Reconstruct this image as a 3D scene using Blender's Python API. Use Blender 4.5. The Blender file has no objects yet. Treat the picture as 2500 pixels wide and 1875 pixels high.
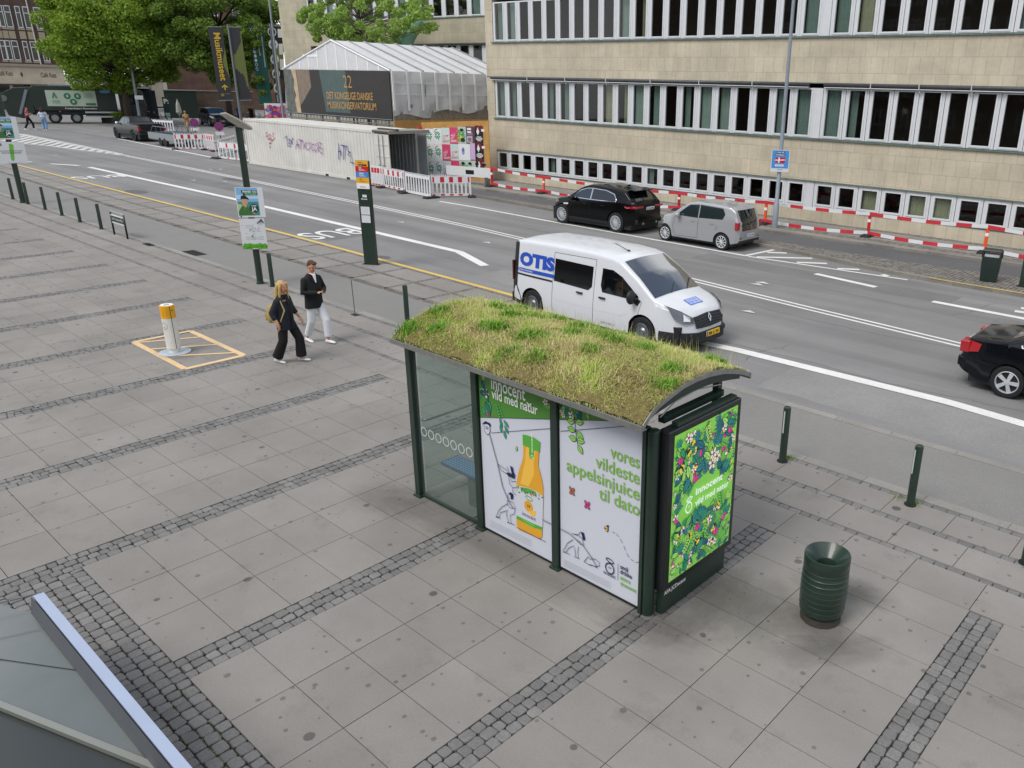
import bpy, bmesh, math, random
import numpy as np
from mathutils import Vector, Matrix
random.seed(7); RNG = np.random.default_rng(7)
SC = bpy.context.scene
COL = SC.collection
R = math.radians
# ---------------------------------------------------------------- camera (calibrated from the paving grid)
F, YAW, PITCH, ROLL = 1950.5586, 2.2501, 0.3527, 0.0271
CAM = np.array([10.06374, -2.15010, 5.45802]); PPX, PPY = 1557.45, 930.28
_f = np.array([math.cos(YAW)*math.cos(PITCH), math.sin(YAW)*math.cos(PITCH), -math.sin(PITCH)])
_r0 = np.array([math.sin(YAW), -math.cos(YAW), 0.0]); _u0 = np.cross(_r0, _f)
_r = math.cos(ROLL)*_r0 + math.sin(ROLL)*_u0; _u = -math.sin(ROLL)*_r0 + math.cos(ROLL)*_u0
cam = bpy.data.objects.new('camera', bpy.data.cameras.new('camera')); COL.objects.link(cam)
cam.matrix_world = Matrix([[_r[0], _u[0], -_f[0], CAM[0]], [_r[1], _u[1], -_f[1], CAM[1]], [_r[2], _u[2], -_f[2], CAM[2]], [0, 0, 0, 1]])
cam.data.sensor_width = 36; cam.data.lens = F/2500*36
cam.data.shift_x = -(PPX-1250)/2500; cam.data.shift_y = (PPY-937.5)/2500
cam.data.clip_start = 0.1; cam.data.clip_end = 3000
SC.camera = cam
SC.view_settings.view_transform = 'Standard'; SC.view_settings.look = 'None'
SC.view_settings.exposure = 0.62; SC.view_settings.gamma = 1.0
# ---------------------------------------------------------------- sky and sun: bright overcast, very soft shadows
SUN_EL, SUN_AZ = 54, 264           # degrees; azimuth measured from +X towards +Y
w = bpy.data.worlds.new('World'); SC.world = w; w.use_nodes = True
nt = w.node_tree; bg = nt.nodes['Background']
sky = nt.nodes.new('ShaderNodeTexSky'); sky.sky_type = 'NISHITA'; sky.sun_disc = False
sky.sun_elevation = R(SUN_EL); sky.sun_rotation = R(90-SUN_AZ)
hs = nt.nodes.new('ShaderNodeHueSaturation'); hs.inputs['Saturation'].default_value = 0.62
nt.links.new(sky.outputs[0], hs.inputs['Color'])
# broken cloud: bright grey-white patches over the blue
tc = nt.nodes.new('ShaderNodeTexCoord'); nz = nt.nodes.new('ShaderNodeTexNoise')
nz.inputs['Scale'].default_value = 2.6; nz.inputs['Detail'].default_value = 7
mpg = nt.nodes.new('ShaderNodeMapping'); mpg.inputs['Location'].default_value = (2.7, 1.1, 0.5); nt.links.new(tc.outputs['Generated'], mpg.inputs[0]); nt.links.new(mpg.outputs[0], nz.inputs['Vector'])
cr = nt.nodes.new('ShaderNodeValToRGB'); cr.color_ramp.elements[0].position = 0.42; cr.color_ramp.elements[1].position = 0.62
nt.links.new(nz.outputs[0], cr.inputs[0])
mx = nt.nodes.new('ShaderNodeMix'); mx.data_type = 'RGBA'
nt.links.new(cr.outputs[0], mx.inputs[0]); nt.links.new(hs.outputs[0], mx.inputs[6]); mx.inputs[7].default_value = (9.0, 9.1, 9.3, 1)
nt.links.new(mx.outputs[2], bg.inputs[0]); bg.inputs[1].default_value = 0.105
sl = bpy.data.lights.new('sun', 'SUN'); sl.energy = 1.4; sl.angle = R(26); sl.color = (1.0, 0.96, 0.90)
so = bpy.data.objects.new('sun', sl); COL.objects.link(so)
sd = Vector((math.cos(R(SUN_EL))*math.cos(R(SUN_AZ)), math.cos(R(SUN_EL))*math.sin(R(SUN_AZ)), math.sin(R(SUN_EL))))
so.rotation_euler = sd.to_track_quat('Z', 'Y').to_euler(); so.location = (0, 0, 60)

# ---------------------------------------------------------------- photo pixel -> point in the place
def _ray(x, y): return _f + _r*(x-PPX)/F - _u*(y-PPY)/F
def G(x, y, z=0.0):
    d = _ray(x, y); return CAM + d*((z-CAM[2])/d[2])
def A(x, y, ax, val):
    d = _ray(x, y); return CAM + d*((val-CAM[ax])/d[ax])
def H(bx, by, tx, ty, z0=0.0):
    b = G(bx, by, z0); d = _ray(tx, ty); M = np.stack([[0, 0, 1.], -d], 1)
    return float(np.linalg.lstsq(M, CAM-b, rcond=None)[0][0])
def zm(ox, oy, s): return lambda x, y: (ox+x*s, oy+y*s)
def FP(x, y, p0, n):
    p0, n, d = np.array(p0, float), np.array(n, float), _ray(x, y); return CAM + d*(np.dot(p0-CAM, n)/np.dot(d, n))
def facing(p):                      # horizontal direction from the point towards the viewpoint, and the right-hand direction seen from it
    v = np.array([CAM[0]-p[0], CAM[1]-p[1], 0]); v /= np.linalg.norm(v); return v, np.array([-v[1], v[0], 0])
ZR = -0.09                          # road level below the plaza

# ---------------------------------------------------------------- materials
def lin(c):
    if isinstance(c, str):
        c = c.lstrip('#'); c = [int(c[i:i+2], 16)/255 for i in (0, 2, 4)]
        return tuple(v/12.92 if v <= .04045 else ((v+.055)/1.055)**2.4 for v in c)
    return tuple(c)
MATS = {}
def M(col, rough=0.6, metal=0.0, coat=0.0, name=None, var=0.0, scale=8.0, bump=0.0, bscale=40.0, trans=0.0, alpha=1.0, spec=0.5, emit=0.0, island=0.0, dirt=0.0):
    """procedural material; var = noise variation of the base colour, island = variation per loose piece"""
    key = (col, rough, metal, coat, var, scale, bump, bscale, trans, alpha, spec, emit, island, dirt)
    if key in MATS: return MATS[key]
    m = bpy.data.materials.new(name or 'surface'); m.use_nodes = True
    n = m.node_tree; p = n.nodes['Principled BSDF']; c = lin(col)
    p.inputs['Base Color'].default_value = (*c, 1); p.inputs['Roughness'].default_value = rough
    p.inputs['Metallic'].default_value = metal; p.inputs['Coat Weight'].default_value = coat
    p.inputs['Coat Roughness'].default_value = 0.04
    p.inputs['Specular IOR Level'].default_value = spec
    p.inputs['Transmission Weight'].default_value = trans; p.inputs['Alpha'].default_value = alpha
    if emit:
        p.inputs['Emission Color'].default_value = (*c, 1); p.inputs['Emission Strength'].default_value = emit
    L = n.links
    tc = n.nodes.new('ShaderNodeTexCoord')
    out = None
    def mul(prev, fac_socket, lo, hi):
        mr = n.nodes.new('ShaderNodeMapRange'); mr.inputs['From Min'].default_value = 0.3 if prev is not None or fac_socket.name != 'Random Per Island' else 0
        mr.inputs['From Max'].default_value = 0.7 if mr.inputs['From Min'].default_value else 1
        mr.inputs['To Min'].default_value = lo; mr.inputs['To Max'].default_value = hi
        L.new(fac_socket, mr.inputs['Value'])
        mm = n.nodes.new('ShaderNodeVectorMath'); mm.operation = 'MULTIPLY'
        if prev is None: mm.inputs[0].default_value = c
        else: L.new(prev, mm.inputs[0])
        L.new(mr.outputs[0], mm.inputs[1]); return mm.outputs[0]
    if island:
        ge = n.nodes.new('ShaderNodeNewGeometry'); out = mul(None, ge.outputs['Random Per Island'], 1-island, 1+island)
    if var:
        nz = n.nodes.new('ShaderNodeTexNoise'); nz.inputs['Scale'].default_value = scale; nz.inputs['Detail'].default_value = 6
        nz.inputs['Roughness'].default_value = 0.65
        L.new(tc.outputs['Object'], nz.inputs['Vector']); out = mul(out, nz.outputs[0], 1-var, 1+var)
    if dirt:
        nz = n.nodes.new('ShaderNodeTexNoise'); nz.inputs['Scale'].default_value = 0.7; nz.inputs['Detail'].default_value = 9; nz.inputs['Roughness'].default_value = 0.7
        L.new(tc.outputs['Object'], nz.inputs['Vector']); out = mul(out, nz.outputs[0], 1-dirt, 1+dirt*0.6)
    if out is not None: L.new(out, p.inputs['Base Color'])
    if bump:
        nz = n.nodes.new('ShaderNodeTexNoise'); nz.inputs['Scale'].default_value = bscale; nz.inputs['Detail'].default_value = 4
        L.new(tc.outputs['Object'], nz.inputs['Vector'])
        b = n.nodes.new('ShaderNodeBump'); b.inputs['Strength'].default_value = bump; b.inputs['Distance'].default_value = 0.02
        L.new(nz.outputs[0], b.inputs['Height']); L.new(b.outputs[0], p.inputs['Normal'])
    MATS[key] = m; return m
def glass_mat(tint='#e8f2ee', alpha=0.18, name='clear_glass'):
    key = ('gl', tint, alpha)
    if key in MATS: return MATS[key]
    m = bpy.data.materials.new(name); m.use_nodes = True; n = m.node_tree; L = n.links
    for x in list(n.nodes): n.nodes.remove(x)
    o = n.nodes.new('ShaderNodeOutputMaterial'); t = n.nodes.new('ShaderNodeBsdfTransparent'); g = n.nodes.new('ShaderNodeBsdfGlossy')
    t.inputs[0].default_value = (*lin(tint), 1); g.inputs['Roughness'].default_value = 0.03
    lw = n.nodes.new('ShaderNodeLayerWeight'); pw = n.nodes.new('ShaderNodeMath'); pw.operation = 'POWER'; pw.inputs[1].default_value = 4.5; L.new(lw.outputs['Facing'], pw.inputs[0])
    fr = n.nodes.new('ShaderNodeMath'); fr.operation = 'MULTIPLY_ADD'; fr.inputs[1].default_value = .85; fr.inputs[2].default_value = .05; fr.use_clamp = True; L.new(pw.outputs[0], fr.inputs[0]); lw.inputs[0].default_value = .5
    mx = n.nodes.new('ShaderNodeMixShader')
    df = n.nodes.new('ShaderNodeBsdfDiffuse'); df.inputs[0].default_value = (*lin('#c9d2cf'), 1)
    L.new(fr.outputs[0], mx.inputs[0]); m2 = n.nodes.new('ShaderNodeMixShader'); m2.inputs[0].default_value = alpha
    L.new(t.outputs[0], m2.inputs[1]); L.new(df.outputs[0], m2.inputs[2]); L.new(m2.outputs[0], mx.inputs[1]); L.new(g.outputs[0], mx.inputs[2])
    L.new(mx.outputs[0], o.inputs[0]); MATS[key] = m; return m

# ---------------------------------------------------------------- mesh builder
class MB:
    def __init__(s): s.v = []; s.f = []; s.m = []; s.k = 0; s.mats = []
    def mat(s, m):
        if m not in s.mats: s.mats.append(m)
        s.k = s.mats.index(m); return s
    def add(s, vs, fs):
        o = len(s.v); s.v.extend([tuple(map(float, v)) for v in vs]); s.f.extend([tuple(i+o for i in f) for f in fs]); s.m.extend([s.k]*len(fs)); return s
    def box(s, c, d, rz=0.0, rx=0.0, ry=0.0, taper=1.0):
        hx, hy, hz = d[0]/2, d[1]/2, d[2]/2
        P = [(-hx, -hy, -hz), (hx, -hy, -hz), (hx, hy, -hz), (-hx, hy, -hz)] + [(-hx*taper, -hy*taper, hz), (hx*taper, -hy*taper, hz), (hx*taper, hy*taper, hz), (-hx*taper, hy*taper, hz)]
        if rz or rx or ry:
            q = Matrix.Rotation(rz, 3, 'Z') @ Matrix.Rotation(ry, 3, 'Y') @ Matrix.Rotation(rx, 3, 'X'); P = [q @ Vector(p) for p in P]
        return s.add([(p[0]+c[0], p[1]+c[1], p[2]+c[2]) for p in P], [(3, 2, 1, 0), (4, 5, 6, 7), (0, 1, 5, 4), (1, 2, 6, 5), (2, 3, 7, 6), (3, 0, 4, 7)])
    def b2(s, lo, hi): return s.box([(a+b)/2 for a, b in zip(lo, hi)], [abs(b-a) for a, b in zip(lo, hi)])
    def quad(s, *p): return s.add(p, [tuple(range(len(p)))])
    def tube(s, pts, r, n=10, cap=True):
        pts = [Vector(p) for p in pts]; rs = r if isinstance(r, (list, tuple)) else [r]*len(pts)
        V = []; up = Vector((0, 0, 1)); a = None
        for i, p in enumerate(pts):
            t = (pts[min(i+1, len(pts)-1)]-pts[max(i-1, 0)]).normalized()
            if a is None: a = t.orthogonal().normalized() if abs(t.dot(up)) > .99 else t.cross(up).normalized()
            else:
                a = (a-t*a.dot(t))
                a = a.normalized() if a.length > 1e-6 else t.orthogonal().normalized()
            b = t.cross(a)
            for k in range(n):
                an = 2*math.pi*k/n; V.append(p+(a*math.cos(an)+b*math.sin(an))*rs[i])
        Fc = [(i*n+k, i*n+(k+1) % n, (i+1)*n+(k+1) % n, (i+1)*n+k) for i in range(len(pts)-1) for k in range(n)]
        if cap: Fc += [tuple(range(n))[::-1], tuple((len(pts)-1)*n+k for k in range(n))]
        return s.add(V, Fc)
    def lathe(s, prof, n=20, c=(0, 0, 0), axis='z', cap=True):
        V = []
        for r, z in prof:
            for k in range(n):
                a = 2*math.pi*k/n; p = (r*math.cos(a), r*math.sin(a), z)
                if axis == 'y': p = (p[0], p[2], p[1])
                if axis == 'x': p = (p[2], p[0], p[1])
                V.append((p[0]+c[0], p[1]+c[1], p[2]+c[2]))
        Fc = [(i*n+k, i*n+(k+1) % n, (i+1)*n+(k+1) % n, (i+1)*n+k) for i in range(len(prof)-1) for k in range(n)]
        if cap: Fc += [tuple(range(n))[::-1], tuple((len(prof)-1)*n+k for k in range(n))]
        return s.add(V, Fc)
    def loft(s, rings, cap=True):
        n = len(rings[0]); V = [p for r in rings for p in r]
        Fc = [(i*n+k, i*n+(k+1) % n, (i+1)*n+(k+1) % n, (i+1)*n+k) for i in range(len(rings)-1) for k in range(n)]
        if cap: Fc += [tuple(range(n))[::-1], tuple((len(rings)-1)*n+k for k in range(n))]
        return s.add(V, Fc)
    def ell(s, c, r, n=10, m=7, q=None):
        V = [Vector((0, 0, -r[2]))]
        for i in range(1, m):
            t = math.pi*i/m-math.pi/2
            for k in range(n):
                a = 2*math.pi*k/n; V.append(Vector((r[0]*math.cos(t)*math.cos(a), r[1]*math.cos(t)*math.sin(a), r[2]*math.sin(t))))
        V.append(Vector((0, 0, r[2]))); e = len(V)-1
        if q is not None: V = [q @ v for v in V]
        Fc = [(0, 1+(k+1) % n, 1+k) for k in range(n)] + [(1+i*n+k, 1+i*n+(k+1) % n, 1+(i+1)*n+(k+1) % n, 1+(i+1)*n+k) for i in range(m-2) for k in range(n)] + [(e, 1+(m-2)*n+k, 1+(m-2)*n+(k+1) % n) for k in range(n)]
        return s.add([v+Vector(c) for v in V], Fc)
    def prism(s, poly, a, b, ax='z'):
        """extrude a 2-D outline between a and b along an axis (outline in the two other axes, in x,y,z order)"""
        def p3(p, h): return (p[0], p[1], h) if ax == 'z' else ((p[0], h, p[1]) if ax == 'y' else (h, p[0], p[1]))
        n = len(poly); V = [p3(p, a) for p in poly]+[p3(p, b) for p in poly]
        return s.add(V, [tuple(range(n))[::-1], tuple(range(n, 2*n))]+[(i, (i+1) % n, n+(i+1) % n, n+i) for i in range(n)])
    def build(s, name, parent=None, mat=None, smooth=False, bevel=0.0, sub=0, recalc=True, loc=None, seg=2, world=False):
        if world and parent is not None:
            q = parent
            while q.parent is not None: q = q.parent
            s.v = [(v[0]-q.location[0], v[1]-q.location[1], v[2]-q.location[2]) for v in s.v]
        me = bpy.data.meshes.new(name); me.from_pydata(s.v, [], s.f)
        mats = s.mats if s.mats else [mat]
        for m in mats: me.materials.append(m)
        if s.mats: me.polygons.foreach_set('material_index', s.m)
        if recalc and len(s.f) < 60000:
            bm = bmesh.new(); bm.from_mesh(me); bmesh.ops.recalc_face_normals(bm, faces=bm.faces); bm.to_mesh(me); bm.free()
        if smooth: me.polygons.foreach_set('use_smooth', [True]*len(me.polygons))
        if smooth == 'auto': me.set_sharp_from_angle(angle=R(38))
        me.update()
        o = bpy.data.objects.new(name, me); COL.objects.link(o)
        if parent is not None: o.parent = parent
        if loc is not None: o.location = loc
        if bevel:
            b = o.modifiers.new('b', 'BEVEL'); b.width = bevel; b.segments = seg; b.limit_method = 'ANGLE'; b.angle_limit = R(35)
        if sub:
            b = o.modifiers.new('s', 'SUBSURF'); b.levels = sub; b.render_levels = sub
        return o
def tag(o, label, cat, group=None, kind=None):
    if label: o['label'] = label
    if cat: o['category'] = cat
    if group: o['group'] = group
    if kind: o['kind'] = kind
    return o
def thing(name, label, cat, loc=(0, 0, 0), rz=0.0, group=None):
    o = bpy.data.objects.new(name, None); COL.objects.link(o); o.empty_display_size = 0.2
    o.location = tuple(map(float, loc)); o.rotation_euler = (0, 0, rz); return tag(o, label, cat, group)
def structure(o): o['kind'] = 'structure'; return o
def copy_tree(o, loc=None, rz=None, label=None, par=None):
    c = o.copy(); COL.objects.link(c)
    if par is not None: c.parent = par
    if loc is not None: c.location = tuple(map(float, loc))
    if rz is not None: c.rotation_euler = (0, 0, rz)
    if label: c['label'] = label
    for ch in list(o.children): copy_tree(ch, par=c)
    return c
def scaled(o, s): o.scale = (s, s, s); return o

# ---------------------------------------------------------------- flat art: posters, lettering, markings
_TX = {}
def text2d(s, bold=0.0, res=3):
    key = (s, bold, res)
    if key in _TX: return _TX[key]
    cu = bpy.data.curves.new('lettering', 'FONT'); cu.body = s; cu.size = 1.0; cu.offset = bold; cu.resolution_u = res; cu.fill_mode = 'FRONT'
    o = bpy.data.objects.new('lettering', cu); COL.objects.link(o)
    dg = bpy.context.evaluated_depsgraph_get(); dg.update(); ev = o.evaluated_get(dg); me = ev.to_mesh()
    V = [(v.co.x, v.co.y) for v in me.vertices]; Fc = [tuple(p.vertices) for p in me.polygons]
    ev.to_mesh_clear(); bpy.data.objects.remove(o); bpy.data.curves.remove(cu)
    if not V: V = [(0, 0)]
    xs = [v[0] for v in V]; _TX[key] = (V, Fc, min(xs), max(xs)); return _TX[key]
class Art:
    def __init__(s, step=0.0004): s.b = MB(); s.l = 0; s.step = step; s.lay = []
    def put(s, vs, fs, mat):
        s.l += 1; s.b.mat(mat); s.b.add([(v[0], v[1], s.l*s.step) for v in vs], fs); return s
    def poly(s, pts, mat): return s.put(pts, [tuple(range(len(pts)))], mat)
    def rect(s, x0, y0, x1, y1, mat): return s.poly([(x0, y0), (x1, y0), (x1, y1), (x0, y1)], mat)
    def line(s, pts, w, mat, closed=False):
        P = [Vector(p) for p in pts]; V = []; n = len(P)
        for i in range(n):
            a = P[i-1] if (i or closed) else P[i]; b = P[(i+1) % n] if (i < n-1 or closed) else P[i]
            t = (b-a); t = t.normalized() if t.length else Vector((1, 0)); q = Vector((-t.y, t.x))*w/2; V += [P[i]+q, P[i]-q]
        Fc = [(2*i, 2*i+1, 2*((i+1) % n)+1, 2*((i+1) % n)) for i in range(n if closed else n-1)]
        return s.put(V, Fc, mat)
    def ell(s, x, y, rx, ry, mat, n=18, rot=0.0):
        c, d = math.cos(rot), math.sin(rot)
        return s.poly([(x+rx*math.cos(t)*c-ry*math.sin(t)*d, y+rx*math.cos(t)*d+ry*math.sin(t)*c) for t in [2*math.pi*i/n for i in range(n)]], mat)
    def ring(s, x, y, rx, ry, w, mat, n=20, rot=0.0):
        c, d = math.cos(rot), math.sin(rot)
        return s.line([(x+rx*math.cos(t)*c-ry*math.sin(t)*d, y+rx*math.cos(t)*d+ry*math.sin(t)*c) for t in [2*math.pi*i/n for i in range(n)]], w, mat, True)
    def text(s, t, x, y, h, mat, bold=0.0, align='l', rot=0.0, sx=1.0, skew=0.0, width=None):
        V, Fc, x0, x1 = text2d(t, bold); k = h/0.70; kx = k*sx
        if width: kx = width/max(1e-6, x1-x0)
        ox = {'l': -x0*kx, 'r': -x1*kx, 'c': -(x0+x1)/2*kx}[align]; c, d = math.cos(rot), math.sin(rot)
        P = [(v[0]*kx+ox, v[1]*k+v[0]*kx*skew) for v in V]
        return s.put([(x+p[0]*c-p[1]*d, y+p[0]*d+p[1]*c) for p in P], Fc, mat)
    def leaf(s, x, y, L, W, rot, mat, edge=None, rib=None):
        c, d = math.cos(rot), math.sin(rot)
        def tr(u, v): return (x+u*c-v*d, y+u*d+v*c)
        sh = [(0, 0), (.25, .38), (.5, .5), (.78, .3), (1, 0), (.78, -.3), (.5, -.5), (.25, -.38)]
        if edge: s.poly([tr((u-.5)*L*1.12+.5*L, v*W*1.25) for u, v in sh], edge)
        s.poly([tr(u*L, v*W) for u, v in sh], mat)
        if rib: s.line([tr(0, 0), tr(L*.9, 0)], W*.07, rib)
        return s
    def flower(s, x, y, r, n, mat, edge, core, rot=0.0):
        for i in range(n):
            a = rot+2*math.pi*i/n; s.ell(x+math.cos(a)*r*.6, y+math.sin(a)*r*.6, r*.47, r*.31, edge, 9, a)
        for i in range(n):
            a = rot+2*math.pi*i/n; s.ell(x+math.cos(a)*r*.6, y+math.sin(a)*r*.6, r*.40, r*.25, mat, 9, a)
        return s.ell(x, y, r*.2, r*.2, core, 7)
    def build(s, name, parent, fn, loc=None, world=False):
        """fn(u, v, h) -> point: u, v on the sheet, h above it"""
        s.b.v = [tuple(map(float, fn(*p))) for p in s.b.v]
        return s.b.build(name, parent, recalc=False, loc=loc, world=world)
def on_plane(o, ux, uy):
    o, ux, uy = Vector(o), Vector(ux).normalized(), Vector(uy).normalized(); n = ux.cross(uy)
    return lambda u, v, h: o+ux*u+uy*v+n*h
# shared colours
GREEN_PAINT = M('#21332a', 0.38, 0.0, coat=0.25, var=0.12, scale=5, name='dark_green_paint')
STEEL = M('#8b9096', 0.38, 0.9, var=0.08, name='galvanised_steel')
LAMP_GREY = M('#8d969f', 0.5, 0.3, var=0.08, name='grey_pole_paint')
WHITE = M('#e8e8e6', 0.5, name='white'); BLACK = M('#141416', 0.5, name='black'); RUB = M('#1b1b1c', 0.85, var=0.2, name='rubber')
NAVY = M('#1d2050', 0.5, name='navy_ink')
# ================================================================ ground, paving, road and its markings
def ground_mat(name, col, patch=0.12, pscale=0.35, speck=0.22, sscale=140, spots=0.0, island=0.0, rough=0.85, streak=0.0, bump=0.15):
    m = bpy.data.materials.new(name); m.use_nodes = True; n = m.node_tree; L = n.links; p = n.nodes['Principled BSDF']
    p.inputs['Roughness'].default_value = rough; p.inputs['Specular IOR Level'].default_value = 0.3
    tc = n.nodes.new('ShaderNodeTexCoord'); c = lin(col)
    st = {'o': None}
    def mul(sock, a, b, lo, hi):
        mr = n.nodes.new('ShaderNodeMapRange')
        for k, v in zip(('From Min', 'From Max', 'To Min', 'To Max'), (a, b, lo, hi)): mr.inputs[k].default_value = v
        L.new(sock, mr.inputs['Value']); mm = n.nodes.new('ShaderNodeVectorMath'); mm.operation = 'MULTIPLY'
        if st['o'] is None: mm.inputs[0].default_value = c
        else: L.new(st['o'], mm.inputs[0])
        L.new(mr.outputs[0], mm.inputs[1]); st['o'] = mm.outputs[0]; return mr
    def noise(sc, det=6, ro=0.6, vec=None):
        z = n.nodes.new('ShaderNodeTexNoise'); z.inputs['Scale'].default_value = sc; z.inputs['Detail'].default_value = det; z.inputs['Roughness'].default_value = ro
        L.new(vec or tc.outputs['Object'], z.inputs['Vector']); return z.outputs[0]
    if island:
        ge = n.nodes.new('ShaderNodeNewGeometry'); mul(ge.outputs['Random Per Island'], 0, 1, 1-island, 1+island)
    mul(noise(pscale, 8, 0.62), .3, .7, 1-patch, 1+patch)
    fine = noise(sscale, 3, 0.6); mul(fine, .3, .7, 1-speck, 1+speck)
    mul(noise(sscale*.3, 2, 0.5), .3, .7, 1-speck*.35, 1+speck*.35)
    if streak:
        mp = n.nodes.new('ShaderNodeMapping'); mp.inputs['Scale'].default_value = (0.06, 1.1, 1); L.new(tc.outputs['Object'], mp.inputs[0])
        mul(noise(1.0, 5, 0.6, mp.outputs[0]), .35, .7, 1+streak*.4, 1-streak)
    if spots:
        for sc, rad, keep, dk in ((2.6, .15, .75, .50), (1.25, .10, .72, .42), (6.5, .19, .8, .62), (3.7, .14, .7, .60)):
            v = n.nodes.new('ShaderNodeTexVoronoi'); v.inputs['Scale'].default_value = sc; L.new(tc.outputs['Object'], v.inputs['Vector'])
            g = n.nodes.new('ShaderNodeMath'); g.operation = 'LESS_THAN'; g.inputs[1].default_value = keep
            sp = n.nodes.new('ShaderNodeSeparateColor'); L.new(v.outputs['Color'], sp.inputs[0]); L.new(sp.outputs[0], g.inputs[0])
            sz = n.nodes.new('ShaderNodeMath'); sz.operation = 'MULTIPLY'; sz.inputs[1].default_value = rad; L.new(sp.outputs[1], sz.inputs[0])
            h = n.nodes.new('ShaderNodeMath'); h.operation = 'SUBTRACT'; L.new(sz.outputs[0], h.inputs[0]); L.new(v.outputs['Distance'], h.inputs[1])
            a = n.nodes.new('ShaderNodeMath'); a.operation = 'MULTIPLY'; L.new(h.outputs[0], a.inputs[0]); L.new(g.outputs[0], a.inputs[1])
            mul(a.outputs[0], 0.0, 0.015, 1, 1-(1-dk)*spots)
        v = n.nodes.new('ShaderNodeTexVoronoi'); v.inputs['Scale'].default_value = 1.1; L.new(tc.outputs['Object'], v.inputs['Vector'])
        sp = n.nodes.new('ShaderNodeSeparateColor'); L.new(v.outputs['Color'], sp.inputs[0])
        g = n.nodes.new('ShaderNodeMath'); g.operation = 'LESS_THAN'; g.inputs[1].default_value = .16; L.new(sp.outputs[2], g.inputs[0])
        h = n.nodes.new('ShaderNodeMath'); h.operation = 'LESS_THAN'; h.inputs[1].default_value = .018; L.new(v.outputs['Distance'], h.inputs[0])
        a = n.nodes.new('ShaderNodeMath'); a.operation = 'MULTIPLY'; L.new(h.outputs[0], a.inputs[0]); L.new(g.outputs[0], a.inputs[1])
        mul(a.outputs[0], 0, 1, 1, 1.9)
    if spots: mul(noise(1.3, 9, .72), .56, .68, 1, 1-.16*spots)
    L.new(st['o'], p.inputs['Base Color'])
    if bump:
        b = n.nodes.new('ShaderNodeBump'); b.inputs['Strength'].default_value = bump; b.inputs['Distance'].default_value = 0.01
        L.new(fine, b.inputs['Height']); L.new(b.outputs[0], p.inputs['Normal'])
    return m
ASPH = ground_mat('asphalt', (0.208, 0.206, 0.203), .12, .25, .30, 110, streak=.22)
ASPH_TRACK = ground_mat('cycle_track_asphalt', (0.205, 0.200, 0.190), .08, .3, .2, 130)
ASPH_NEW = ground_mat('dark_asphalt', (0.105, 0.106, 0.11), .1, .3, .2, 130)
SLAB = ground_mat('concrete_slab', (0.232, 0.219, 0.201), .16, .45, .13, 150, spots=1.0, island=.045)
SLAB_N = ground_mat('concrete_slab_small', (0.236, 0.223, 0.205), .13, .5, .12, 150, spots=.6, island=.06)
SETT = ground_mat('granite_sett', (0.168, 0.164, 0.158), .15, 2.5, .25, 110, island=.16, rough=.7)
SETT_B = ground_mat('brown_sett', (0.165, 0.154, 0.138), .15, 2.5, .25, 110, island=.25, rough=.75)
JOINT = ground_mat('joint_sand', (0.060, 0.055, 0.045), .3, 3, .3, 100)
GRAN = ground_mat('granite_kerb', (0.245, 0.233, 0.215), .12, 1.2, .22, 120, island=.10, rough=.7)

def slab(b, x0, x1, y0, y1, z=0.0, g=.004, d=.03):
    dz = [random.uniform(-.0012, .0012) for _ in range(4)]
    x0 += g; x1 -= g; y0 += g; y1 -= g
    T = [(x0, y0, z+dz[0]), (x1, y0, z+dz[1]), (x1, y1, z+dz[2]), (x0, y1, z+dz[3])]
    B = [(p[0], p[1], z-d) for p in T]
    b.add(T+B, [(0, 1, 2, 3), (4, 5, 1, 0), (5, 6, 2, 1), (6, 7, 3, 2), (7, 4, 0, 3)])
def sett(b, x0, x1, y0, y1, z=0.0, g=.0045):
    j = lambda s: random.uniform(-s, s)
    x0 += g; x1 -= g; y0 += g; y1 -= g; lx, ly = x1-x0, y1-y0; zz = z+random.uniform(-.006, .004)
    c = []
    for cx, cy in ((1, .7), (.72, 1), (-.72, 1), (-1, .7), (-1, -.7), (-.72, -1), (.72, -1), (1, -.7)):   # rounded, uneven outline
        c.append(((x0+x1)/2+cx*lx/2+j(.0055), (y0+y1)/2+cy*ly/2+j(.0055)))
    mx, my = (x0+x1)/2, (y0+y1)/2
    V = [(p[0], p[1], zz-.035) for p in c]+[(p[0], p[1], zz-.006) for p in c]+[(mx+(p[0]-mx)*.86, my+(p[1]-my)*.86, zz+j(.0015)) for p in c]
    b.add(V, [(i, (i+1) % 8, 8+(i+1) % 8, 8+i) for i in range(8)]+[(8+i, 8+(i+1) % 8, 16+(i+1) % 8, 16+i) for i in range(8)]+[tuple(range(16, 24))])
def sheet(name, pts, z, mat, kind='structure'):
    b = MB(); b.quad(*[(p[0], p[1], z) for p in pts]); o = b.build(name, None, mat); o['kind'] = kind; return o

# one asphalt sheet to the horizon carries the road and everything beyond it
sheet('ground', [(-900, 10.30), (400, 10.30), (400, 900), (-900, 900)], ZR-.02, ASPH)
sheet('road', [(-320, 10.44), (120, 10.44), (120, 24.95), (-320, 24.95)], ZR, ASPH)
sheet('plaza_bed', [(-90, -90), (90, -90), (90, 10.36), (-90, 10.36)], -.034, JOINT)
sheet('cycle_track', [(-90, 8.57), (60, 8.57), (60, 10.30), (-90, 10.30)], -.012, ASPH_TRACK)

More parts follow.
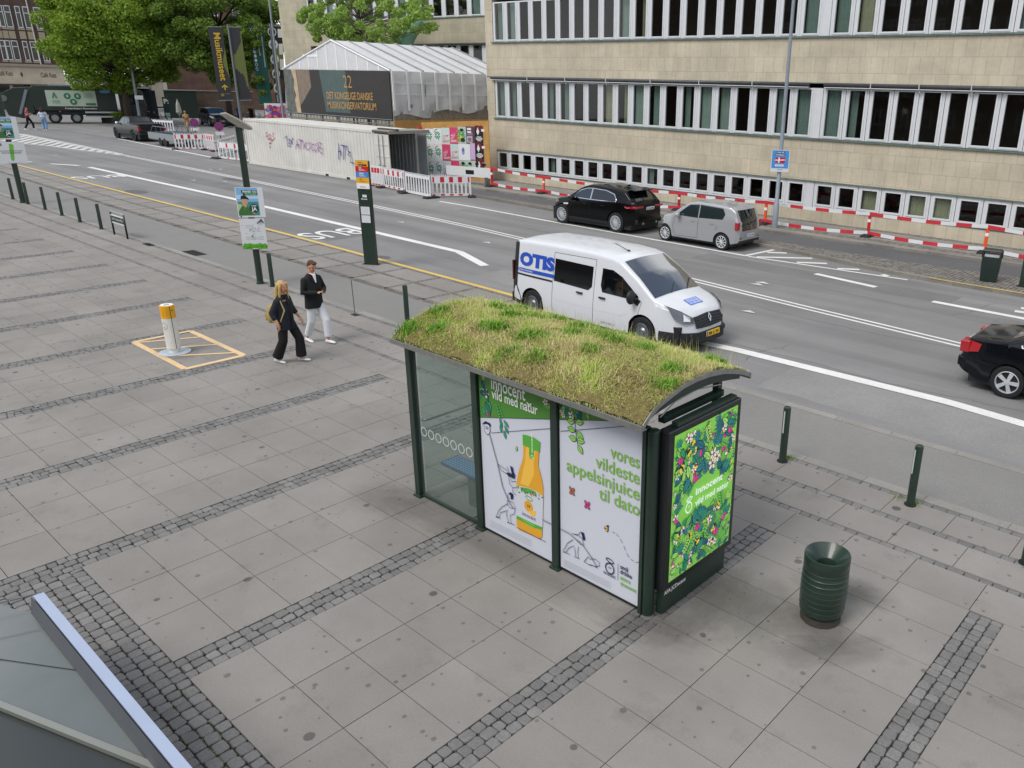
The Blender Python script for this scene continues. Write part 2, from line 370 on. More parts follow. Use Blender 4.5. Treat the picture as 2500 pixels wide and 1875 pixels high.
SU, SV, BW = .83546, .618, .36725; PER = 3*SU+BW
bs, bc = MB(), MB()
def sett_run(b, x0, x1, y0, y1, nx=None, ny=None, along='y', z=0.0, size=.118):
    """rows of setts filling a rectangle, bond shifted row by row"""
    if along == 'y':
        n = nx or max(1, round((x1-x0)/.12)); w = (x1-x0)/n
        for i in range(n):
            y = y0 + (random.uniform(0, .10) if i % 2 else 0.0) - .05; y = max(y, y0)
            first = True
            while y < y1-.03:
                l = min(random.uniform(size*.85, size*1.3), y1-y)
                if first and i % 2: l *= .6
                first = False
                if y1-y-l < .05: l = y1-y
                sett(b, x0+i*w, x0+(i+1)*w, y, y+l, z); y += l
    else:
        n = ny or max(1, round((y1-y0)/.12)); w = (y1-y0)/n
        for i in range(n):
            x = x0; first = True
            while x < x1-.03:
                l = min(random.uniform(size*.85, size*1.3), x1-x)
                if first and i % 2: l *= .6
                first = False
                if x1-x-l < .05: l = x1-x
                sett(b, x, x+l, y0+i*w, y0+(i+1)*w, z); x += l
for n in range(-20, 6):
    u = n*PER
    lo = 0 if u >= -.01 else -12
    for j in range(3):
        for k in range(lo, 10):
            if u < 30: slab(bs, u+j*SU, u+(j+1)*SU, k*SV, (k+1)*SV)
    ylo = -1.0 if n == 0 else (0 if n > 0 else -7.4)
    sett_run(bc, u-BW, u, ylo, 6.175, 3, None, 'y')
# border of setts round the station parapet
sett_run(bc, 0.0, 14.5, -1.25, 0.0, None, 10, 'x', size=.125)
for (y0, y1, off, wd) in ((6.18, 6.835, 5.69, .85), (6.94, 7.54, 5.24, .85), (7.66, 8.25, 4.81, .86)):
    k0 = int((-62-off)/wd)
    for k in range(k0, k0+int(84/wd)): slab(bs, off+k*wd, off+(k+1)*wd, y0, y1)
for y0, y1 in ((6.835, 6.94), (7.54, 7.66), (8.25, 8.36)): sett_run(bc, -62, 20, y0, y1, None, 1, 'x', size=.16)
o = bs.build('plaza_paving', None, SLAB, recalc=False); structure(o)
o = bc.build('sett_bands', None, SETT, recalc=False); structure(o)
bg_ = MB(); x = -62.0
while x < 25: l = random.uniform(.9, 1.3); slab(bg_, x, x+l, 8.365, 8.565, .002, .003); x += l
# kerb between cycle track and road (right of the bus platform)
x = 1.2
while x < 30: l = random.uniform(1.0, 1.35); slab(bg_, x, x+l, 10.29, 10.47, -.004, .003, .11); x += l
bev = bg_.build('granite_edge', None, GRAN, recalc=False); structure(bev)

# ---------------------------------------------------------------- raised bus platform between cycle track and road
def lerp_poly(pl, x):
    for (a, b) in zip(pl[:-1], pl[1:]):
        if a[0] <= x <= b[0]: t = (x-a[0])/(b[0]-a[0]); return a[1]+(b[1]-a[1])*t
    return pl[0][1] if x < pl[0][0] else pl[-1][1]
YIN = [(-90, 11.6), (-47, 10.94), (-30, 10.55), (-7.9, 10.2), (-3.5, 10.2), (1.3, 10.2)]
YOUT = [(-90, 13.2), (-51.5, 12.83), (-18.9, 12.64), (-6.0, 12.32), (-4.6, 12.1), (-3.6, 11.0), (-2.6, 10.6), (1.3, 10.47)]
bp, bq, by = MB(), MB(), MB()
xs = [-75+.5*i for i in range(int(76.3/.5)+1)]
bed = MB()
for a, b_ in zip(xs[:-1], xs[1:]):
    bed.quad((a, lerp_poly(YIN, a), -.03), (b_, lerp_poly(YIN, b_), -.03), (b_, lerp_poly(YOUT, b_), -.03), (a, lerp_poly(YOUT, a), -.03))
structure(bed.build('platform_bed', None, JOINT, recalc=False))
ct = MB()
for a, b_ in zip(xs[:-1], xs[1:]): ct.quad((a, 10.29, -.0125), (b_, 10.29, -.0125), (b_, max(10.291, lerp_poly(YIN, b_)-.002), -.0125), (a, max(10.291, lerp_poly(YIN, a)-.002), -.0125))
structure(ct.build('cycle_track_widening', None, ASPH_TRACK, recalc=False))
def strip(b, x0, x1, f0, f1, z, d=.03, g=.004):
    T = [(x0+g, f0(x0)+g, z), (x1-g, f0(x1)+g, z), (x1-g, f1(x1)-g, z), (x0+g, f1(x0)-g, z)]; B = [(p[0], p[1], z-d) for p in T]
    b.add(T+B, [(0, 1, 2, 3), (4, 5, 1, 0), (5, 6, 2, 1), (6, 7, 3, 2), (7, 4, 0, 3)])
PER2 = 1.75; x = -74.0; i = 0
fr = lambda k: (lambda X: lerp_poly(YIN, X)+(lerp_poly(YOUT, X)-lerp_poly(YIN, X)-.16)*k)
while x < 1.0:
    band = .13
    for k0, k1 in ((.10, .50), (.56, .955)): strip(bp, x+band, x+PER2, fr(k0), fr(k1), 0.0)
    for j in range(12): strip(bq, x, x+band, fr(.1+.072*j), fr(.1+.072*(j+1)), 0.0, g=.009)
    for j in range(10):
        xa = x+band+j*(PER2-band)/10; xb = xa+(PER2-band)/10
        for k0, k1 in ((.0, .05), (.05, .10), (.50, .56), (.955, 1.0)): strip(bq, xa, xb, fr(k0), fr(k1), 0.0, g=.009)
    x += PER2
structure(bp.build('platform_paving', None, SLAB_N, recalc=False)); structure(bq.build('platform_setts', None, SETT_B, recalc=False))
kb = MB()
for a, b_ in zip(xs[:-1], xs[1:]):
    f0, f1 = (lambda X: lerp_poly(YOUT, X)-.16), (lambda X: lerp_poly(YOUT, X))
    strip(kb, a, b_, f0, f1, .001, .11, .002)
structure(kb.build('platform_kerb', None, GRAN, recalc=False))
paint = lambda col, nm: M(col, .6, var=.10, scale=14, dirt=.14, name=nm)
YEL = paint('#d8b54e', 'yellow_road_paint'); WPAINT = paint('#dcdcd8', 'white_road_paint'); WPAINT2 = M('#c8c8c4', .7, var=.22, scale=20, dirt=.25, name='worn_road_paint')
for a, b_ in zip(xs[:-1], xs[1:]):
    if a < -5.2: by.quad(*[(X, lerp_poly(YOUT, X)-o_, .006) for X, o_ in ((a, .12), (b_, .12), (b_, -.02), (a, -.02))])
structure(by.build('yellow_kerb_line', None, YEL, recalc=False))

# ---------------------------------------------------------------- road markings
art = Art(step=0.00025)
def gp(pts, zz=ZR): return [tuple(G(*p, zz)[:2]) for p in pts]
zA, zB, zC, zD = zm(0, 250, .31646), zm(600, 500, .33906), zm(1150, 380, .33906), zm(1800, 450, .31949)
zE = zm(260, 170, .17179); z2 = zm(500, 0, .32550)
ctr = [(-90, 21.3), (-55, 20.35), (-36, 19.85), (-23.5, 19.35), (-16, 18.95), (-10, 18.4), (-3.9, 17.72), (0, 17.25), (4.7, 16.75)]
d = Vector(ctr[-1])-Vector(ctr[-2]); ctr.append(tuple(Vector(ctr[-1])+d.normalized()*14))
for s_ in (-.13, .13): art.line([(p[0], p[1]+s_) for p in ctr], .10, WPAINT)
edge_far = gp([zE(150, 980), zE(960, 1140), zE(1570, 1260)]); art.line(edge_far, .22, WPAINT)
edge_f2 = gp([z2(1760, 1510), zC(0, 367), zC(580, 475), zC(1970, 720)]); art.line(edge_f2, .16, WPAINT)
art.line(gp([zC(1970, 722), zC(2180, 678)]), .16, WPAINT)
for q in (((230, 521), (378, 526)), ((150, 556), (572, 566)), ((455, 597), (685, 606)), ((765, 645), (933, 652)), ((1108, 690), (1150, 703))):
    art.line(gp([zD(*q[0]), zD(*q[1])]), .2, WPAINT)
art.line(gp([zD(85, 552), zD(1300, 731)]), .12, WPAINT)
for q in (((597, 684), (1058, 786)), ((1492, 896), (2215, 1032)), ((2120, 970), (2300, 996)), ((2168, 947), (2300, 962))): art.line(gp([zD(*q[0]), zD(*q[1])]), .24, WPAINT)
thick = gp([zA(690, 500), zA(1810, 747), zB(120, 10), zB(1535, 339)]); art.line(thick, .30, WPAINT)
art.line([thick[-1]]+gp([zB(1722, 440)]), .30, WPAINT)
tk2 = gp([(1690, 832), zD(0, 1268), (2310, 981), (2500, 1036)]); tk2.append((tk2[-1][0]+9, tk2[-1][1]-.05)); art.line(tk2, .30, WPAINT)
art.line(gp([zA(390, 474), zA(610, 488)]), .30, WPAINT); art.line(gp([zA(100, 455), zA(246, 461)]), .30, WPAINT)
# hatched area
up = gp([zA(180, 245), zA(460, 300), zA(950, 400)]); dn = gp([zA(0, 300), zA(400, 340), zA(1000, 417)])
art.line(up, .14, WPAINT2); art.line(dn, .14, WPAINT2)
for i in range(16):
    t = i/15.5; a = Vector(up[0]).lerp(Vector(up[2]), t); b_ = Vector(dn[0]).lerp(Vector(dn[2]), min(1, t+.0)); art.line([tuple(a), tuple(b_+Vector((-1.5, 0)))], .45, WPAINT2)
# small triangles
for q in ((zB(1120, 127)), (zB(1740, 274)), zC(115, 628), zC(2060, 930), zC(2100, 918), zC(2000, 1127), zA(430, 407), zA(1495, 602), zA(1735, 614), zA(1625, 518), zA(1700, 518), zD(155, 768), zD(200, 757), zD(90, 977)):
    x_, y_ = G(*q, ZR)[:2]; art.poly([(x_-.22, y_-.09), (x_+.22, y_-.03), (x_-.05, y_+.14)], WPAINT2)
# BUS, read from the left end of the road
def bus(cB, cS, l0, l1):
    yB, yS = G(*cB, ZR)[1], G(*cS, ZR)[1]; xa, xb = G(*l0, ZR)[0], G(*l1, ZR)[0]
    xa, xb = min(xa, xb), max(xa, xb)
    wd = abs(yB-yS)*1.42
    art.text('BUS', xa, (yB+yS)/2, xb-xa, WPAINT, bold=.012, align='c', rot=-math.pi/2, width=wd)
bus(zB(735, 190), zB(480, 228), zB(385, 212), zB(585, 245))
bus(zA(855, 560), zA(625, 585), zA(560, 578), zA(680, 592))
art.b.v = [(v[0], v[1], ZR+.004+v[2]) for v in art.b.v]
structure(art.b.build('road_markings', None, recalc=False))
# tarmac repairs and covers in the carriageway
pt = Art(step=.0001); DK = ground_mat('fresh_tarmac', (0.11, 0.111, 0.114), .1, .5, .25, 110)
def blob(q, rx, ry, zz=ZR): x_, y_ = G(*q, zz)[:2]; pt.ell(x_, y_, rx, ry, DK, 20)
blob(zA(1050, 690), .9, .45); blob(zA(1800, 596), 1.2, .35); blob((935, 628), .35, .2)
SEAL = ground_mat('sealed_joint', (0.075, 0.075, 0.077), .2, 2, .3, 90); PT2 = ground_mat('grey_tarmac', (0.165, 0.164, 0.162), .12, .6, .3, 100); PT3 = ground_mat('pale_tarmac', (0.235, 0.232, 0.225), .12, .6, .3, 100)
rp_ = random.Random(9)
for x0, x1, y0, y1, m_ in ((-30, -17, 13.2, 14.9, PT2), (-9, -5.6, 13.3, 14.6, PT3), (2.5, 9, 11.0, 12.6, PT3), (-6, 3, 20.4, 21.6, PT2), (4.5, 7.5, 18.6, 20.0, PT2), (-44, -32, 17.0, 18.4, PT2), (-26, -20, 21.4, 22.6, PT3)):
    n_ = 14; top_ = [(x0+(x1-x0)*i/n_, y1+rp_.uniform(-.05, .05)) for i in range(n_+1)]; bot_ = [(x1-(x1-x0)*i/n_, y0+rp_.uniform(-.05, .05)) for i in range(n_+1)]; pt.poly(bot_+top_, m_)
def crack(x, y, n_, dx, dy, w_):
    P_ = [(x, y)]
    for i in range(n_): P_.append((P_[-1][0]+dx+rp_.uniform(-.12, .12), P_[-1][1]+dy+rp_.uniform(-.10, .10)))
    pt.line(P_, w_, SEAL)
crack(-40, 16.9, 150, .36, -.003, .018); crack(-3, 12.9, 50, .36, .0, .016); crack(-20, 21.0, 90, .34, -.012, .018)
for q_ in ((1.5, 12.2), (5.5, 15.5), (-14, 20.2), (-25, 14.2), (3.5, 19.4), (8, 12.0)): crack(q_[0], q_[1], 12, rp_.uniform(-.05, .12), .16, .014)
pt.b.v = [(v[0], v[1], ZR+.0012+min(.0025, v[2]*.5)) for v in pt.b.v]; structure(pt.b.build('tarmac_patches', None, recalc=False))
iron = M('#2f2b28', .55, .6, var=.25, scale=30, bump=.4, name='cast_iron')
def drain(px, rx, ry, zz, label):
    x_, y_ = G(*px, zz)[:2]; o = thing('drain_cover', label, 'drain cover', (x_, y_, zz)); b = MB(); b.box((0, 0, .002), (rx*2, ry*2, .012))
    b.build('rim', o, iron); g = MB()
    for i in range(7): g.box((-rx*.8+i*rx*1.6/6, 0, .010), (rx*.12, ry*1.7, .008))
    g.build('grate', o, RUB)
drain((472, 618), .5, .22, -.01, 'iron drain cover in the cycle track beyond the street name sign')
drain((363, 597), .28, .1, .003, 'small dark cover in the paving right of the street name sign')
blobm = MB(); 
# ---------------------------------------------------------------- far side: island, cycle track, pavement
K1 = [(-60, 25.2), (-22.7, 24.95), (-16.8, 24.45), (-8, 24.2), (-5.6, 24.05), (-3, 23.75), (0, 23.1), (1.76, 22.9), (30, 22.9)]
K2 = [(-60, 25.5), (-22, 25.3), (-6, 24.95), (0, 24.95), (3.7, 25.25), (30, 25.4)]
K3 = [(-60, 26.75), (-25.4, 26.75), (-20, 26.95), (-6.8, 26.9), (-1, 27.2), (3.2, 27.4), (30, 27.5)]
def band(name, f0, f1, z, mat, x0=-34, x1=30, st=.5, d=.12):
    b = MB(); X = x0
    while X < x1: strip(b, X, X+st, f0, f1, z, d, 0.0); X += st
    return structure(b.build(name, None, mat, recalc=False))
k1, k2, k3 = (lambda X: lerp_poly(K1, X)), (lambda X: lerp_poly(K2, X)), (lambda X: lerp_poly(K3, X))
SETT_D = ground_mat('small_setts', (0.20, 0.195, 0.182), .25, 1.0, .55, 30, rough=.85)
DIRTY = ground_mat('worn_pavement', (0.235, 0.222, 0.20), .2, .6, .22, 90)
band('far_cycle_track', lambda X: k2(X)+.001, k3, -.045, ASPH_NEW, d=.02)
ib, kk = MB(), MB(); X = -33.0
band('traffic_island_bed', lambda X: k1(X)+.2, k2, .0, JOINT, x0=-22)
while X < 14:
    l = random.uniform(.9, 1.3); strip(kk, X, X+l, k1, lambda q: k1(q)+.2, .03, .14, .004); X += l
X = -33.0
while X < 14:
    l = random.uniform(.9, 1.4); strip(kk, X, X+l, k3, lambda q: k3(q)+.22, .05, .12, .004); X += l
ks = structure(kk.build('far_kerbs', None, ground_mat('old_granite', (0.20, 0.185, 0.16), .2, 1.2, .25, 100, island=.18), recalc=False))
X = -22.0
while X < 14:
    n_ = max(1, round((k2(X)-k1(X)-.2)/.12))
    for j in range(n_):
        w_ = (k2(X)-k1(X)-.2)/n_; y_ = k1(X)+.2+j*w_; sett(ib, X+random.uniform(-.01, .01), X+.13, y_, y_+w_, .03, .006)
    X += .13
structure(ib.build('island_setts', None, SETT_B, recalc=False))
band('far_pavement', lambda X: k3(X)+.22, lambda X: 30.5, .048, DIRTY, d=.05)
fs = MB()
X = -33.0
while X < 12:
    for j in range(3): slab(fs, X, X+.8, 28.2+j*.62, 28.2+(j+1)*.62, .056, .004, .006)
    X += .8
structure(fs.build('far_pavement_slabs', None, SLAB_N, recalc=False))
fe = MB(); X = -33.0
while X < 12:
    for y_ in (30.05, 30.2, 30.35): sett(fe, X, X+.15, y_, y_+.15, .06, .006)
    for y_ in (27.65, 27.8, 27.95, 28.08): sett(fe, X, X+.15, y_, y_+.14, .06, .006)
    X += .15
structure(fe.build('far_pavement_setts', None, SETT_B, recalc=False))
ye = MB()
for i in range(24): ye.add([(1.5+i*.5, k1(1.5+i*.5)-.004, .034), (2+i*.5, k1(2+i*.5)-.004, .034), (2+i*.5, k1(2+i*.5)+.07, .034), (1.5+i*.5, k1(1.5+i*.5)+.07, .034)], [(0, 1, 2, 3)])
structure(ye.build('far_yellow_line', None, YEL, recalc=False))
# painted square round the charging post
sq = Art(step=0.0003); TAN = paint('#d9b98a', 'tan_marking_paint'); x0, x1, y0, y1 = -8.74, -6.21, 3.75, 4.92
for q in (((x0, y0), (x1, y0)), ((x1, y0), (x1, y1)), ((x1, y1), (x0, y1)), ((x0, y1), (x0, y0))): sq.line([q[0], q[1]], .12, TAN)
for a in (.33, .66, 1.0): sq.line([(x0, y1-(y1-y0)*(1-a)*.9-.25*a), (x0+(x1-x0)*a*.95+.1, y0+.06)] if False else [(x0+.1+(x1-x0)*(a-.33)*.8, y0+.05), (x0+.62+(x1-x0)*(a-.33)*.95, y1-.05)], .075, TAN)
sq.b.v = [(v[0], v[1], .005+v[2]) for v in sq.b.v]; structure(sq.b.build('marking_square', None, recalc=False))

# ---------------------------------------------------------------- soft dark patches on the paving round the bin, shelter and post
def dark_patch_mat(i):
    m = bpy.data.materials.new('dark_patch'); m.use_nodes = True; n = m.node_tree; L = n.links; p = n.nodes['Principled BSDF']; p.inputs['Base Color'].default_value = (.055, .05, .042, 1); p.inputs['Roughness'].default_value = .9
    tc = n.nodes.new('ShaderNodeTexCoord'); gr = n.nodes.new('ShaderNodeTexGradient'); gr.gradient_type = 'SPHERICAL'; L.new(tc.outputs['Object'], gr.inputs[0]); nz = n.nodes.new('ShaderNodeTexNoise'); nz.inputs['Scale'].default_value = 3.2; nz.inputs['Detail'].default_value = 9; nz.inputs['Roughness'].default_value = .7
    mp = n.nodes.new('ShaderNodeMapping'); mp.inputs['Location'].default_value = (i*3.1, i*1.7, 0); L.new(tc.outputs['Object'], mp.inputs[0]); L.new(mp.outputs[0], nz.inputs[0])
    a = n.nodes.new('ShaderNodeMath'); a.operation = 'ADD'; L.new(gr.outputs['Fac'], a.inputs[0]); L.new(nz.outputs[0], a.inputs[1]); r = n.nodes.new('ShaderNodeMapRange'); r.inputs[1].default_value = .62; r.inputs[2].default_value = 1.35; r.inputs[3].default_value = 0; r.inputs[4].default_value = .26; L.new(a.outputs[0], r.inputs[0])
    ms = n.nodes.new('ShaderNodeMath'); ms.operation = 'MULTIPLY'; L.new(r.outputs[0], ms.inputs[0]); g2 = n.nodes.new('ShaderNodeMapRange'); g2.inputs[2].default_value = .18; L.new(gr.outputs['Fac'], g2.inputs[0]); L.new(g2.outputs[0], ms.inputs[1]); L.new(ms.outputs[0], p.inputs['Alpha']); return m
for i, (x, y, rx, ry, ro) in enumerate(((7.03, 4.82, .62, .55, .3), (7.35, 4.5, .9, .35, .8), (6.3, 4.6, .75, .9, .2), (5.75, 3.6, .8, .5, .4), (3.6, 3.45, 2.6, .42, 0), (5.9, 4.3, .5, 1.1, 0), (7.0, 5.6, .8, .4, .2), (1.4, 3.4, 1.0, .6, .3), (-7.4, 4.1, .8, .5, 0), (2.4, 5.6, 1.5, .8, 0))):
    b = MB(); b.quad(*[(math.cos(t), math.sin(t), 0) for t in [2*math.pi*k/28 for k in range(28)]]); o = b.build('pavement_dark_patch', None, dark_patch_mat(i), recalc=False, loc=(x, y, .0032+.0004*i)); o.scale = (rx, ry, 1); o.rotation_euler = (0, 0, ro); o['kind'] = 'structure'
# ================================================================ bus shelter
def blades_mesh(name, P, Hh, W, lean, yaw, mat, parent, offset=(0, 0, 0)):
    """many bent grass blades as one mesh: P base points, Hh heights, W widths"""
    n = len(P); c, s = np.cos(yaw), np.sin(yaw); side = np.stack([-s, c, 0*c], 1)*W[:, None]/2; fwd = np.stack([c, s, 0*c], 1)
    up = np.array([0, 0, 1.])
    mid = P+fwd*(lean*Hh*.35)[:, None]+up*(Hh*.6*np.sqrt(np.maximum(.05, 1-(lean*.5)**2)))[:, None]
    tip = P+fwd*(lean*Hh)[:, None]+up*(Hh*np.sqrt(np.maximum(.08, 1-np.minimum(lean, .98)**2)))[:, None]
    V = np.stack([P-side, P+side, mid+side*.75, mid-side*.75, tip], 1).reshape(-1, 3)-np.array(offset)
    b = np.arange(n)*5
    loops = np.stack([b, b+1, b+2, b+3, b+3, b+2, b+4], 1).ravel()
    starts = np.stack([np.arange(n)*7, np.arange(n)*7+4], 1).ravel(); tot = np.tile([4, 3], n)
    me = bpy.data.meshes.new(name); me.vertices.add(len(V)); me.vertices.foreach_set('co', V.astype('f').ravel())
    me.loops.add(len(loops)); me.loops.foreach_set('vertex_index', loops.astype('i'))
    me.polygons.add(2*n); me.polygons.foreach_set('loop_start', starts.astype('i')); me.polygons.foreach_set('loop_total', tot.astype('i'))
    me.materials.append(mat); me.update(calc_edges=True); me.validate()
    o = bpy.data.objects.new(name, me); COL.objects.link(o)
    if parent: o.parent = parent
    return o
def foliage_mat(name, cols, scale=1.6, isl=.35, trans=.25, rough=.6):
    m = bpy.data.materials.new(name); m.use_nodes = True; n = m.node_tree; L = n.links; p = n.nodes['Principled BSDF']
    tc = n.nodes.new('ShaderNodeTexCoord'); ge = n.nodes.new('ShaderNodeNewGeometry'); nz = n.nodes.new('ShaderNodeTexNoise')
    nz.inputs['Scale'].default_value = scale; nz.inputs['Detail'].default_value = 5; nz.inputs['Roughness'].default_value = .65; L.new(tc.outputs['Object'], nz.inputs['Vector'])
    ad = n.nodes.new('ShaderNodeMath'); ad.operation = 'MULTIPLY_ADD'; L.new(ge.outputs['Random Per Island'], ad.inputs[0]); ad.inputs[1].default_value = isl; L.new(nz.outputs[0], ad.inputs[2])
    sb = n.nodes.new('ShaderNodeMath'); sb.operation = 'SUBTRACT'; L.new(ad.outputs[0], sb.inputs[0]); sb.inputs[1].default_value = isl/2
    cr = n.nodes.new('ShaderNodeValToRGB'); e = cr.color_ramp.elements
    lo, hi = .30, .70
    for i, c in enumerate(cols):
        pos = lo+(hi-lo)*i/(len(cols)-1)
        el = e[i] if i < 2 else e.new(pos); el.position = pos; el.color = (*lin(c), 1)
    L.new(sb.outputs[0], cr.inputs[0]); L.new(cr.outputs[0], p.inputs['Base Color']); p.inputs['Roughness'].default_value = rough; p.inputs['Specular IOR Level'].default_value = .25
    if trans:
        tr = n.nodes.new('ShaderNodeBsdfTranslucent'); L.new(cr.outputs[0], tr.inputs[0]); mx = n.nodes.new('ShaderNodeMixShader'); mx.inputs[0].default_value = trans
        L.new(p.outputs[0], mx.inputs[1]); L.new(tr.outputs[0], mx.inputs[2]); L.new(mx.outputs[0], n.nodes['Material Output'].inputs[0])
    return m
S = thing('bus_shelter', 'green bus shelter with a grass covered curved roof and juice posters', 'bus shelter', (3.5, 4.3, 0))
YB = 3.70
for x_ in (1.48, 2.805, 4.175):
    b = MB(); b.b2((x_-.05, YB-.05, -.02), (x_+.05, YB+.05, 2.24)); b.box((x_, YB, .015), (.15, .15, .03)); b.build('post', S, GREEN_PAINT, bevel=.006, world=True)
b = MB(); b.lathe([(.068, -.02), (.068, 2.20), (.055, 2.21)], 20, (5.54, YB+.03, 0)); b.b2((5.455, YB-.045, -.02), (5.50, YB+.045, 2.22)); b.build('post', S, GREEN_PAINT, smooth='auto', world=True)
for x_ in (1.52, 3.5, 5.42):
    b = MB(); b.b2((x_-.04, 5.0, -.02), (x_+.04, 5.08, 2.5)); b.build('post', S, GREEN_PAINT, bevel=.005, world=True)
# roof shell, rim and turf
ARC = [(3.46, 2.330), (3.58, 2.428), (3.72, 2.497), (3.9, 2.545), (4.12, 2.593), (4.35, 2.607), (4.6, 2.597), (4.85, 2.562), (5.1, 2.50), (5.28, 2.44), (5.42, 2.375)]
XL, XR = 1.46, 5.60
def arc_z(y): return np.interp(y, [p[0] for p in ARC], [p[1] for p in ARC])
b = MB()
b.loft([[(x_, y, z) for y, z in ARC]+[(x_, y, z-.045) for y, z in ARC[::-1]] for x_ in (XL, XR)]); roof = b.build('roof', S, GREEN_PAINT, world=True)
RIM = M('#9c9c98', .45, .7, var=.15, scale=9, name='weathered_aluminium')
b = MB()
for x_ in (XL-.012, XR):
    for (a, c) in zip(ARC[:-1], ARC[1:]):
        b.add([(x_, a[0], a[1]-.03), (x_+.012, a[0], a[1]-.03), (x_+.012, a[0], a[1]+.028), (x_, a[0], a[1]+.028), (x_, c[0], c[1]-.03), (x_+.012, c[0], c[1]-.03), (x_+.012, c[0], c[1]+.028), (x_, c[0], c[1]+.028)], [(0, 1, 5, 4), (1, 2, 6, 5), (2, 3, 7, 6), (3, 0, 4, 7), (0, 3, 2, 1), (4, 5, 6, 7)])
b.b2((XL-.012, 3.435, 2.296), (XR+.012, 3.455, 2.354)); b.b2((XL-.012, 3.455, 2.296), (XR+.012, 3.52, 2.310)); b.b2((XL-.012, 5.425, 2.325), (XR+.012, 5.445, 2.40))
b.build('rim', roof, RIM, world=True)
b = MB()
b.loft([[(x_, y, z-.048) for y, z in ARC[1:-1]]+[(x_, y, z-.048-.105*math.sin(math.pi*(.12+.76*i/8))) for i, (y, z) in reversed(list(enumerate(ARC[1:-1])))] for x_ in (5.47, 5.56)])
b.build('arch_beam', S, GREEN_PAINT, world=True)
b = MB()
b.loft([[(x_, y, z-.048) for y, z in ARC[1:-1]]+[(x_, y, z-.048-.105*math.sin(math.pi*(.12+.76*i/8))) for i, (y, z) in reversed(list(enumerate(ARC[1:-1])))] for x_ in (1.42, 1.5)])
b.build('arch_beam', S, GREEN_PAINT, world=True)
b = MB(); b.b2((1.4, YB-.03, 2.17), (5.5, YB+.03, 2.235)); b.b2((1.4, 5.01, 2.40), (5.5, 5.07, 2.46)); b.build('beam', S, GREEN_PAINT, world=True)
SOIL = M('#6b6138', .95, var=.4, scale=20, bump=.6, name='turf_soil')
xs_ = np.linspace(XL+.01, XR-.01, 70); ysn = np.linspace(3.475, 5.41, 34); b = MB()
gv = [(x_, y, float(arc_z(y))+.020+.02*math.sin(x_*9+y*5)*math.sin(y*11-x_*3)+random.uniform(0, .02)) for x_ in xs_ for y in ysn]
b.add(gv, [(i*34+j, (i+1)*34+j, (i+1)*34+j+1, i*34+j+1) for i in range(69) for j in range(33)]); b.build('turf_bed', roof, SOIL, smooth=True, world=True)
N = 80000
P = np.stack([RNG.uniform(XL, XR, N), RNG.uniform(3.465, 5.43, N), np.zeros(N)], 1); P[:, 2] = arc_z(P[:, 1])+.012
cl = np.sin(P[:, 0]*3.1+1.3*np.sin(P[:, 1]*4.2))*np.cos(P[:, 1]*3.7+np.sin(P[:, 0]*2.3)*1.7)
hh = RNG.gamma(5, .0128, N)*(1+.42*cl); hh = np.clip(hh, .03, .21); edge_d = np.minimum(P[:, 1]-3.46, 5.43-P[:, 1]); hh *= np.clip(.45+edge_d*2.2, .45, 1)
yaw = RNG.normal(0, 1.2, N)+2.2*np.sin(P[:, 0]*1.7+P[:, 1]*2.1)+1.5
lean = np.clip(RNG.normal(.85, .22, N), .15, .99)
GRASS = foliage_mat('roof_grass', ['#a4c446', '#b0c858', '#c0c86c', '#d0cb8c', '#e2d8ac', '#c2ae7e', '#a5985e'], scale=2.1, isl=.34, trans=.3)
g_ = blades_mesh('grass', P, hh, RNG.uniform(.004, .010, N), lean, yaw, GRASS, roof, (3.5, 4.3, 0)); g_['kind'] = 'stuff'
N = 900
P = np.stack([RNG.uniform(XL, XR, N), RNG.uniform(3.9, 5.43, N), np.zeros(N)], 1); P[:, 2] = arc_z(P[:, 1])+.012
STRAW = foliage_mat('grass_stalks', ['#b5b070', '#cfc38c', '#a9b85c'], scale=3, isl=.5, trans=.3)
g_ = blades_mesh('grass_stalk', P, RNG.uniform(.14, .30, N), np.full(N, .0035), RNG.uniform(.05, .5, N), RNG.uniform(0, 6.3, N), STRAW, roof, (3.5, 4.3, 0)); g_['kind'] = 'stuff'
# weed clumps with broad leaves
N = 5000; cx = RNG.uniform(XL+.1, XR-.1, 26); cy = RNG.uniform(3.55, 5.35, 26); k = RNG.integers(0, 26, N)
P = np.stack([cx[k]+RNG.normal(0, .07, N), np.clip(cy[k]+RNG.normal(0, .06, N), 3.47, 5.42), np.zeros(N)], 1); P[:, 0] = np.clip(P[:, 0], XL, XR); P[:, 2] = arc_z(P[:, 1])+.03
g_ = blades_mesh('weed', P, RNG.uniform(.05, .12, N), RNG.uniform(.010, .022, N), RNG.uniform(.3, .9, N), RNG.uniform(0, 6.3, N), foliage_mat('weed_leaves', ['#5f8f2a', '#79a838', '#8fb848'], scale=5, isl=.6, trans=.3), roof, (3.5, 4.3, 0)); g_['kind'] = 'stuff'
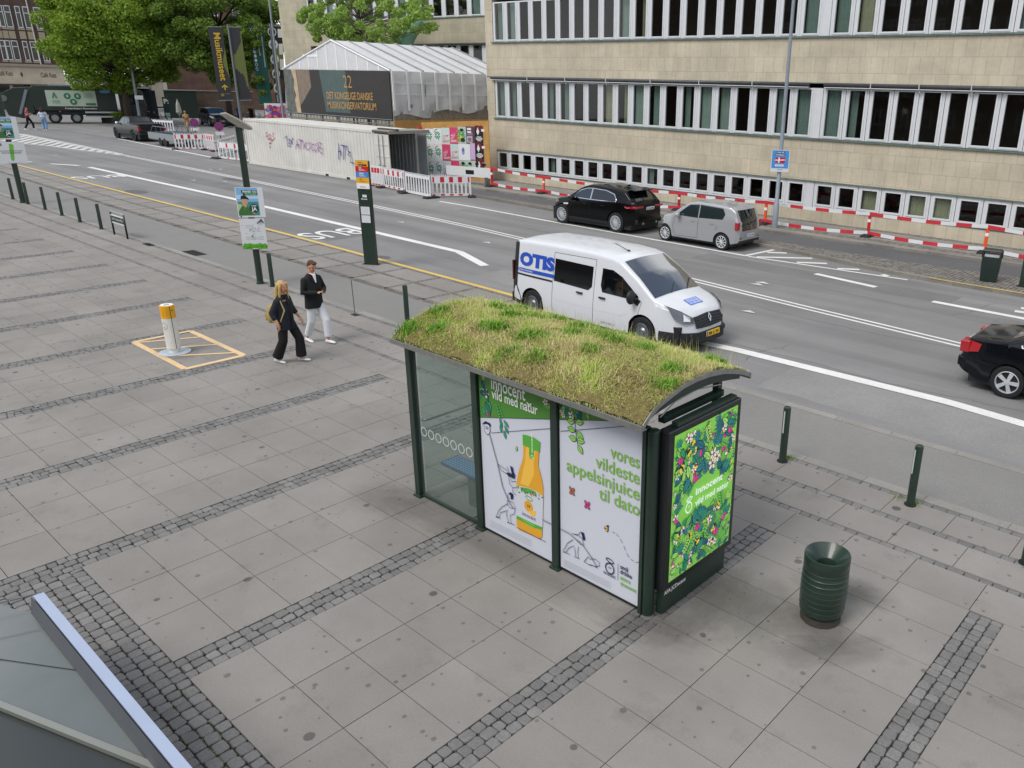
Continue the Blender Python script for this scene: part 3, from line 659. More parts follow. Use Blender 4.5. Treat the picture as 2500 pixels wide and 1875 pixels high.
# glass panes, rail, bench
SG = glass_mat('#eef4f2', .035, 'shelter_glass')
b = MB(); b.b2((1.55, YB-.005, .06), (2.74, YB+.005, 2.15)); gl = b.build('glass_pane', S, SG, world=True)
dots = Art(.0006); FROST = M('#e8eceb', .7, alpha=.5, name='frosted_film')
for i in range(7): dots.ring(1.67+i*.158, 1.035+.0*i, .058, .062, .016, FROST)
dots.build('dot_strip', gl, lambda u, v, h: (u, YB-.007-h, v), world=True)
b = MB(); b.b2((1.515, 3.78, .08), (1.525, 4.98, 2.2)); b.build('glass_pane', S, SG, world=True)
b = MB(); b.tube([(1.57, 3.74, 1.16), (1.62, 3.80, 1.16), (1.62, 4.95, 1.16)], .016, 10); b.build('rail', S, STEEL, smooth=True, world=True)
b = MB(); b.b2((1.55, YB-.02, .03), (2.75, YB+.02, .06)); b.build('bottom_rail', S, GREEN_PAINT, world=True)
bench = thing('seat_bench', None, None); bench.parent = S
BLUE = M('#44617e', .5, var=.12, scale=30, name='blue_grey_seat'); HOLE = M('#6f9cc4', .5, name='light_blue_dots')
b = MB(); b.b2((1.66, 3.93, .455), (4.9, 4.24, .50)); sb_ = b.build('seat', bench, BLUE, bevel=.012, world=True)
pa = Art(.0005)
for i in range(56):
    for j in range(6): pa.rect(1.70+i*.057, 3.955+j*.045, 1.70+i*.057+.038, 3.955+j*.045+.028, HOLE)
pa.b.v = [(v[0], v[1], .5012) for v in pa.b.v]; pa.b.build('perforation', sb_, recalc=False, world=True)
b = MB(); b.b2((2.18, 3.98, 0), (2.62, 4.19, .455)); b.build('leg', bench, M('#7c8480', .5, .5, var=.1, name='brushed_leg'), bevel=.01, world=True)
b = MB(); b.b2((4.2, 3.98, 0), (4.6, 4.19, .455)); b.build('leg', bench, M('#7c8480', .5, .5, var=.1, name='brushed_leg'), bevel=.01, world=True)

# ---------------------------------------------------------------- posters on the back wall
PW = M('#ccd0da', .45, name='poster_white'); PG = M('#4f8a34', .5, name='poster_green'); TXT = M('#7fb24a', .5, name='letter_green'); LWH = M('#f2f4ee', .5, name='letter_white')
LEAVES = [M(c, .55, name='leaf_ink') for c in ('#1f5a66', '#2c7a58', '#54a548', '#8fcb58', '#2f9a74')]; FEDGE = M('#15263a', .55, name='outline_ink')
PINK, CREAM, YELLOW, CORE = (M(c, .55, name='flower_ink') for c in ('#d1357f', '#f3dcc8', '#eec63a', '#5a3a6e'))
v5 = zm(1170, 900, 430/1274)
def c5(x, y): q = A(*v5(x, y), 1, YB-.012); return (q[0], q[2])
def floral(a, inside, n, size, rnd, flowers=.25):
    x0, y0, x1, y1 = inside[0]
    k = 0; l0 = a.l; K = 40 if n > 100 else 14
    while k < n:
        a.l = l0+8*rnd.randrange(K)
        x, y = rnd.uniform(x0, x1), rnd.uniform(y0, y1)
        if not inside[1](x, y): k += .2; continue
        k += 1; t = rnd.random(); s = size*rnd.uniform(.7, 1.25)
        s = min(s, (x-x0+.004)*1.6+.01, (x1-x+.004)*1.6+.01, (y-y0+.004)*1.6+.01, (y1-y+.004)*1.6+.01)
        if s < size*.3: continue
        if t < 1-flowers:
            m = rnd.choice(LEAVES); ro = rnd.uniform(0, 6.3)
            kind = rnd.random()
            if kind < .4: a.leaf(x-math.cos(ro)*s/2, y-math.sin(ro)*s/2, s, s*.42, ro, m, FEDGE, FEDGE)
            elif kind < .75:
                for q in range(-3, 4): a.leaf(x-math.cos(ro)*s*.4, y-math.sin(ro)*s*.4, s*(.85-.07*abs(q)), s*.15, ro+q*.3, m, FEDGE)
            else:
                a.line([(x-math.cos(ro)*s*.5, y-math.sin(ro)*s*.5), (x+math.cos(ro)*s*.5, y+math.sin(ro)*s*.5)], s*.04, FEDGE)
                for q in range(-2, 3):
                    px, py = x+math.cos(ro)*s*.2*q, y+math.sin(ro)*s*.2*q
                    for sg in (-1, 1): a.leaf(px, py, s*.34, s*.15, ro+sg*1.0, m, FEDGE)
        else:
            f = rnd.random()
            if f < .45: a.flower(x, y, s*.42, 5, CREAM, FEDGE, CORE, rnd.random()*6)
            elif f < .75:
                for q in range(6): a.ell(x+rnd.uniform(-1, 1)*s*.2, y+rnd.uniform(-1, 1)*s*.2, s*.14, s*.14, FEDGE, 8); a.ell(x+rnd.uniform(-1, 1)*s*.2, y+rnd.uniform(-1, 1)*s*.2, s*.13, s*.13, YELLOW, 8)
            else:
                ro = rnd.uniform(-.6, .6)
                for q in (-.5, 0, .5): a.leaf(x, y-s*.25, s*.5, s*.26, 1.57+q+ro, PINK, FEDGE)
    a.l = l0+8*K+24
def header_line(x): return 1.60+(x-2.9)*.268
def panel(x0, x1, hdr):
    fr = MB()
    for lo, hi in (((x0-.012, .03), (x0, 2.18)), ((x1, .03), (x1+.012, 2.18)), ((x0, .03), (x1, .048)), ((x0, 2.165), (x1, 2.18))): fr.b2((lo[0], YB-.02, lo[1]), (hi[0], YB+.02, hi[1]))
    p = thing('poster_panel', None, None); p.parent = S
    fr.build('frame', p, BLACK, world=True); bb = MB(); bb.b2((x0, YB-.008, .048), (x1, YB+.012, 2.165)); bb.build('backing', p, PW, world=True)
    return p
fn = lambda u, v, h: (u, YB-.0085-h, v)
rnd = random.Random(3)
# left panel: green header, rope pullers and the bottle
p1 = panel(2.868, 4.118, 1); a = Art(.00005)
X0, X1, ZT = 2.868, 4.118, 2.165
a.poly([(X0, header_line(X0)), (X1, header_line(X1)), (X1, ZT), (X0, ZT)], PG)
tz = (c5(90, 140), c5(335, 235)); n0 = c5(88, 142); n1 = c5(335, 236); n2 = c5(92, 205); n3 = c5(424, 333)
def intext(x, y): return (n0[0]-.04 < x < n3[0]+.05) and (y > n2[1]-.16) or y < header_line(x)+.02
floral(a, ((X0+.004, 1.62, X1-.004, ZT-.004), lambda x, y: not intext(x, y)), 46, .15, rnd, .22)
a.text('innocent', n0[0], n0[1], .165, LWH, .014, width=n1[0]-n0[0]); a.text('vild med natur', n2[0], n2[1]-.01, .125, LWH, .012, width=n3[0]-n2[0])
sp_ = c5(362, 262); a.leaf(sp_[0], sp_[1], .05, .025, .5, LWH); a.leaf(sp_[0], sp_[1], .05, .025, 2.6, LWH)
a.line([(X0, header_line(X0)), (X1, header_line(X1))], .006, FEDGE)
a.line([c5(88, 464), c5(522, 432)], .006, NAVY); cx, cz = c5(58, 430); a.ell(cx, cz, .055, .085, PW); a.ring(cx, cz, .055, .085, .008, NAVY); a.ring(cx, cz+.004, .03, .016, .006, NAVY); a.ell(cx, cz, .01, .014, NAVY)
a.poly([c5(22, 400), c5(45, 378), c5(80, 395), c5(88, 420), c5(60, 402)], FEDGE)
for q in ((150, 360, -1.2), (178, 372, -.7), (155, 400, -1.5), (185, 410, -1.0), (180, 445, -1.3)):
    x_, z_ = c5(q[0], q[1]); a.leaf(x_, z_, .11, .04, q[2], LEAVES[4], FEDGE, FEDGE)
x_, z_ = c5(268, 595); a.leaf(x_, z_, .07, .03, 1.3, LEAVES[3], NAVY)
# bottle
ORA = M('#e0a22c', .45, name='juice_orange'); ORB = M('#f0bd4a', .45, name='juice_light'); CAPG = M('#57a83c', .45, name='cap_green')
L5 = lambda pts: [c5(*q) for q in pts]
a.poly(L5([(318, 545), (322, 610), (316, 660), (290, 730), (276, 800), (272, 870), (272, 1130), (290, 1165), (440, 1228), (456, 1215), (458, 1150), (466, 920), (463, 850), (452, 790), (428, 700), (434, 600)]), ORA)
a.poly(L5([(340, 560), (335, 660), (318, 740), (300, 830), (360, 850), (400, 760), (395, 680), (410, 600)]), ORB)
a.poly(L5([(315, 475), (345, 480), (400, 500), (443, 530), (438, 604), (318, 552)]), CAPG)
a.poly(L5([(365, 500), (400, 512), (398, 640), (385, 655), (368, 648), (362, 620)]), CAPG)
lp = c5(384, 605); a.text('innocent', lp[0]+.012, lp[1], .026, LWH, .01, rot=math.pi/2, width=.235); a.ring(lp[0], lp[1]-.055, .018, .02, .006, LWH)
a.poly(L5([(272, 860), (300, 850), (360, 862), (420, 890), (465, 925), (460, 1150), (400, 1125), (272, 1062)]), PW)
a.poly(L5([(272, 1060), (400, 1122), (458, 1145), (458, 1168), (400, 1150), (272, 1085)]), CAPG)
a.poly(L5([(300, 855), (360, 865), (415, 893), (412, 925), (360, 900), (305, 890)]), CAPG)
for q in range(26):
    x_, z_ = c5(rnd.uniform(276, 460), 0); t = rnd.uniform(0, 1); x_, z_ = c5(276+184*t, 868+52*t+rnd.uniform(-14, 22)); a.leaf(x_, z_, .045, .018, rnd.uniform(0, 6), rnd.choice(LEAVES+[PINK]), None)
x_, z_ = c5(362, 938); a.ring(x_, z_, .062, .024, .012, LEAVES[2], rot=-.1)
x_, z_ = c5(360, 996); a.ell(x_, z_, .075, .078, ORA); a.ell(x_-.012, z_+.005, .008, .02, BLACK); a.ell(x_+.018, z_+.005, .008, .02, BLACK); x2, z2_ = c5(388, 1045); a.poly([(x2-.07, z2_+.01), (x2+.06, z2_+.05), (x2+.06, z2_-.0), (x2+.01, z2_-.045), (x2-.05, z2_-.03)], ORB)
q0, q1 = c5(314, 1056), c5(413, 1105); a.text('innocent', q0[0], q0[1], .055, NAVY, .004, width=q1[0]-q0[0])
q0, q1 = c5(320, 1092), c5(400, 1135); a.line([q0, (q1[0], q0[1]-.005)], .012, LEAVES[3]); a.line([(q0[0]+.02, q0[1]-.035), (q1[0], q0[1]-.04)], .012, LEAVES[3])
# line figures hauling the rope
def pl(pts, w=.007, m=NAVY): a.line(L5(pts), w, m)
rope = [(75, 470), (135, 690), (170, 850), (215, 960), (245, 1005)]; pl(rope, .016); pl(rope, .006, PW)
pl([(135, 695), (165, 735), (200, 760), (225, 765)]); pl([(140, 690), (175, 715), (205, 735)]); a.poly(L5([(197, 750), (225, 752), (245, 770), (240, 785), (215, 780)]), NAVY)
a.poly(L5([(225, 700), (245, 712), (250, 745), (262, 770), (258, 795), (240, 790), (235, 745)]), NAVY); pl([(205, 705), (206, 720), (215, 722), (212, 745), (225, 755)])
pl([(215, 785), (222, 830), (245, 860), (245, 890), (270, 915)]); pl([(232, 790), (235, 815), (270, 815)]); pl([(245, 860), (275, 860)])
a.poly(L5([(212, 900), (230, 893), (247, 905), (248, 940), (232, 945), (228, 915)]), NAVY); pl([(210, 905), (210, 930), (225, 945)]); pl([(205, 950), (245, 965), (268, 1010), (225, 1005), (205, 975), (205, 950)])
pl([(210, 975), (165, 1000), (140, 1030), (130, 1060), (122, 1070), (150, 1070), (155, 1040), (190, 1030), (205, 1020), (200, 1060), (215, 1105), (205, 1110), (235, 1120), (225, 1060), (255, 1050), (262, 1015)]); pl([(122, 1072), (155, 1080)]); pl([(205, 1108), (260, 1130)])
rp = [(458, 1090), (522, 1122)]; pl(rp, .016); pl(rp, .006, PW); pl([(272, 1145), (485, 1252)], .008)
for k in range(4): pl([(78, 1092+k*13), (380+(8-k)*0, 1092+k*13+152)], .004, M('#9a9ca2', .6, name='small_print'))
a.build('poster', p1, fn, world=True)
# right panel
p2 = panel(4.238, 5.448, 1); a = Art(.00005); X0, X1 = 4.238, 5.448
zz = lambda x: min(ZT, header_line(x))
xe = 2.9+(ZT-1.60)/.268
a.poly([(X0, header_line(X0)), (xe, ZT), (X0, ZT)], PG)
floral(a, ((X0+.003, 1.97, xe-.12, ZT-.004), lambda x, y: y > header_line(x)+.035), 30, .11, rnd, .25)
a.line([(X0, header_line(X0)), (xe, ZT)], .006, FEDGE); a.line([c5(588, 452), c5(1080, 415)], .006, NAVY)
a.line(L5([(690, 345), (700, 470), (712, 540), (735, 590)]), .008, FEDGE)
for x_, y_, ro in ((690, 385, 3.3), (700, 385, .2), (695, 450, 3.1), (705, 455, -.5), (705, 515, 3.1), (708, 515, .1), (715, 550, -.9)):
    q = c5(x_, y_); a.leaf(q[0], q[1], .115, .065, ro, LEAVES[3], FEDGE, FEDGE)
for t, yl, yr, xl in (('vores', 640, 722, 950), ('vildeste', 722, 838, 843), ('appelsinjuice', 742, 954, 634), ('til dato', 955, 1066, 868)):
    r_ = c5(1160, yr); l_ = c5(xl, yl); a.text(t, r_[0], r_[1], .150, TXT, .012, 'r', width=r_[0]-l_[0])
def bfly(x, y, m):
    q = c5(x, y)
    for dx, dy, ro in ((-.02, .025, 2.2), (.02, .025, .9), (-.018, -.02, -2.2), (.018, -.02, -.9)): a.ell(q[0]+dx, q[1]+dy, .032, .02, NAVY, 10, ro); a.ell(q[0]+dx, q[1]+dy, .026, .015, m, 10, ro)
bfly(672, 886, M('#b8642c', .5, name='butterfly_brown')); bfly(782, 986, PINK)
q = c5(922, 1157); a.ell(q[0], q[1], .03, .036, NAVY); a.ell(q[0], q[1], .02, .03, YELLOW); a.line([(q[0]-.02, q[1]), (q[0]+.02, q[1])], .012, NAVY); a.ell(q[0]+.02, q[1]+.04, .02, .013, NAVY, 8, .8); a.ell(q[0]-.015, q[1]+.04, .016, .012, PW, 8, 2.0)
dash = [(963, 1178), (990, 1190), (1020, 1225), (1045, 1275), (1065, 1330), (1095, 1375), (1130, 1398), (1168, 1400)]
for (s0, s1) in zip(dash[:-1], dash[1:]): a.line([c5(s0[0]+(s1[0]-s0[0])*.1, s0[1]+(s1[1]-s0[1])*.1), c5(s0[0]+(s1[0]-s0[0])*.7, s0[1]+(s1[1]-s0[1])*.7)], .006, NAVY)
rope = [(590, 1158), (650, 1190), (740, 1262), (800, 1345), (855, 1435)]; pl(rope, .016); pl(rope, .006, PW)
a.poly(L5([(735, 1178), (758, 1185), (768, 1225), (768, 1240), (752, 1238), (745, 1205)]), NAVY); pl([(735, 1180), (722, 1195), (725, 1215), (745, 1222)])
pl([(720, 1200), (670, 1192), (715, 1205)]); pl([(745, 1225), (760, 1275), (735, 1270), (690, 1225)]); pl([(680, 1235), (640, 1262), (620, 1300), (607, 1312), (630, 1325), (650, 1295), (685, 1280), (695, 1310), (700, 1350), (690, 1358), (720, 1368), (715, 1330), (720, 1285)])
pl([(607, 1322), (658, 1342)]); pl([(690, 1358), (725, 1372)])
pl([(760, 1395), (785, 1365), (790, 1355), (800, 1375), (840, 1375), (870, 1400), (872, 1425), (850, 1430), (800, 1418), (760, 1395)]); pl([(800, 1415), (830, 1425), (855, 1440)])
q = c5(946, 1444); a.ring(q[0], q[1], .062, .066, .014, NAVY, 22); a.ell(q[0]-.012, q[1]+.01, .005, .014, NAVY, 8); a.ell(q[0]+.012, q[1]+.01, .005, .014, NAVY, 8); q = c5(947, 1388); a.ring(q[0], q[1], .055, .022, .012, NAVY, 20, -.15)
q0, q1 = c5(902, 1478), c5(987, 1515); a.text('innocent', q0[0], q0[1], .048, NAVY, .008, width=q1[0]-q0[0]); a.line([c5(1006, 1408), c5(1005, 1527)], .005, NAVY)
for t, y_, x_, m in (('små', 1442, 1080, NAVY), ('drikke', 1478, 1106, NAVY), ('store', 1520, 1095, TXT), ('drømme', 1562, 1137, TXT)):
    q0 = c5(1022, y_); q1 = c5(x_, y_+.42*(x_-1022)); a.text(t, q0[0], q0[1], .055, m, .016, width=q1[0]-q0[0])
for k in range(4): pl([(614, 1378+k*13), (955, 1378+k*13+170)], .004, M('#9a9ca2', .6, name='small_print'))
a.build('poster', p2, fn, world=True)

# ---------------------------------------------------------------- lightbox at the end of the shelter
LB = thing('advert_lightbox', None, None); LB.parent = S
DKF = M('#15181b', .4, coat=.3, name='black_frame'); XF = 5.70
b = MB(); b.b2((5.60, 3.80, .0), (5.68, 5.03, .30)); b.build('base', LB, GREEN_PAINT, bevel=.006, world=True)
b = MB(); b.b2((5.56, 3.78, .30), (XF, 5.13, 2.20)); b.build('case', LB, DKF, bevel=.012, world=True)
b = MB(); b.b2((5.60, 3.95, 2.205), (5.68, 5.05, 2.25)); b.b2((5.46, 3.9, 2.22), (5.54, 5.0, 2.29)); b.build('top_rail', LB, GREEN_PAINT, world=True)
b = MB(); b.tube([(5.52, 3.85, 2.3), (5.52, 4.1, 2.4), (5.52, 4.5, 2.43), (5.52, 4.95, 2.36)], .008, 6); b.build('cable', LB, M('#9aa09c', .4, .6, name='cable'), world=True)
LIT = lambda c: M(c, .3, emit=.22, name='backlit_print')
y0, y1, z0, z1 = 3.875, 5.055, .385, 2.135
sv = (LEAVES, FEDGE, PINK, CREAM, YELLOW, CORE)
LEAVES = [LIT(c) for c in ('#2a7f88', '#2f9a66', '#6cc450', '#a8e068', '#24907a', '#1f6a7a', '#8ad058')]; FEDGE = LIT('#0f2430'); PINK, CREAM, YELLOW, CORE = (LIT(c) for c in ('#e03a92', '#f6e2d0', '#f0d03c', '#55407a'))
a = Art(.00004); a.rect(y0, z0, y1, z1, LIT('#84cc50'))
floral(a, ((y0+.003, z0+.003, y1-.003, z1-.003), lambda x, y: not (1.05 < y < 1.44+.08*math.sin(x*6) and y0+.10 < x < y1-.07)), 420, .17, random.Random(11), .27)
a.text('innocent', 4.29, 1.30, .085, LIT('#ffffff'), .016, width=.52); a.text('vild med natur', 4.29, 1.165, .075, LIT('#ffffff'), .013, width=.66)
a.ring(4.17, 1.20, .055, .062, .014, LIT('#ffffff')); a.ring(4.175, 1.30, .05, .02, .012, LIT('#ffffff'), rot=.2); a.ell(4.16, 1.21, .004, .012, LIT('#ffffff'), 8); a.ell(4.18, 1.21, .004, .012, LIT('#ffffff'), 8)
a.build('poster', LB, lambda u, v, h: (XF+.002+h, u, v), world=True)
LEAVES, FEDGE, PINK, CREAM, YELLOW, CORE = sv
a = Art(); a.text('AFA JCDecaux', 3.83, .235, .05, LWH, .02, width=.40); a.build('lettering', LB, lambda u, v, h: (5.683+h, u, v), world=True)
# ================================================================ vehicles
TYRE = M('#17181a', .8, var=.15, name='tyre_rubber'); ALLOY = M('#c6c9cd', .35, .35, name='alloy_rim'); DGLASS = M('#0b0f12', .04, spec=.7, coat=.6, name='dark_car_glass')
PLAS = M('#1b1c1e', .55, var=.1, name='black_plastic'); CHROME = M('#d6d8da', .15, 1.0, name='chrome'); REDL = M('#a3101c', .15, coat=1.0, name='red_lamp_glass'); LAMPW = M('#d9dde0', .12, coat=1.0, metal=.4, name='lamp_glass'); SEAM = M('#0c0d0e', .8, name='panel_gap')
def ip(pl, x): return float(np.interp(x, [p[0] for p in pl], [p[1] for p in pl]))
class Car:
    """body skin from a roof line, a belt line and a plan outline; x forward, y left, z up, origin on the ground"""
    def __init__(s, root, top, belt, plan, sill, axles, wr, paint, tumble=.30, crown=.05, roofround=.10, arch=1.22, ends=(None, None), flare=.0):
        s.root, s.top, s.belt, s.plan, s.sill, s.axles, s.wr, s.tumble, s.crown, s.rr, s.arch = root, top, belt, plan, sill, axles, wr, tumble, crown, roofround, arch
        x0, x1 = top[0][0], top[-1][0]; xs = sorted(set([round(x0+(x1-x0)*i/66, 4) for i in range(67)]+[p[0] for p in top]+[a+d for a in axles for d in np.linspace(-wr*arch, wr*arch, 15)]))
        xs = [x for x in xs if x0 <= x <= x1]; b = MB(); b.mat(paint); rings = []
        for x in xs: rings.append(s.ring(x))
        n = len(rings[0]); V = [p for r in rings for p in r]
        b.add(V, [(i*n+k, i*n+k+1, (i+1)*n+k+1, (i+1)*n+k) for i in range(len(rings)-1) for k in range(n-1)]+[tuple(range(n)), tuple(((len(rings)-1)*n+k) for k in range(n))])
        s.body = b.build('body', root, smooth='auto')
        # dark underside and wheel housings
        u = MB(); w = min(p[1] for p in plan); zf = ip(sill, 0)+.12
        u.b2((x0+.25, -ip(plan, 0)+.12, .16), (x1-.25, ip(plan, 0)-.12, zf+.25)); u.build('underbody', root, PLAS)
    def zb(s, x): return min(ip(s.belt, x), ip(s.top, x)-.04)
    def zsill(s, x):
        z = ip(s.sill, x)
        for a in s.axles:
            d = abs(x-a); r = s.wr*s.arch
            if d < r: z = max(z, s.wr+math.sqrt(r*r-d*d)*1.0)
        return min(z, s.zb(x)-.05)
    def y(s, x, z):
        w = ip(s.plan, x); zb = s.zb(x); zs = ip(s.sill, x)
        if z <= zb:
            t = max(0, (z-zs)/max(.05, zb-zs)); return w*(.955+.045*math.sin(math.pi*min(1, .25+.75*t)))-.012*t
        return w*(.955+.045*math.sin(math.pi))-.012-(z-zb)*s.tumble
    def ring(s, x):
        zt, zb, zs = ip(s.top, x), s.zb(x), s.zsill(x); pts = []
        for t in (0, .15, .35, .55, .8, 1): z = zs+(zb-zs)*t; pts.append((s.y(x, z), z))
        hz = zt-zb; rr = min(s.rr, hz*.6); ze = zt-rr-s.crown*.6
        if ze > zb+.02:
            for t in (.5, 1): z = zb+(ze-zb)*t; pts.append((s.y(x, z), z))
        else: pts += [(pts[-1][0]-.005, zb+.004), (pts[-1][0]-.012, zb+.010)]; ze = zb+.010
        ye = pts[-1][0]
        for t in (.33, .66, 1): a = t*math.pi/2; pts.append((ye-rr*.95*(1-math.cos(a)) if False else ye-rr*.9*t*t, ze+(zt-s.crown*.6-ze)*math.sin(a)))
        yc, zc = pts[-1]
        for t in (.45, .75): pts.append((yc*(1-t), zc+(zt-zc)*(1-(1-t)**2)))
        L = [(x, p[0], p[1]) for p in pts]; C = [(x, 0.0, zt)]
        return L+C+[(x, -p[1], p[2]) for p in L[::-1]]
    def ztop(s, x, y):
        r = s.ring(x); ys = [p[1] for p in r[6:len(r)//2+1]]; zs = [p[2] for p in r[6:len(r)//2+1]]
        return float(np.interp(abs(y), ys[::-1], zs[::-1]))
    def side_poly(s, name, poly, mat, off=.006, sides=(-1, 1), par=None, trim=None, tw=.025):
        """a pane or badge outlined in side view, laid on the flank"""
        out = []
        for sg in sides:
            P = []
            for (a, c) in zip(poly, poly[1:]+poly[:1]):
                for t in (0, .25, .5, .75): P.append((a[0]+(c[0]-a[0])*t, a[1]+(c[1]-a[1])*t))
            cx, cz = sum(p[0] for p in P)/len(P), sum(p[1] for p in P)/len(P)
            b = MB(); b.mat(mat); V = [(p[0], sg*(s.y(*p)+off), p[1]) for p in P]+[(cx, sg*(s.y(cx, cz)+off), cz)]; n = len(P)
            b.add(V, [(i, (i+1) % n, n) for i in range(n)])
            if trim:
                b.mat(trim); V = []
                for p in P: q = (cx+(p[0]-cx)*(1+tw/max(.15, abs(p[0]-cx)+.05)), cz+(p[1]-cz)*(1+tw/max(.15, abs(p[1]-cz)+.05))); V += [(p[0], sg*(s.y(*p)+off*1.1), p[1]), (q[0], sg*(s.y(*q)+off*.8), q[1])]
                b.add(V, [(2*i, 2*i+1, 2*((i+1) % n)+1, 2*((i+1) % n)) for i in range(n)])
            out.append(b.build(name, par or s.root, smooth=False, recalc=False))
        return out
    def side_line(s, name, pts, w, mat, off=.003, sides=(-1, 1), par=None):
        for sg in sides:
            P = []
            for (a, c) in zip(pts[:-1], pts[1:]):
                for t in np.linspace(0, 1, 9): P.append(Vector((a[0]+(c[0]-a[0])*t, a[1]+(c[1]-a[1])*t)))
            V = []
            for i, p in enumerate(P):
                t = (P[min(i+1, len(P)-1)]-P[max(0, i-1)]); t = t.normalized() if t.length else Vector((1, 0)); q = Vector((-t.y, t.x))*w/2
                for e in (p+q, p-q): V.append((e.x, sg*(s.y(e.x, e.y)+off), e.y))
            b = MB(); b.mat(mat); b.add(V, [(2*i, 2*i+1, 2*i+3, 2*i+2) for i in range(len(P)-1)]); b.build(name, par or s.root, recalc=False)
    def top_pane(s, name, xa, xb, ya, yb, mat, off=.006, n=8, trim=None, par=None):
        """screen laid on the upper skin between stations xa and xb, half widths ya and yb there"""
        b = MB(); b.mat(mat); V = []
        for i in range(n+1):
            t = i/n; x = xa+(xb-xa)*t; w = ya+(yb-ya)*t
            dz = (ip(s.top, x+.01)-ip(s.top, x-.01))/.02; nl = math.hypot(1, dz)
            for k in range(9): y_ = w*(k/4-1); V.append((x-dz/nl*off, y_, s.ztop(x, y_)+off/nl))
        b.add(V, [(i*9+k, i*9+k+1, (i+1)*9+k+1, (i+1)*9+k) for i in range(n) for k in range(8)])
        return b.build(name, par or s.root, smooth=True)
    def wheels(s, spokes=10, rimmat=None, rim=.68, style='multi', inset=.0):
        rimmat = rimmat or ALLOY
        for a in s.axles:
            for sg in (-1, 1):
                yw = sg*(ip(s.plan, a)*.985-inset); w = thing('wheel', None, None, (a, yw, s.wr)); w.parent = s.root; r = s.wr
                b = MB(); b.lathe([(r*rim, 0), (r*.93, 0), (r, -.03), (r, -.19), (r*.93, -.22), (r*rim, -.22)], 28, axis='y', cap=False)
                if sg < 0: b.v = [(v[0], -v[1], v[2]) for v in b.v]
                b.build('tyre', w, TYRE, smooth='auto')
                m = MB(); R_ = r*rim
                m.mat(rimmat); m.lathe([(R_, -.002), (R_*.93, .004), (R_*.90, -.03), (R_*.9, -.06)], 28, axis='y', cap=False)
                m.mat(PLAS); m.lathe([(.01, -.05), (R_*.9, -.055)], 20, axis='y')
                m.mat(rimmat)
                if style == 'steel':
                    m.lathe([(.01, .0), (R_*.3, .0), (R_*.5, -.03), (R_*.86, -.012), (R_*.9, -.04)], 24, axis='y')
                else:
                    for k in range(spokes):
                        an = 2*math.pi*k/spokes; ww = R_*(.30 if style == 'five' else .11); c, d = math.cos(an), math.sin(an); P = []
                        for rr, hw, yy in ((R_*.12, ww*.45, -.004), (R_*.92, ww*.62, -.010), (R_*.92, ww*.55, -.04), (R_*.12, ww*.4, -.03)):
                            for e in (-1, 1): P.append((rr*c-e*hw*d, yy, rr*d+e*hw*c))
                        m.add(P, [(0, 1, 3, 2), (4, 5, 7, 6), (0, 2, 4, 6), (1, 7, 5, 3), (2, 3, 5, 4)])
                    m.lathe([(.001, .002), (R_*.17, .002), (R_*.2, -.02)], 14, axis='y')
                if sg < 0: m.v = [(v[0], -v[1], v[2]) for v in m.v]
                m.build('rim', w)
    def mirrors(s, x, z, mat, size=(.16, .22, .17)):
        for sg in (-1, 1):
            y_ = s.y(x, z); b = MB(); b.mat(mat).ell((x-.02, sg*(y_+.14), z+.04), (size[0]*.55, size[1]*.6, size[2]*.62), 12, 8); b.box((x+.02, sg*(y_+.02), z-.01), (.12, .12, .07)); b.build('mirror', s.root, smooth=True)
def plate(root, loc, rx, t, yellow=False, rz=0.0, w=.5, h=.115):
    """number plate facing +x (or -x when rz = pi)"""
    b = MB(); b.box((0, 0, 0), (.016, w, h)); p = thing('number_plate', None, None, loc); p.parent = root; p.rotation_euler = (0, rx, rz)
    b.build('plate', p, M('#f0c01c' if yellow else '#e4e6e8', .4, name='plate_yellow' if yellow else 'plate_white')); a = Art(.0008)
    a.rect(-w/2, -h/2, -w/2+.045, h/2, M('#2a4fa0', .4, name='plate_blue')); a.text(t, .02, -.040, .078, BLACK, .02, 'c', width=w*.78); a.build('digits', p, lambda u, v, hh: (.009+hh, u, v))
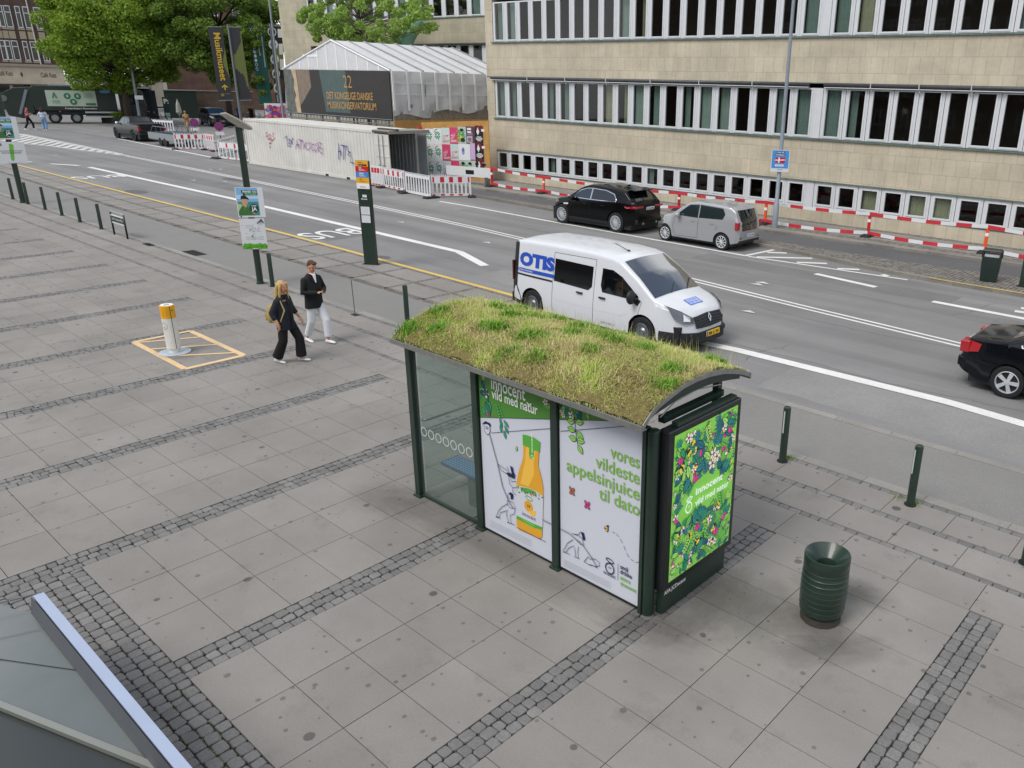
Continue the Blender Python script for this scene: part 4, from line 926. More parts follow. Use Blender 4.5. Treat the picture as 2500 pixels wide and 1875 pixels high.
# ---------------------------------------------------------------- white crew van
def van():
    T = thing('work_van', 'white crew van with blue lettering on its side, driving in the bus lane', 'van', (-2.36, 12.33, ZR))
    WP = M('#cfd2d6', .3, coat=.5, var=.015, scale=3, name='white_van_paint')
    top = [(-2.74, 1.50), (-2.72, 1.78), (-2.64, 1.88), (-2.4, 1.925), (-1.2, 1.955), (0, 1.95), (.55, 1.915), (.80, 1.86), (1.35, 1.54), (1.86, 1.165), (2.1, 1.09), (2.4, .985), (2.58, .90), (2.70, .76), (2.76, .62), (2.79, .45)]
    belt = [(-2.8, 1.12), (1.0, 1.10), (1.9, 1.02), (2.4, .90), (2.8, .4)]
    plan = [(-2.74, .90), (-2.6, .945), (-2.2, .975), (1.6, .975), (2.1, .95), (2.4, .86), (2.6, .72), (2.72, .58), (2.79, .46)]
    sill = [(-2.74, .32), (-2.3, .24), (2.2, .24), (2.6, .24), (2.79, .30)]
    c = Car(T, top, belt, plan, sill, (-1.98, 1.57), .345, WP, tumble=.135, crown=.055, roofround=.10, arch=1.18)
    c.wheels(5, STEEL, .60, 'steel')
    sl = c.side_poly('side_window', [(-1.24, 1.60), (.01, 1.585), (.01, 1.12), (-.10, 1.02), (-1.24, 1.06)], DGLASS)
    c.side_poly('side_window', [(-1.9, 1.60), (-1.9, 1.59), (-1.89, 1.59)], DGLASS) if False else None
    c.side_poly('door_window', [(.30, 1.60), (.62, 1.60), (.90, 1.49), (1.42, 1.13), (1.38, 1.03), (.34, 1.05), (.28, 1.2)], DGLASS)
    c.side_line('window_pillar', [(.92, 1.48), (.95, 1.04)], .035, PLAS, off=.009)
    c.side_poly('mirror_corner', [(1.22, 1.16), (1.50, 1.05), (1.42, .92), (1.20, 1.0)], PLAS, off=.008)
    WS = M('#16222e', .03, spec=.9, coat=1.0, name='coated_windshield'); WS.node_tree.nodes['Principled BSDF'].inputs['IOR'].default_value = 2.1
    c.top_pane('windshield', .84, 1.83, .72, .84, WS, off=.008, n=10)
    for y_ in (.35, -.25):
        b = MB(); b.tube([(1.84, y_, 1.195), (1.62, y_+.38, 1.345)], .010, 6); b.build('wiper', T, PLAS)
    for pts in ([(-1.28, 1.74), (-1.28, .26)], [(.08, 1.76), (.08, .26)], [(-1.28, 1.74), (.08, 1.76)], [(1.52, 1.03), (1.44, .72)]): c.side_line('door_seam', pts, .010, SEAM)
    c.side_line('slide_rail', [(-2.55, 1.04), (-1.30, 1.03)], .045, PLAS, off=.006)
    c.side_line('body_crease', [(-1.2, .60), (.9, .60), (1.2, .72)], .008, M('#c9ccd0', .4, name='crease_shade'), off=.002)
    for x_ in (-.36, .36):
        for sg in (-1, 1):
            y_ = c.y(x_, .92)+.02; b = MB(); b.box((x_, sg*y_, .92), (.19, .05, .035)); b.build('handle', T, PLAS, bevel=.008)
    c.mirrors(1.34, 1.08, PLAS, (.15, .24, .26))
    # black bumper, skirt and rear pillar
    for nm, pts in (('rear_pillar', [(-2.735, .5), (-2.735, 1.80), (-2.56, 1.82), (-2.54, .62), (-2.38, .40), (-2.40, .24), (-2.73, .32)]),): c.side_poly(nm, pts, PLAS, off=.006)
    b = MB(); P = []
    for z, g_ in ((.20, .94), (.26, 1.015), (.40, 1.02), (.48, 1.0)):
        P.append([(x, g_*ip(plan, x)*sg+0.0, z) for sg, xs_ in ((-1, np.linspace(2.05, 2.79, 9)), (1, np.linspace(2.79, 2.05, 9))) for x in xs_])
    P = [[(x+(.05 if z > .22 else .0)*(x-2.05)/.74, y_, z) for x, y_, z in r] for r in P]
    b.loft(P); b.build('bumper', T, PLAS, smooth='auto')
    b = MB(); b.b2((-2.80, -.9, .28), (-2.70, .9, .52)); b.build('bumper', T, PLAS, bevel=.02)
    # grille, badge and lamps follow the nose
    def nose(y_, z): return ip([(q[1], q[0]) for q in top[::-1]], z)-.42*max(0, abs(y_)-.35)**1.6*1.0
    b = MB(); V = []
    for i in range(9):
        for k in range(4): y_ = -.52+1.04*i/8; z = .60+.24*k/3-(.05*(k == 0))*(1-abs(y_)/.52)-.05*abs(y_); V.append((nose(y_, z)+.022, y_, z))
    b.add(V, [(i*4+k, i*4+k+1, (i+1)*4+k+1, (i+1)*4+k) for i in range(8) for k in range(3)]); g_ = b.build('grille', T, PLAS)
    sl_ = MB()
    for k in range(4):
        z = .615+.055*k; sl_.tube([(nose(y_, z-.05*abs(y_))+.028, y_, z-.05*abs(y_)) for y_ in np.linspace(-.5, .5, 9)], .008, 6)
    sl_.build('grille_bar', g_, M('#2c2e30', .3, coat=.5, name='gloss_bar'))
    bd = Art(.001); fnn = lambda u, v, h: (nose(0, .76)+.05+h+(v*-.35), u, .755+v)
    bd.poly([(0, .105), (.06, 0), (0, -.105), (-.06, 0)], CHROME); bd.poly([(0, .06), (.03, 0), (0, -.06), (-.03, 0)], PLAS); bd.build('badge', T, fnn)
    for sg in (-1, 1):
        b = MB(); V = []
        pts = [(2.18, .86, 1.02), (2.50, .70, .92), (2.66, .53, .80), (2.69, .52, .66), (2.55, .74, .68), (2.36, .87, .80)]
        out = []
        for x, y_, z in pts: out.append((x+.035, sg*(y_+.028), z+.02))
        cx = tuple(sum(q[i] for q in out)/6+(.03 if i == 0 else .03*sg if i == 1 else .0) for i in range(3)); b.mat(M('#55595e', .15, coat=1.0, name='lamp_housing')).add(out+[cx], [(i, (i+1) % 6, 6) for i in range(6)]); b.mat(LAMPW); b.add([tuple(Vector(o_).lerp(Vector(cx), .35)+Vector((.02, sg*.012, .012))) for o_ in out[1:5]], [(0, 1, 2, 3)])
        b.mat(PLAS); b.add([out[0], out[1], (out[1][0]-.02, out[1][1], out[1][2]+.012), (out[0][0]-.12, out[0][1], out[0][2]+.03)], [(0, 1, 2, 3)]); b.build('headlight', T, smooth=False)
        b = MB(); b.lathe([(.01, .02), (.06, .02), (.075, 0)], 14, axis='x', c=(2.72, sg*.62, .40)); b.build('fog_lamp', T, M('#2a2b2d', .3, name='fog_lamp'))
        b = MB(); b.b2((-2.748, sg*.84, .85), (-2.70, sg*.915, 1.35)); b.build('tail_light', T, M('#4a0d10', .2, coat=.6, name='dark_red_lamp'), bevel=.01)
    plate(T, (2.865, .0, .42), R(-6), 'BM 61 841', True)
    b = MB(); b.tube([(.45, -.15, 1.935), (.05, -.15, 2.05)], .008, 6); b.ell((.47, -.15, 1.94), (.05, .03, .02)); b.build('antenna', T, PLAS)
    # lettering on the flank facing the pavement
    OB = M('#1f49b0', .4, name='blue_vinyl'); a = Art(.0008); a.text('OTIS', -2.50, 1.29, .29, OB, .06, width=1.25, skew=0.0); a.line([(-2.50+.061*i_, 1.1575) for i_ in range(21)], .085, OB); a.ell(-2.50, 1.1575, .0425, .0425, OB); a.ell(-1.26, 1.1575, .0425, .0425, OB); a.ring(-2.49, 1.1575, .026, .026, .008, WHITE); a.text('United Technologies', -2.44, 1.142, .034, WHITE, .01, width=.46)
    a.text('CVR: 12 34 91 11', .35, .33, .042, BLACK, .0)
    a.build('lettering', T, lambda u, v, h: (u, -(c.y(u, v)+.010+h), v))
    a = Art(.0008); LB_ = M('#5b7fd0', .45, name='light_blue_vinyl'); a.rect(-.24, -.15, .24, .15, LB_)
    a.text('SERVICELINE', 0, .065, .05, WHITE, .008, 'c', width=.40); a.text('OTISLINE', 0, -.02, .06, WHITE, .014, 'c', width=.40); a.text('44 888 888', 0, -.11, .055, WHITE, .008, 'c', width=.40)
    def hood(u, v, h): x = 2.30+v*.9; y_ = -.02-u*-1.0; return (x, u, c.ztop(x, u)+.012+h) if True else None
    a.build('hood_sticker', T, lambda u, v, h: (2.28-v*.75, u*1.0, c.ztop(2.28-v*.75, u)+.010+h))
    return T
van()
# ---------------------------------------------------------------- parked black SUV, silver hatchback, black saloon
def suv():
    T = thing('sport_utility_car', 'black sport utility car parked at the far kerb with silver multi spoke wheels', 'car', (-12.55, 23.33, ZR), math.pi)
    BP = M('#060709', .16, spec=.22, coat=.16, name='black_car_paint')
    top = [(-2.42, .90), (-2.38, 1.12), (-2.25, 1.27), (-1.95, 1.50), (-1.75, 1.66), (-1.2, 1.74), (-.3, 1.78), (.25, 1.74), (.6, 1.62), (1.0, 1.36), (1.32, 1.17), (1.8, 1.09), (2.15, .98), (2.32, .82), (2.40, .62)]
    belt = [(-2.42, 1.20), (-1.6, 1.22), (0, 1.16), (1.2, 1.08), (2.0, .92), (2.4, .5)]
    plan = [(-2.42, .70), (-2.3, .85), (-2.0, .97), (-1.4, 1.02), (1.4, 1.01), (1.9, .95), (2.2, .80), (2.40, .58)]
    sill = [(-2.42, .44), (-2.1, .34), (2.0, .30), (2.4, .36)]
    c = Car(T, top, belt, plan, sill, (-1.45, 1.60), .40, BP, tumble=.40, crown=.05, roofround=.10, arch=1.13); c.wheels(15, None, .70)
    c.side_poly('side_window', [(-.02, 1.19), (-.02, 1.60), (.25, 1.58), (.58, 1.48), (1.02, 1.19)], M('#1f2b33', .05, coat=.6, name='car_glass'), trim=CHROME, tw=.03)
    c.side_poly('side_window', [(-.08, 1.19), (-.08, 1.60), (-.8, 1.58), (-1.25, 1.48), (-1.42, 1.30), (-1.38, 1.22)], DGLASS, trim=CHROME, tw=.03)
    c.top_pane('windshield', .55, 1.28, .60, .76, DGLASS); c.top_pane('rear_window', -1.82, -2.22, .55, .62, DGLASS)
    b = MB(); b.box((-1.92, 0, 1.68), (.36, 1.18, .035), ry=R(-6)); b.build('spoiler', T, BP, bevel=.012)
    for pts in ([(-.05, 1.14), (-.08, .42)], [(1.02, 1.10), (1.10, .70)], [(-1.02, .95), (-1.05, .86)], [(-.05, .42), (1.0, .40)]): c.side_line('door_seam', pts, .010, SEAM)
    for x_ in (.25, -.75): c.side_line('handle', [(x_-.1, 1.0), (x_+.1, 1.0)], .035, M('#1a1c20', .2, coat=1, name='dark_handle'), off=.02)
    c.side_poly('fender_vent', [(1.18, .92), (1.48, .90), (1.44, .84), (1.2, .86)], CHROME, off=.008); c.side_line('skirt', [(-1.05, .36), (1.15, .34)], .09, PLAS, off=.004)
    c.mirrors(.86, 1.12, BP)
    for sg in (-1, 1):
        b = MB(); b.b2((-2.40, sg*.36, 1.02), (-2.20, sg*.86, 1.10)); b.build('tail_light', T, REDL, bevel=.02)
        c.side_poly('tail_light', [(-2.36, 1.10), (-1.85, 1.08), (-1.95, 1.02), (-2.36, 1.00)], REDL, off=.012, sides=(sg,))
        b = MB(); b.b2((-2.40, sg*.55, .42), (-2.28, sg*.78, .52)); b.build('reflector', T, REDL, bevel=.01)
        c.side_poly('headlight', [(2.28, .90), (1.85, .98), (1.80, .92), (2.25, .80)], LAMPW, off=.012, sides=(sg,))
        b = MB(); b.tube([(-2.44, sg*.42, .42), (-2.2, sg*.42, .42)], .055, 12); b.build('exhaust', T, CHROME)
    b = MB(); b.b2((-2.41, -.80, .40), (-2.20, .80, .58)); b.build('bumper', T, PLAS, bevel=.03)
    plate(T, (-2.44, 0, 1.0), 0, 'CX 03 955', rz=math.pi); c.side_line('roof_rail', [(-1.5, 1.63), (.3, 1.67)], .02, CHROME, off=.0)
    b = MB(); b.prism([(-1.4, 1.755), (-1.15, 1.755), (-1.35, 1.83)], -.02, .02, 'y'); b.build('antenna', T, BP)
def hatch():
    T = thing('hatchback', 'small silver hatchback parked behind the black car with white ten spoke wheel trims', 'car', (-7.25, 23.22, ZR), math.pi)
    SP = M('#a8aaac', .28, .35, coat=.7, name='silver_paint')
    top = [(-1.90, .78), (-1.87, 1.05), (-1.80, 1.20), (-1.68, 1.46), (-1.5, 1.58), (-.9, 1.63), (0, 1.64), (.35, 1.58), (.75, 1.34), (1.12, 1.09), (1.5, 1.0), (1.72, .86), (1.82, .66), (1.86, .48)]
    belt = [(-1.9, 1.12), (-1.2, 1.10), (0, 1.03), (1.0, .98), (1.5, .86), (1.86, .40)]
    plan = [(-1.90, .68), (-1.78, .80), (-1.4, .87), (1.1, .87), (1.5, .80), (1.72, .66), (1.86, .48)]
    sill = [(-1.9, .34), (-1.6, .26), (1.5, .24), (1.86, .28)]
    c = Car(T, top, belt, plan, sill, (-1.24, 1.39), .31, SP, tumble=.22, crown=.045, roofround=.08, arch=1.16); c.wheels(10, M('#dfe2e4', .35, .3, name='wheel_trim'), .72)
    GL = M('#1d2b2d', .05, coat=.6, name='car_glass_green')
    c.side_poly('side_window', [(-.10, 1.07), (-.10, 1.50), (.28, 1.46), (.85, 1.08)], GL, trim=PLAS, tw=.03); c.side_poly('side_window', [(-.20, 1.08), (-.20, 1.50), (-1.15, 1.47), (-1.28, 1.30), (-1.2, 1.13)], GL, trim=PLAS, tw=.03)
    c.top_pane('windshield', .36, 1.10, .60, .70, DGLASS)
    b = MB(); V = []
    for i in range(7):
        z = .74+.72*i/6; w_ = .66-.07*i/6; x_ = ip([(q[1], q[0]) for q in top[:5]], z)-.035
        for k in range(7): y_ = w_*(k/3-1); V.append((x_+.06*(abs(y_)/.62)**4, y_, z))
    b.add(V, [(i*7+k, i*7+k+1, (i+1)*7+k+1, (i+1)*7+k) for i in range(6) for k in range(6)]); b.build('tailgate', T, DGLASS, smooth=True)
    bd = Art(.001); bd.ring(0, .86, .06, .06, .012, CHROME); bd.line([(-.035, .895), (0, .82), (.035, .895)], .010, CHROME); bd.build('badge', T, lambda u, v, h: (-1.935-h, u, v))
    for pts in ([(-.15, 1.03), (-.17, .32)], [(.92, 1.02), (1.0, .62), (.9, .32)], [(-1.02, .85), (-.95, .7)], [(-.17, .32), (.88, .30)]): c.side_line('door_seam', pts, .010, SEAM)
    for x_ in (.08, -.78): c.side_line('handle', [(x_-.08, .92), (x_+.08, .92)], .03, SP, off=.022)
    c.mirrors(.72, 1.04, SP, (.13, .2, .15))
    for sg in (-1, 1):
        b = MB(); b.b2((-1.885, sg*.64, .78), (-1.74, sg*.80, 1.06)); b.build('tail_light', T, REDL, bevel=.02)
        c.side_poly('headlight', [(1.70, .86), (1.42, .93), (1.40, .82), (1.68, .74)], LAMPW, off=.012, sides=(sg,))
        b = MB(); b.b2((-1.90, sg*.5, .46), (-1.82, sg*.66, .50)); b.build('reflector', T, REDL)
    b = MB(); b.b2((-1.91, -.70, .30), (-1.75, .70, .40)); b.build('bumper', T, PLAS, bevel=.02); plate(T, (-1.935, 0, .56), 0, 'CX 89 044', rz=math.pi)
    b = MB(); b.tube([(-1.25, 0, 1.63), (-1.42, 0, 1.76)], .007, 6); b.build('antenna', T, PLAS)
def saloon():
    T = thing('saloon_car', 'black saloon car leaving the right edge of the photo', 'car', (7.70, 14.65, ZR))
    BP = M('#080a10', .16, spec=.25, coat=.2, name='blue_black_paint')
    top = [(-2.27, .70), (-2.24, .92), (-2.12, 1.04), (-1.75, 1.09), (-1.4, 1.13), (-1.0, 1.33), (-.55, 1.45), (0, 1.47), (.4, 1.43), (.8, 1.22), (1.2, 1.02), (1.8, .92), (2.1, .82), (2.25, .62), (2.3, .45)]
    belt = [(-2.27, .98), (-1.4, 1.04), (0, 1.0), (1.2, .93), (2.0, .78), (2.3, .4)]
    plan = [(-2.27, .62), (-2.15, .74), (-1.8, .86), (-1.2, .90), (1.3, .90), (1.8, .84), (2.1, .70), (2.3, .5)]
    sill = [(-2.27, .36), (-1.9, .26), (1.9, .24), (2.3, .28)]
    c = Car(T, top, belt, plan, sill, (-1.26, 1.40), .325, BP, tumble=.48, crown=.04, roofround=.08, arch=1.14); c.wheels(5, None, .70, 'five')
    c.side_poly('side_window', [(-.15, 1.03), (-.15, 1.34), (.35, 1.33), (.98, 1.0)], DGLASS, trim=CHROME, tw=.022); c.side_poly('side_window', [(-.2, 1.03), (-.2, 1.34), (-.62, 1.33), (-1.12, 1.10), (-1.10, 1.06)], DGLASS, trim=CHROME, tw=.022)
    c.top_pane('windshield', .42, 1.18, .52, .66, DGLASS); c.top_pane('rear_window', -1.36, -.58, .60, .52, DGLASS)
    for pts in ([(-.17, 1.0), (-.2, .32)], [(-1.0, .9), (-.92, .62), (-.8, .4)], [(-2.2, .66), (-1.62, .60)]): c.side_line('door_seam', pts, .010, SEAM)
    for x_ in (-.7, .25): c.side_line('handle', [(x_-.09, .86), (x_+.09, .86)], .03, BP, off=.02)
    c.mirrors(.82, 1.02, BP)
    for sg in (-1, 1):
        b = MB(); b.mat(REDL); b.b2((-2.285, sg*.46, .72), (-2.10, sg*.76, .96)); b.mat(LAMPW); b.b2((-2.295, sg*.50, .82), (-2.2, sg*.70, .90)); b.build('tail_light', T, bevel=.02)
        c.side_poly('tail_light', [(-2.16, .98), (-1.86, .96), (-1.90, .80), (-2.16, .73)], REDL, off=.014, sides=(sg,))
    b = MB(); b.b2((-2.31, -.70, .40), (-2.15, .70, .62)); b.build('bumper', T, BP, bevel=.04); plate(T, (-2.30, 0, .80), 0, 'XN 34 112', rz=math.pi)
suv(); hatch(); saloon()
# ================================================================ street furniture
def px(x, y): return G(x, y, 0)
REFL = M('#d5dadd', .35, .3, name='reflector_strip')
bol = thing('bollard', 'green bollard between the litter bin and the right edge, with moss at its foot', 'bollard', (*G(2222, 1232)[:2], 0), 0, 'green bollards along the cycle track')
b = MB(); b.lathe([(.058, -.02), (.058, .90), (.053, .915), (.04, .92), (.04, .912), (.02, .912)], 18); b.build('post', bol, GREEN_PAINT, smooth='auto')
b = MB(); b.b2((-.062, -.010, .50), (-.054, .010, .86)); b.rot = 0; b.v = [(v[0]*.5-v[1]*.866, v[0]*.866+v[1]*.5, v[2]) for v in b.v]; b.build('reflector', bol, REFL)
b = MB(); b.lathe([(.085, -.01), (.085, .012), (.06, .014)], 16); b.build('foot', bol, RUB)
for q, lab in (((1910, 1126), 'green bollard just behind the advert lightbox, beside the cycle track'), ((995, 788), 'green bollard half hidden behind the left end of the turf roof'),
               ((666, 699), 'green bollard next to the pole with the pea poster'), ((32, 486), 'leftmost bollard of the row, left of the first poster pole'), ((69, 498), 'bollard tight against the right side of the left poster pole'),
               ((111, 511), 'third bollard from the left edge in the row'), ((152, 526), 'fourth bollard from the left edge in the row'), ((196, 542), 'bollard two places left of the street name sign'), ((248, 559), 'bollard nearest the street name sign')):
    copy_tree(bol, (*G(*q)[:2], 0), random.uniform(-.5, .5), lab)
e_ = copy_tree(bol, (*G(2503, 1375)[:2], 0), 0, 'green bollard cut by the right edge of the photo, nearest the viewer')
MOSS = foliage_mat('moss', ['#5c7a1e', '#7d9a34', '#8aa244'], scale=20, isl=.5, trans=.1)
mp = []
for q, n_ in (((2228, 1226), 260), ((1925, 1118), 160), ((2195, 1215), 60), ((1700, 1385), 120), ((1655, 1420), 90), ((1735, 1360), 60)):
    c0 = G(*q); mp += [(c0[0]+random.gauss(0, .05), c0[1]+random.gauss(0, .05), 0) for _ in range(n_)]
for i in range(700): mp.append((random.uniform(2.6, 5.2), random.choice([-.13, -.26, -.39, -.51])+random.gauss(0, .012), -.012)) if i % 3 == 0 else None
mp = np.array([m_ for m_ in mp if m_ is not None]); k_ = len(mp)
o = blades_mesh('moss', mp, RNG.uniform(.008, .03, k_), RNG.uniform(.006, .014, k_), RNG.uniform(.3, .95, k_), RNG.uniform(0, 6.3, k_), MOSS, None); tag(o, 'moss and weeds in the paving joints', 'moss', kind='stuff')
# ---------------------------------------------------------------- round litter bin in the foreground
B = G(1990, 1512); T = thing('litter_bin', 'round dark green litter bin with raised rings and a funnel top', 'litter bin', (B[0]+.02, B[1]+.08, 0))
prof = [(.215, 0), (.215, .085), (.222, .09), (.234, .12)]
for i in range(8):
    z = .13+i*.066; r_ = .238+.010*math.sin(math.pi*min(1, (i+1.2)/9)); prof += [(r_, z), (r_, z+.050), (r_+.006, z+.053), (r_+.006, z+.059), (r_, z+.062)]
prof += [(.238, .668), (.246, .685), (.247, .80), (.242, .812)]
b = MB(); b.lathe(prof, 40, cap=False); b.build('body', T, GREEN_PAINT, smooth='auto')
b = MB(); b.lathe([(.242, .812), (.236, .815), (.105, .70), (.098, .69), (.098, .52)], 40, cap=False); b.build('funnel', T, GREEN_PAINT, smooth='auto')
b = MB(); b.lathe([(.22, .45), (.05, .47), (.001, .46)], 20); b.build('bin_liner', T, M('#16161c', .3, bump=.8, bscale=9, name='bin_bag'), smooth=True)
b = MB(); b.lathe([(.222, 0), (.222, .08), (.20, .085)], 30); b.build('base', T, M('#3b3a33', .9, var=.35, scale=14, name='dirty_base'), smooth='auto')
# ---------------------------------------------------------------- charging post
B = G(425, 861); T = thing('charging_post', 'white round post with a yellow top on a steel disc inside the painted square', 'charging post', (B[0], B[1]+.02, 0))
b = MB(); b.lathe([(.30, 0), (.30, .02), (.28, .028), (.1, .03)], 32); b.build('base_plate', T, M('#b9c2ca', .45, .5, var=.15, scale=12, name='zinc'), smooth='auto')
b = MB(); b.lathe([(.11, .02), (.11, .10), (.12, .11), (.138, .115), (.138, .76)], 28); b.build('column', T, M('#dcdad2', .5, var=.05, scale=6, dirt=.06, name='off_white_paint'), smooth='auto')
b = MB(); b.lathe([(.1385, .76), (.1385, 1.02), (.12, 1.03)], 28); b.build('cap', T, M('#e2a41c', .45, var=.06, name='yellow_paint'), smooth='auto')
a = Art(.0006); a.ell(0, 0, .115, .115, WHITE, 24); a.text('charge', 0, -.02, .06, M('#2c4d8c', .5, name='blue_print'), .02, 'c', width=.16) if False else a.ell(0, .02, .07, .03, M('#6f8fc0', .5, name='blue_print'), 12); a.ell(.02, -.04, .05, .02, M('#2c3550', .5, name='blue_print2'), 10)
a.build('top_label', T, lambda u, v, h: (u, v, 1.0305+h))
vd, rd = facing(B); ga = math.atan2(vd[1], vd[0])
def cyl(r_): return lambda u, v, h: ((r_+h)*math.cos(ga+u/r_), (r_+h)*math.sin(ga+u/r_), v)
a = Art(.0006); a.line([(.045, .115), (.045, .4), (.045, .7), (.045, 1.02)], .010, BLACK); a.ell(.085, .93, .018, .012, BLACK, 8); a.build('door_gap', T, cyl(.1395))
a = Art(.0006); a.ring(-.12, .60, .065, .075, .006, BLACK); a.line([(-.13, .60), (-.10, .57), (-.12, .56)], .012, BLACK); a.rect(-.10, .82, -.02, .93, M('#c48f14', .5, name='worn_label')); a.build('label', T, cyl(.1395))
# ---------------------------------------------------------------- leaning rod
B = G(867, 769); T = thing('metal_rod', 'thin bare metal rod standing in the plaza edge behind the man', 'rod', (B[0], B[1], 0)); b = MB(); b.tube([(0, 0, 0), (-.02, 0, .88)], .010, 8); b.build('rod', T, M('#6b6560', .6, .6, name='bare_steel')); b = MB(); b.box((0, 0, .006), (.22, .12, .012)); b.build('foot', T, RUB)
# ---------------------------------------------------------------- street name sign
B0, B1 = G(280, 572), G(312, 584); T = thing('street_name_sign', 'black framed street name sign on two legs beside the row of bollards', 'street sign', (*(.5*(B0+B1))[:2], 0), 0)
DKS = M('#1d2624', .4, .3, coat=.2, name='dark_sign_frame'); hw = .60
for s_ in (-1, 1): b = MB(); b.tube([(s_*hw, 0, -.02), (s_*hw, 0, .80)], .032, 10); b.build('leg', T, DKS, smooth=True)
b = MB(); b.tube([(-hw, 0, .80), (-hw+.03, 0, .84), (hw-.03, 0, .84), (hw, 0, .80)], .032, 10); b.build('top_bar', T, M('#9aa3a8', .4, .5, name='light_bar'), smooth=True)
b = MB(); b.b2((-hw+.05, -.02, .50), (hw-.05, .02, .70)); bd_ = b.build('board', T, DKS); b = MB(); b.b2((-hw+.04, -.026, .70), (hw-.04, .026, .725)); b.b2((-hw+.05, -.022, .44), (hw-.05, .022, .47)); b.build('light_strip', T, M('#cfd6d4', .5, name='light_strip'))
a = Art(.002); a.text('Else Alfelts Plads', 0, .57, .085, M('#c9cfcc', .5, name='sign_letters'), .01, 'c', width=.95) if False else a.text('Julius Thomsens Plads', 0, .565, .085, M('#c9cfcc', .5, name='sign_letters'), .01, 'c', width=1.0); a.build('lettering', bd_, lambda u, v, h: (u, -.021-h, v))
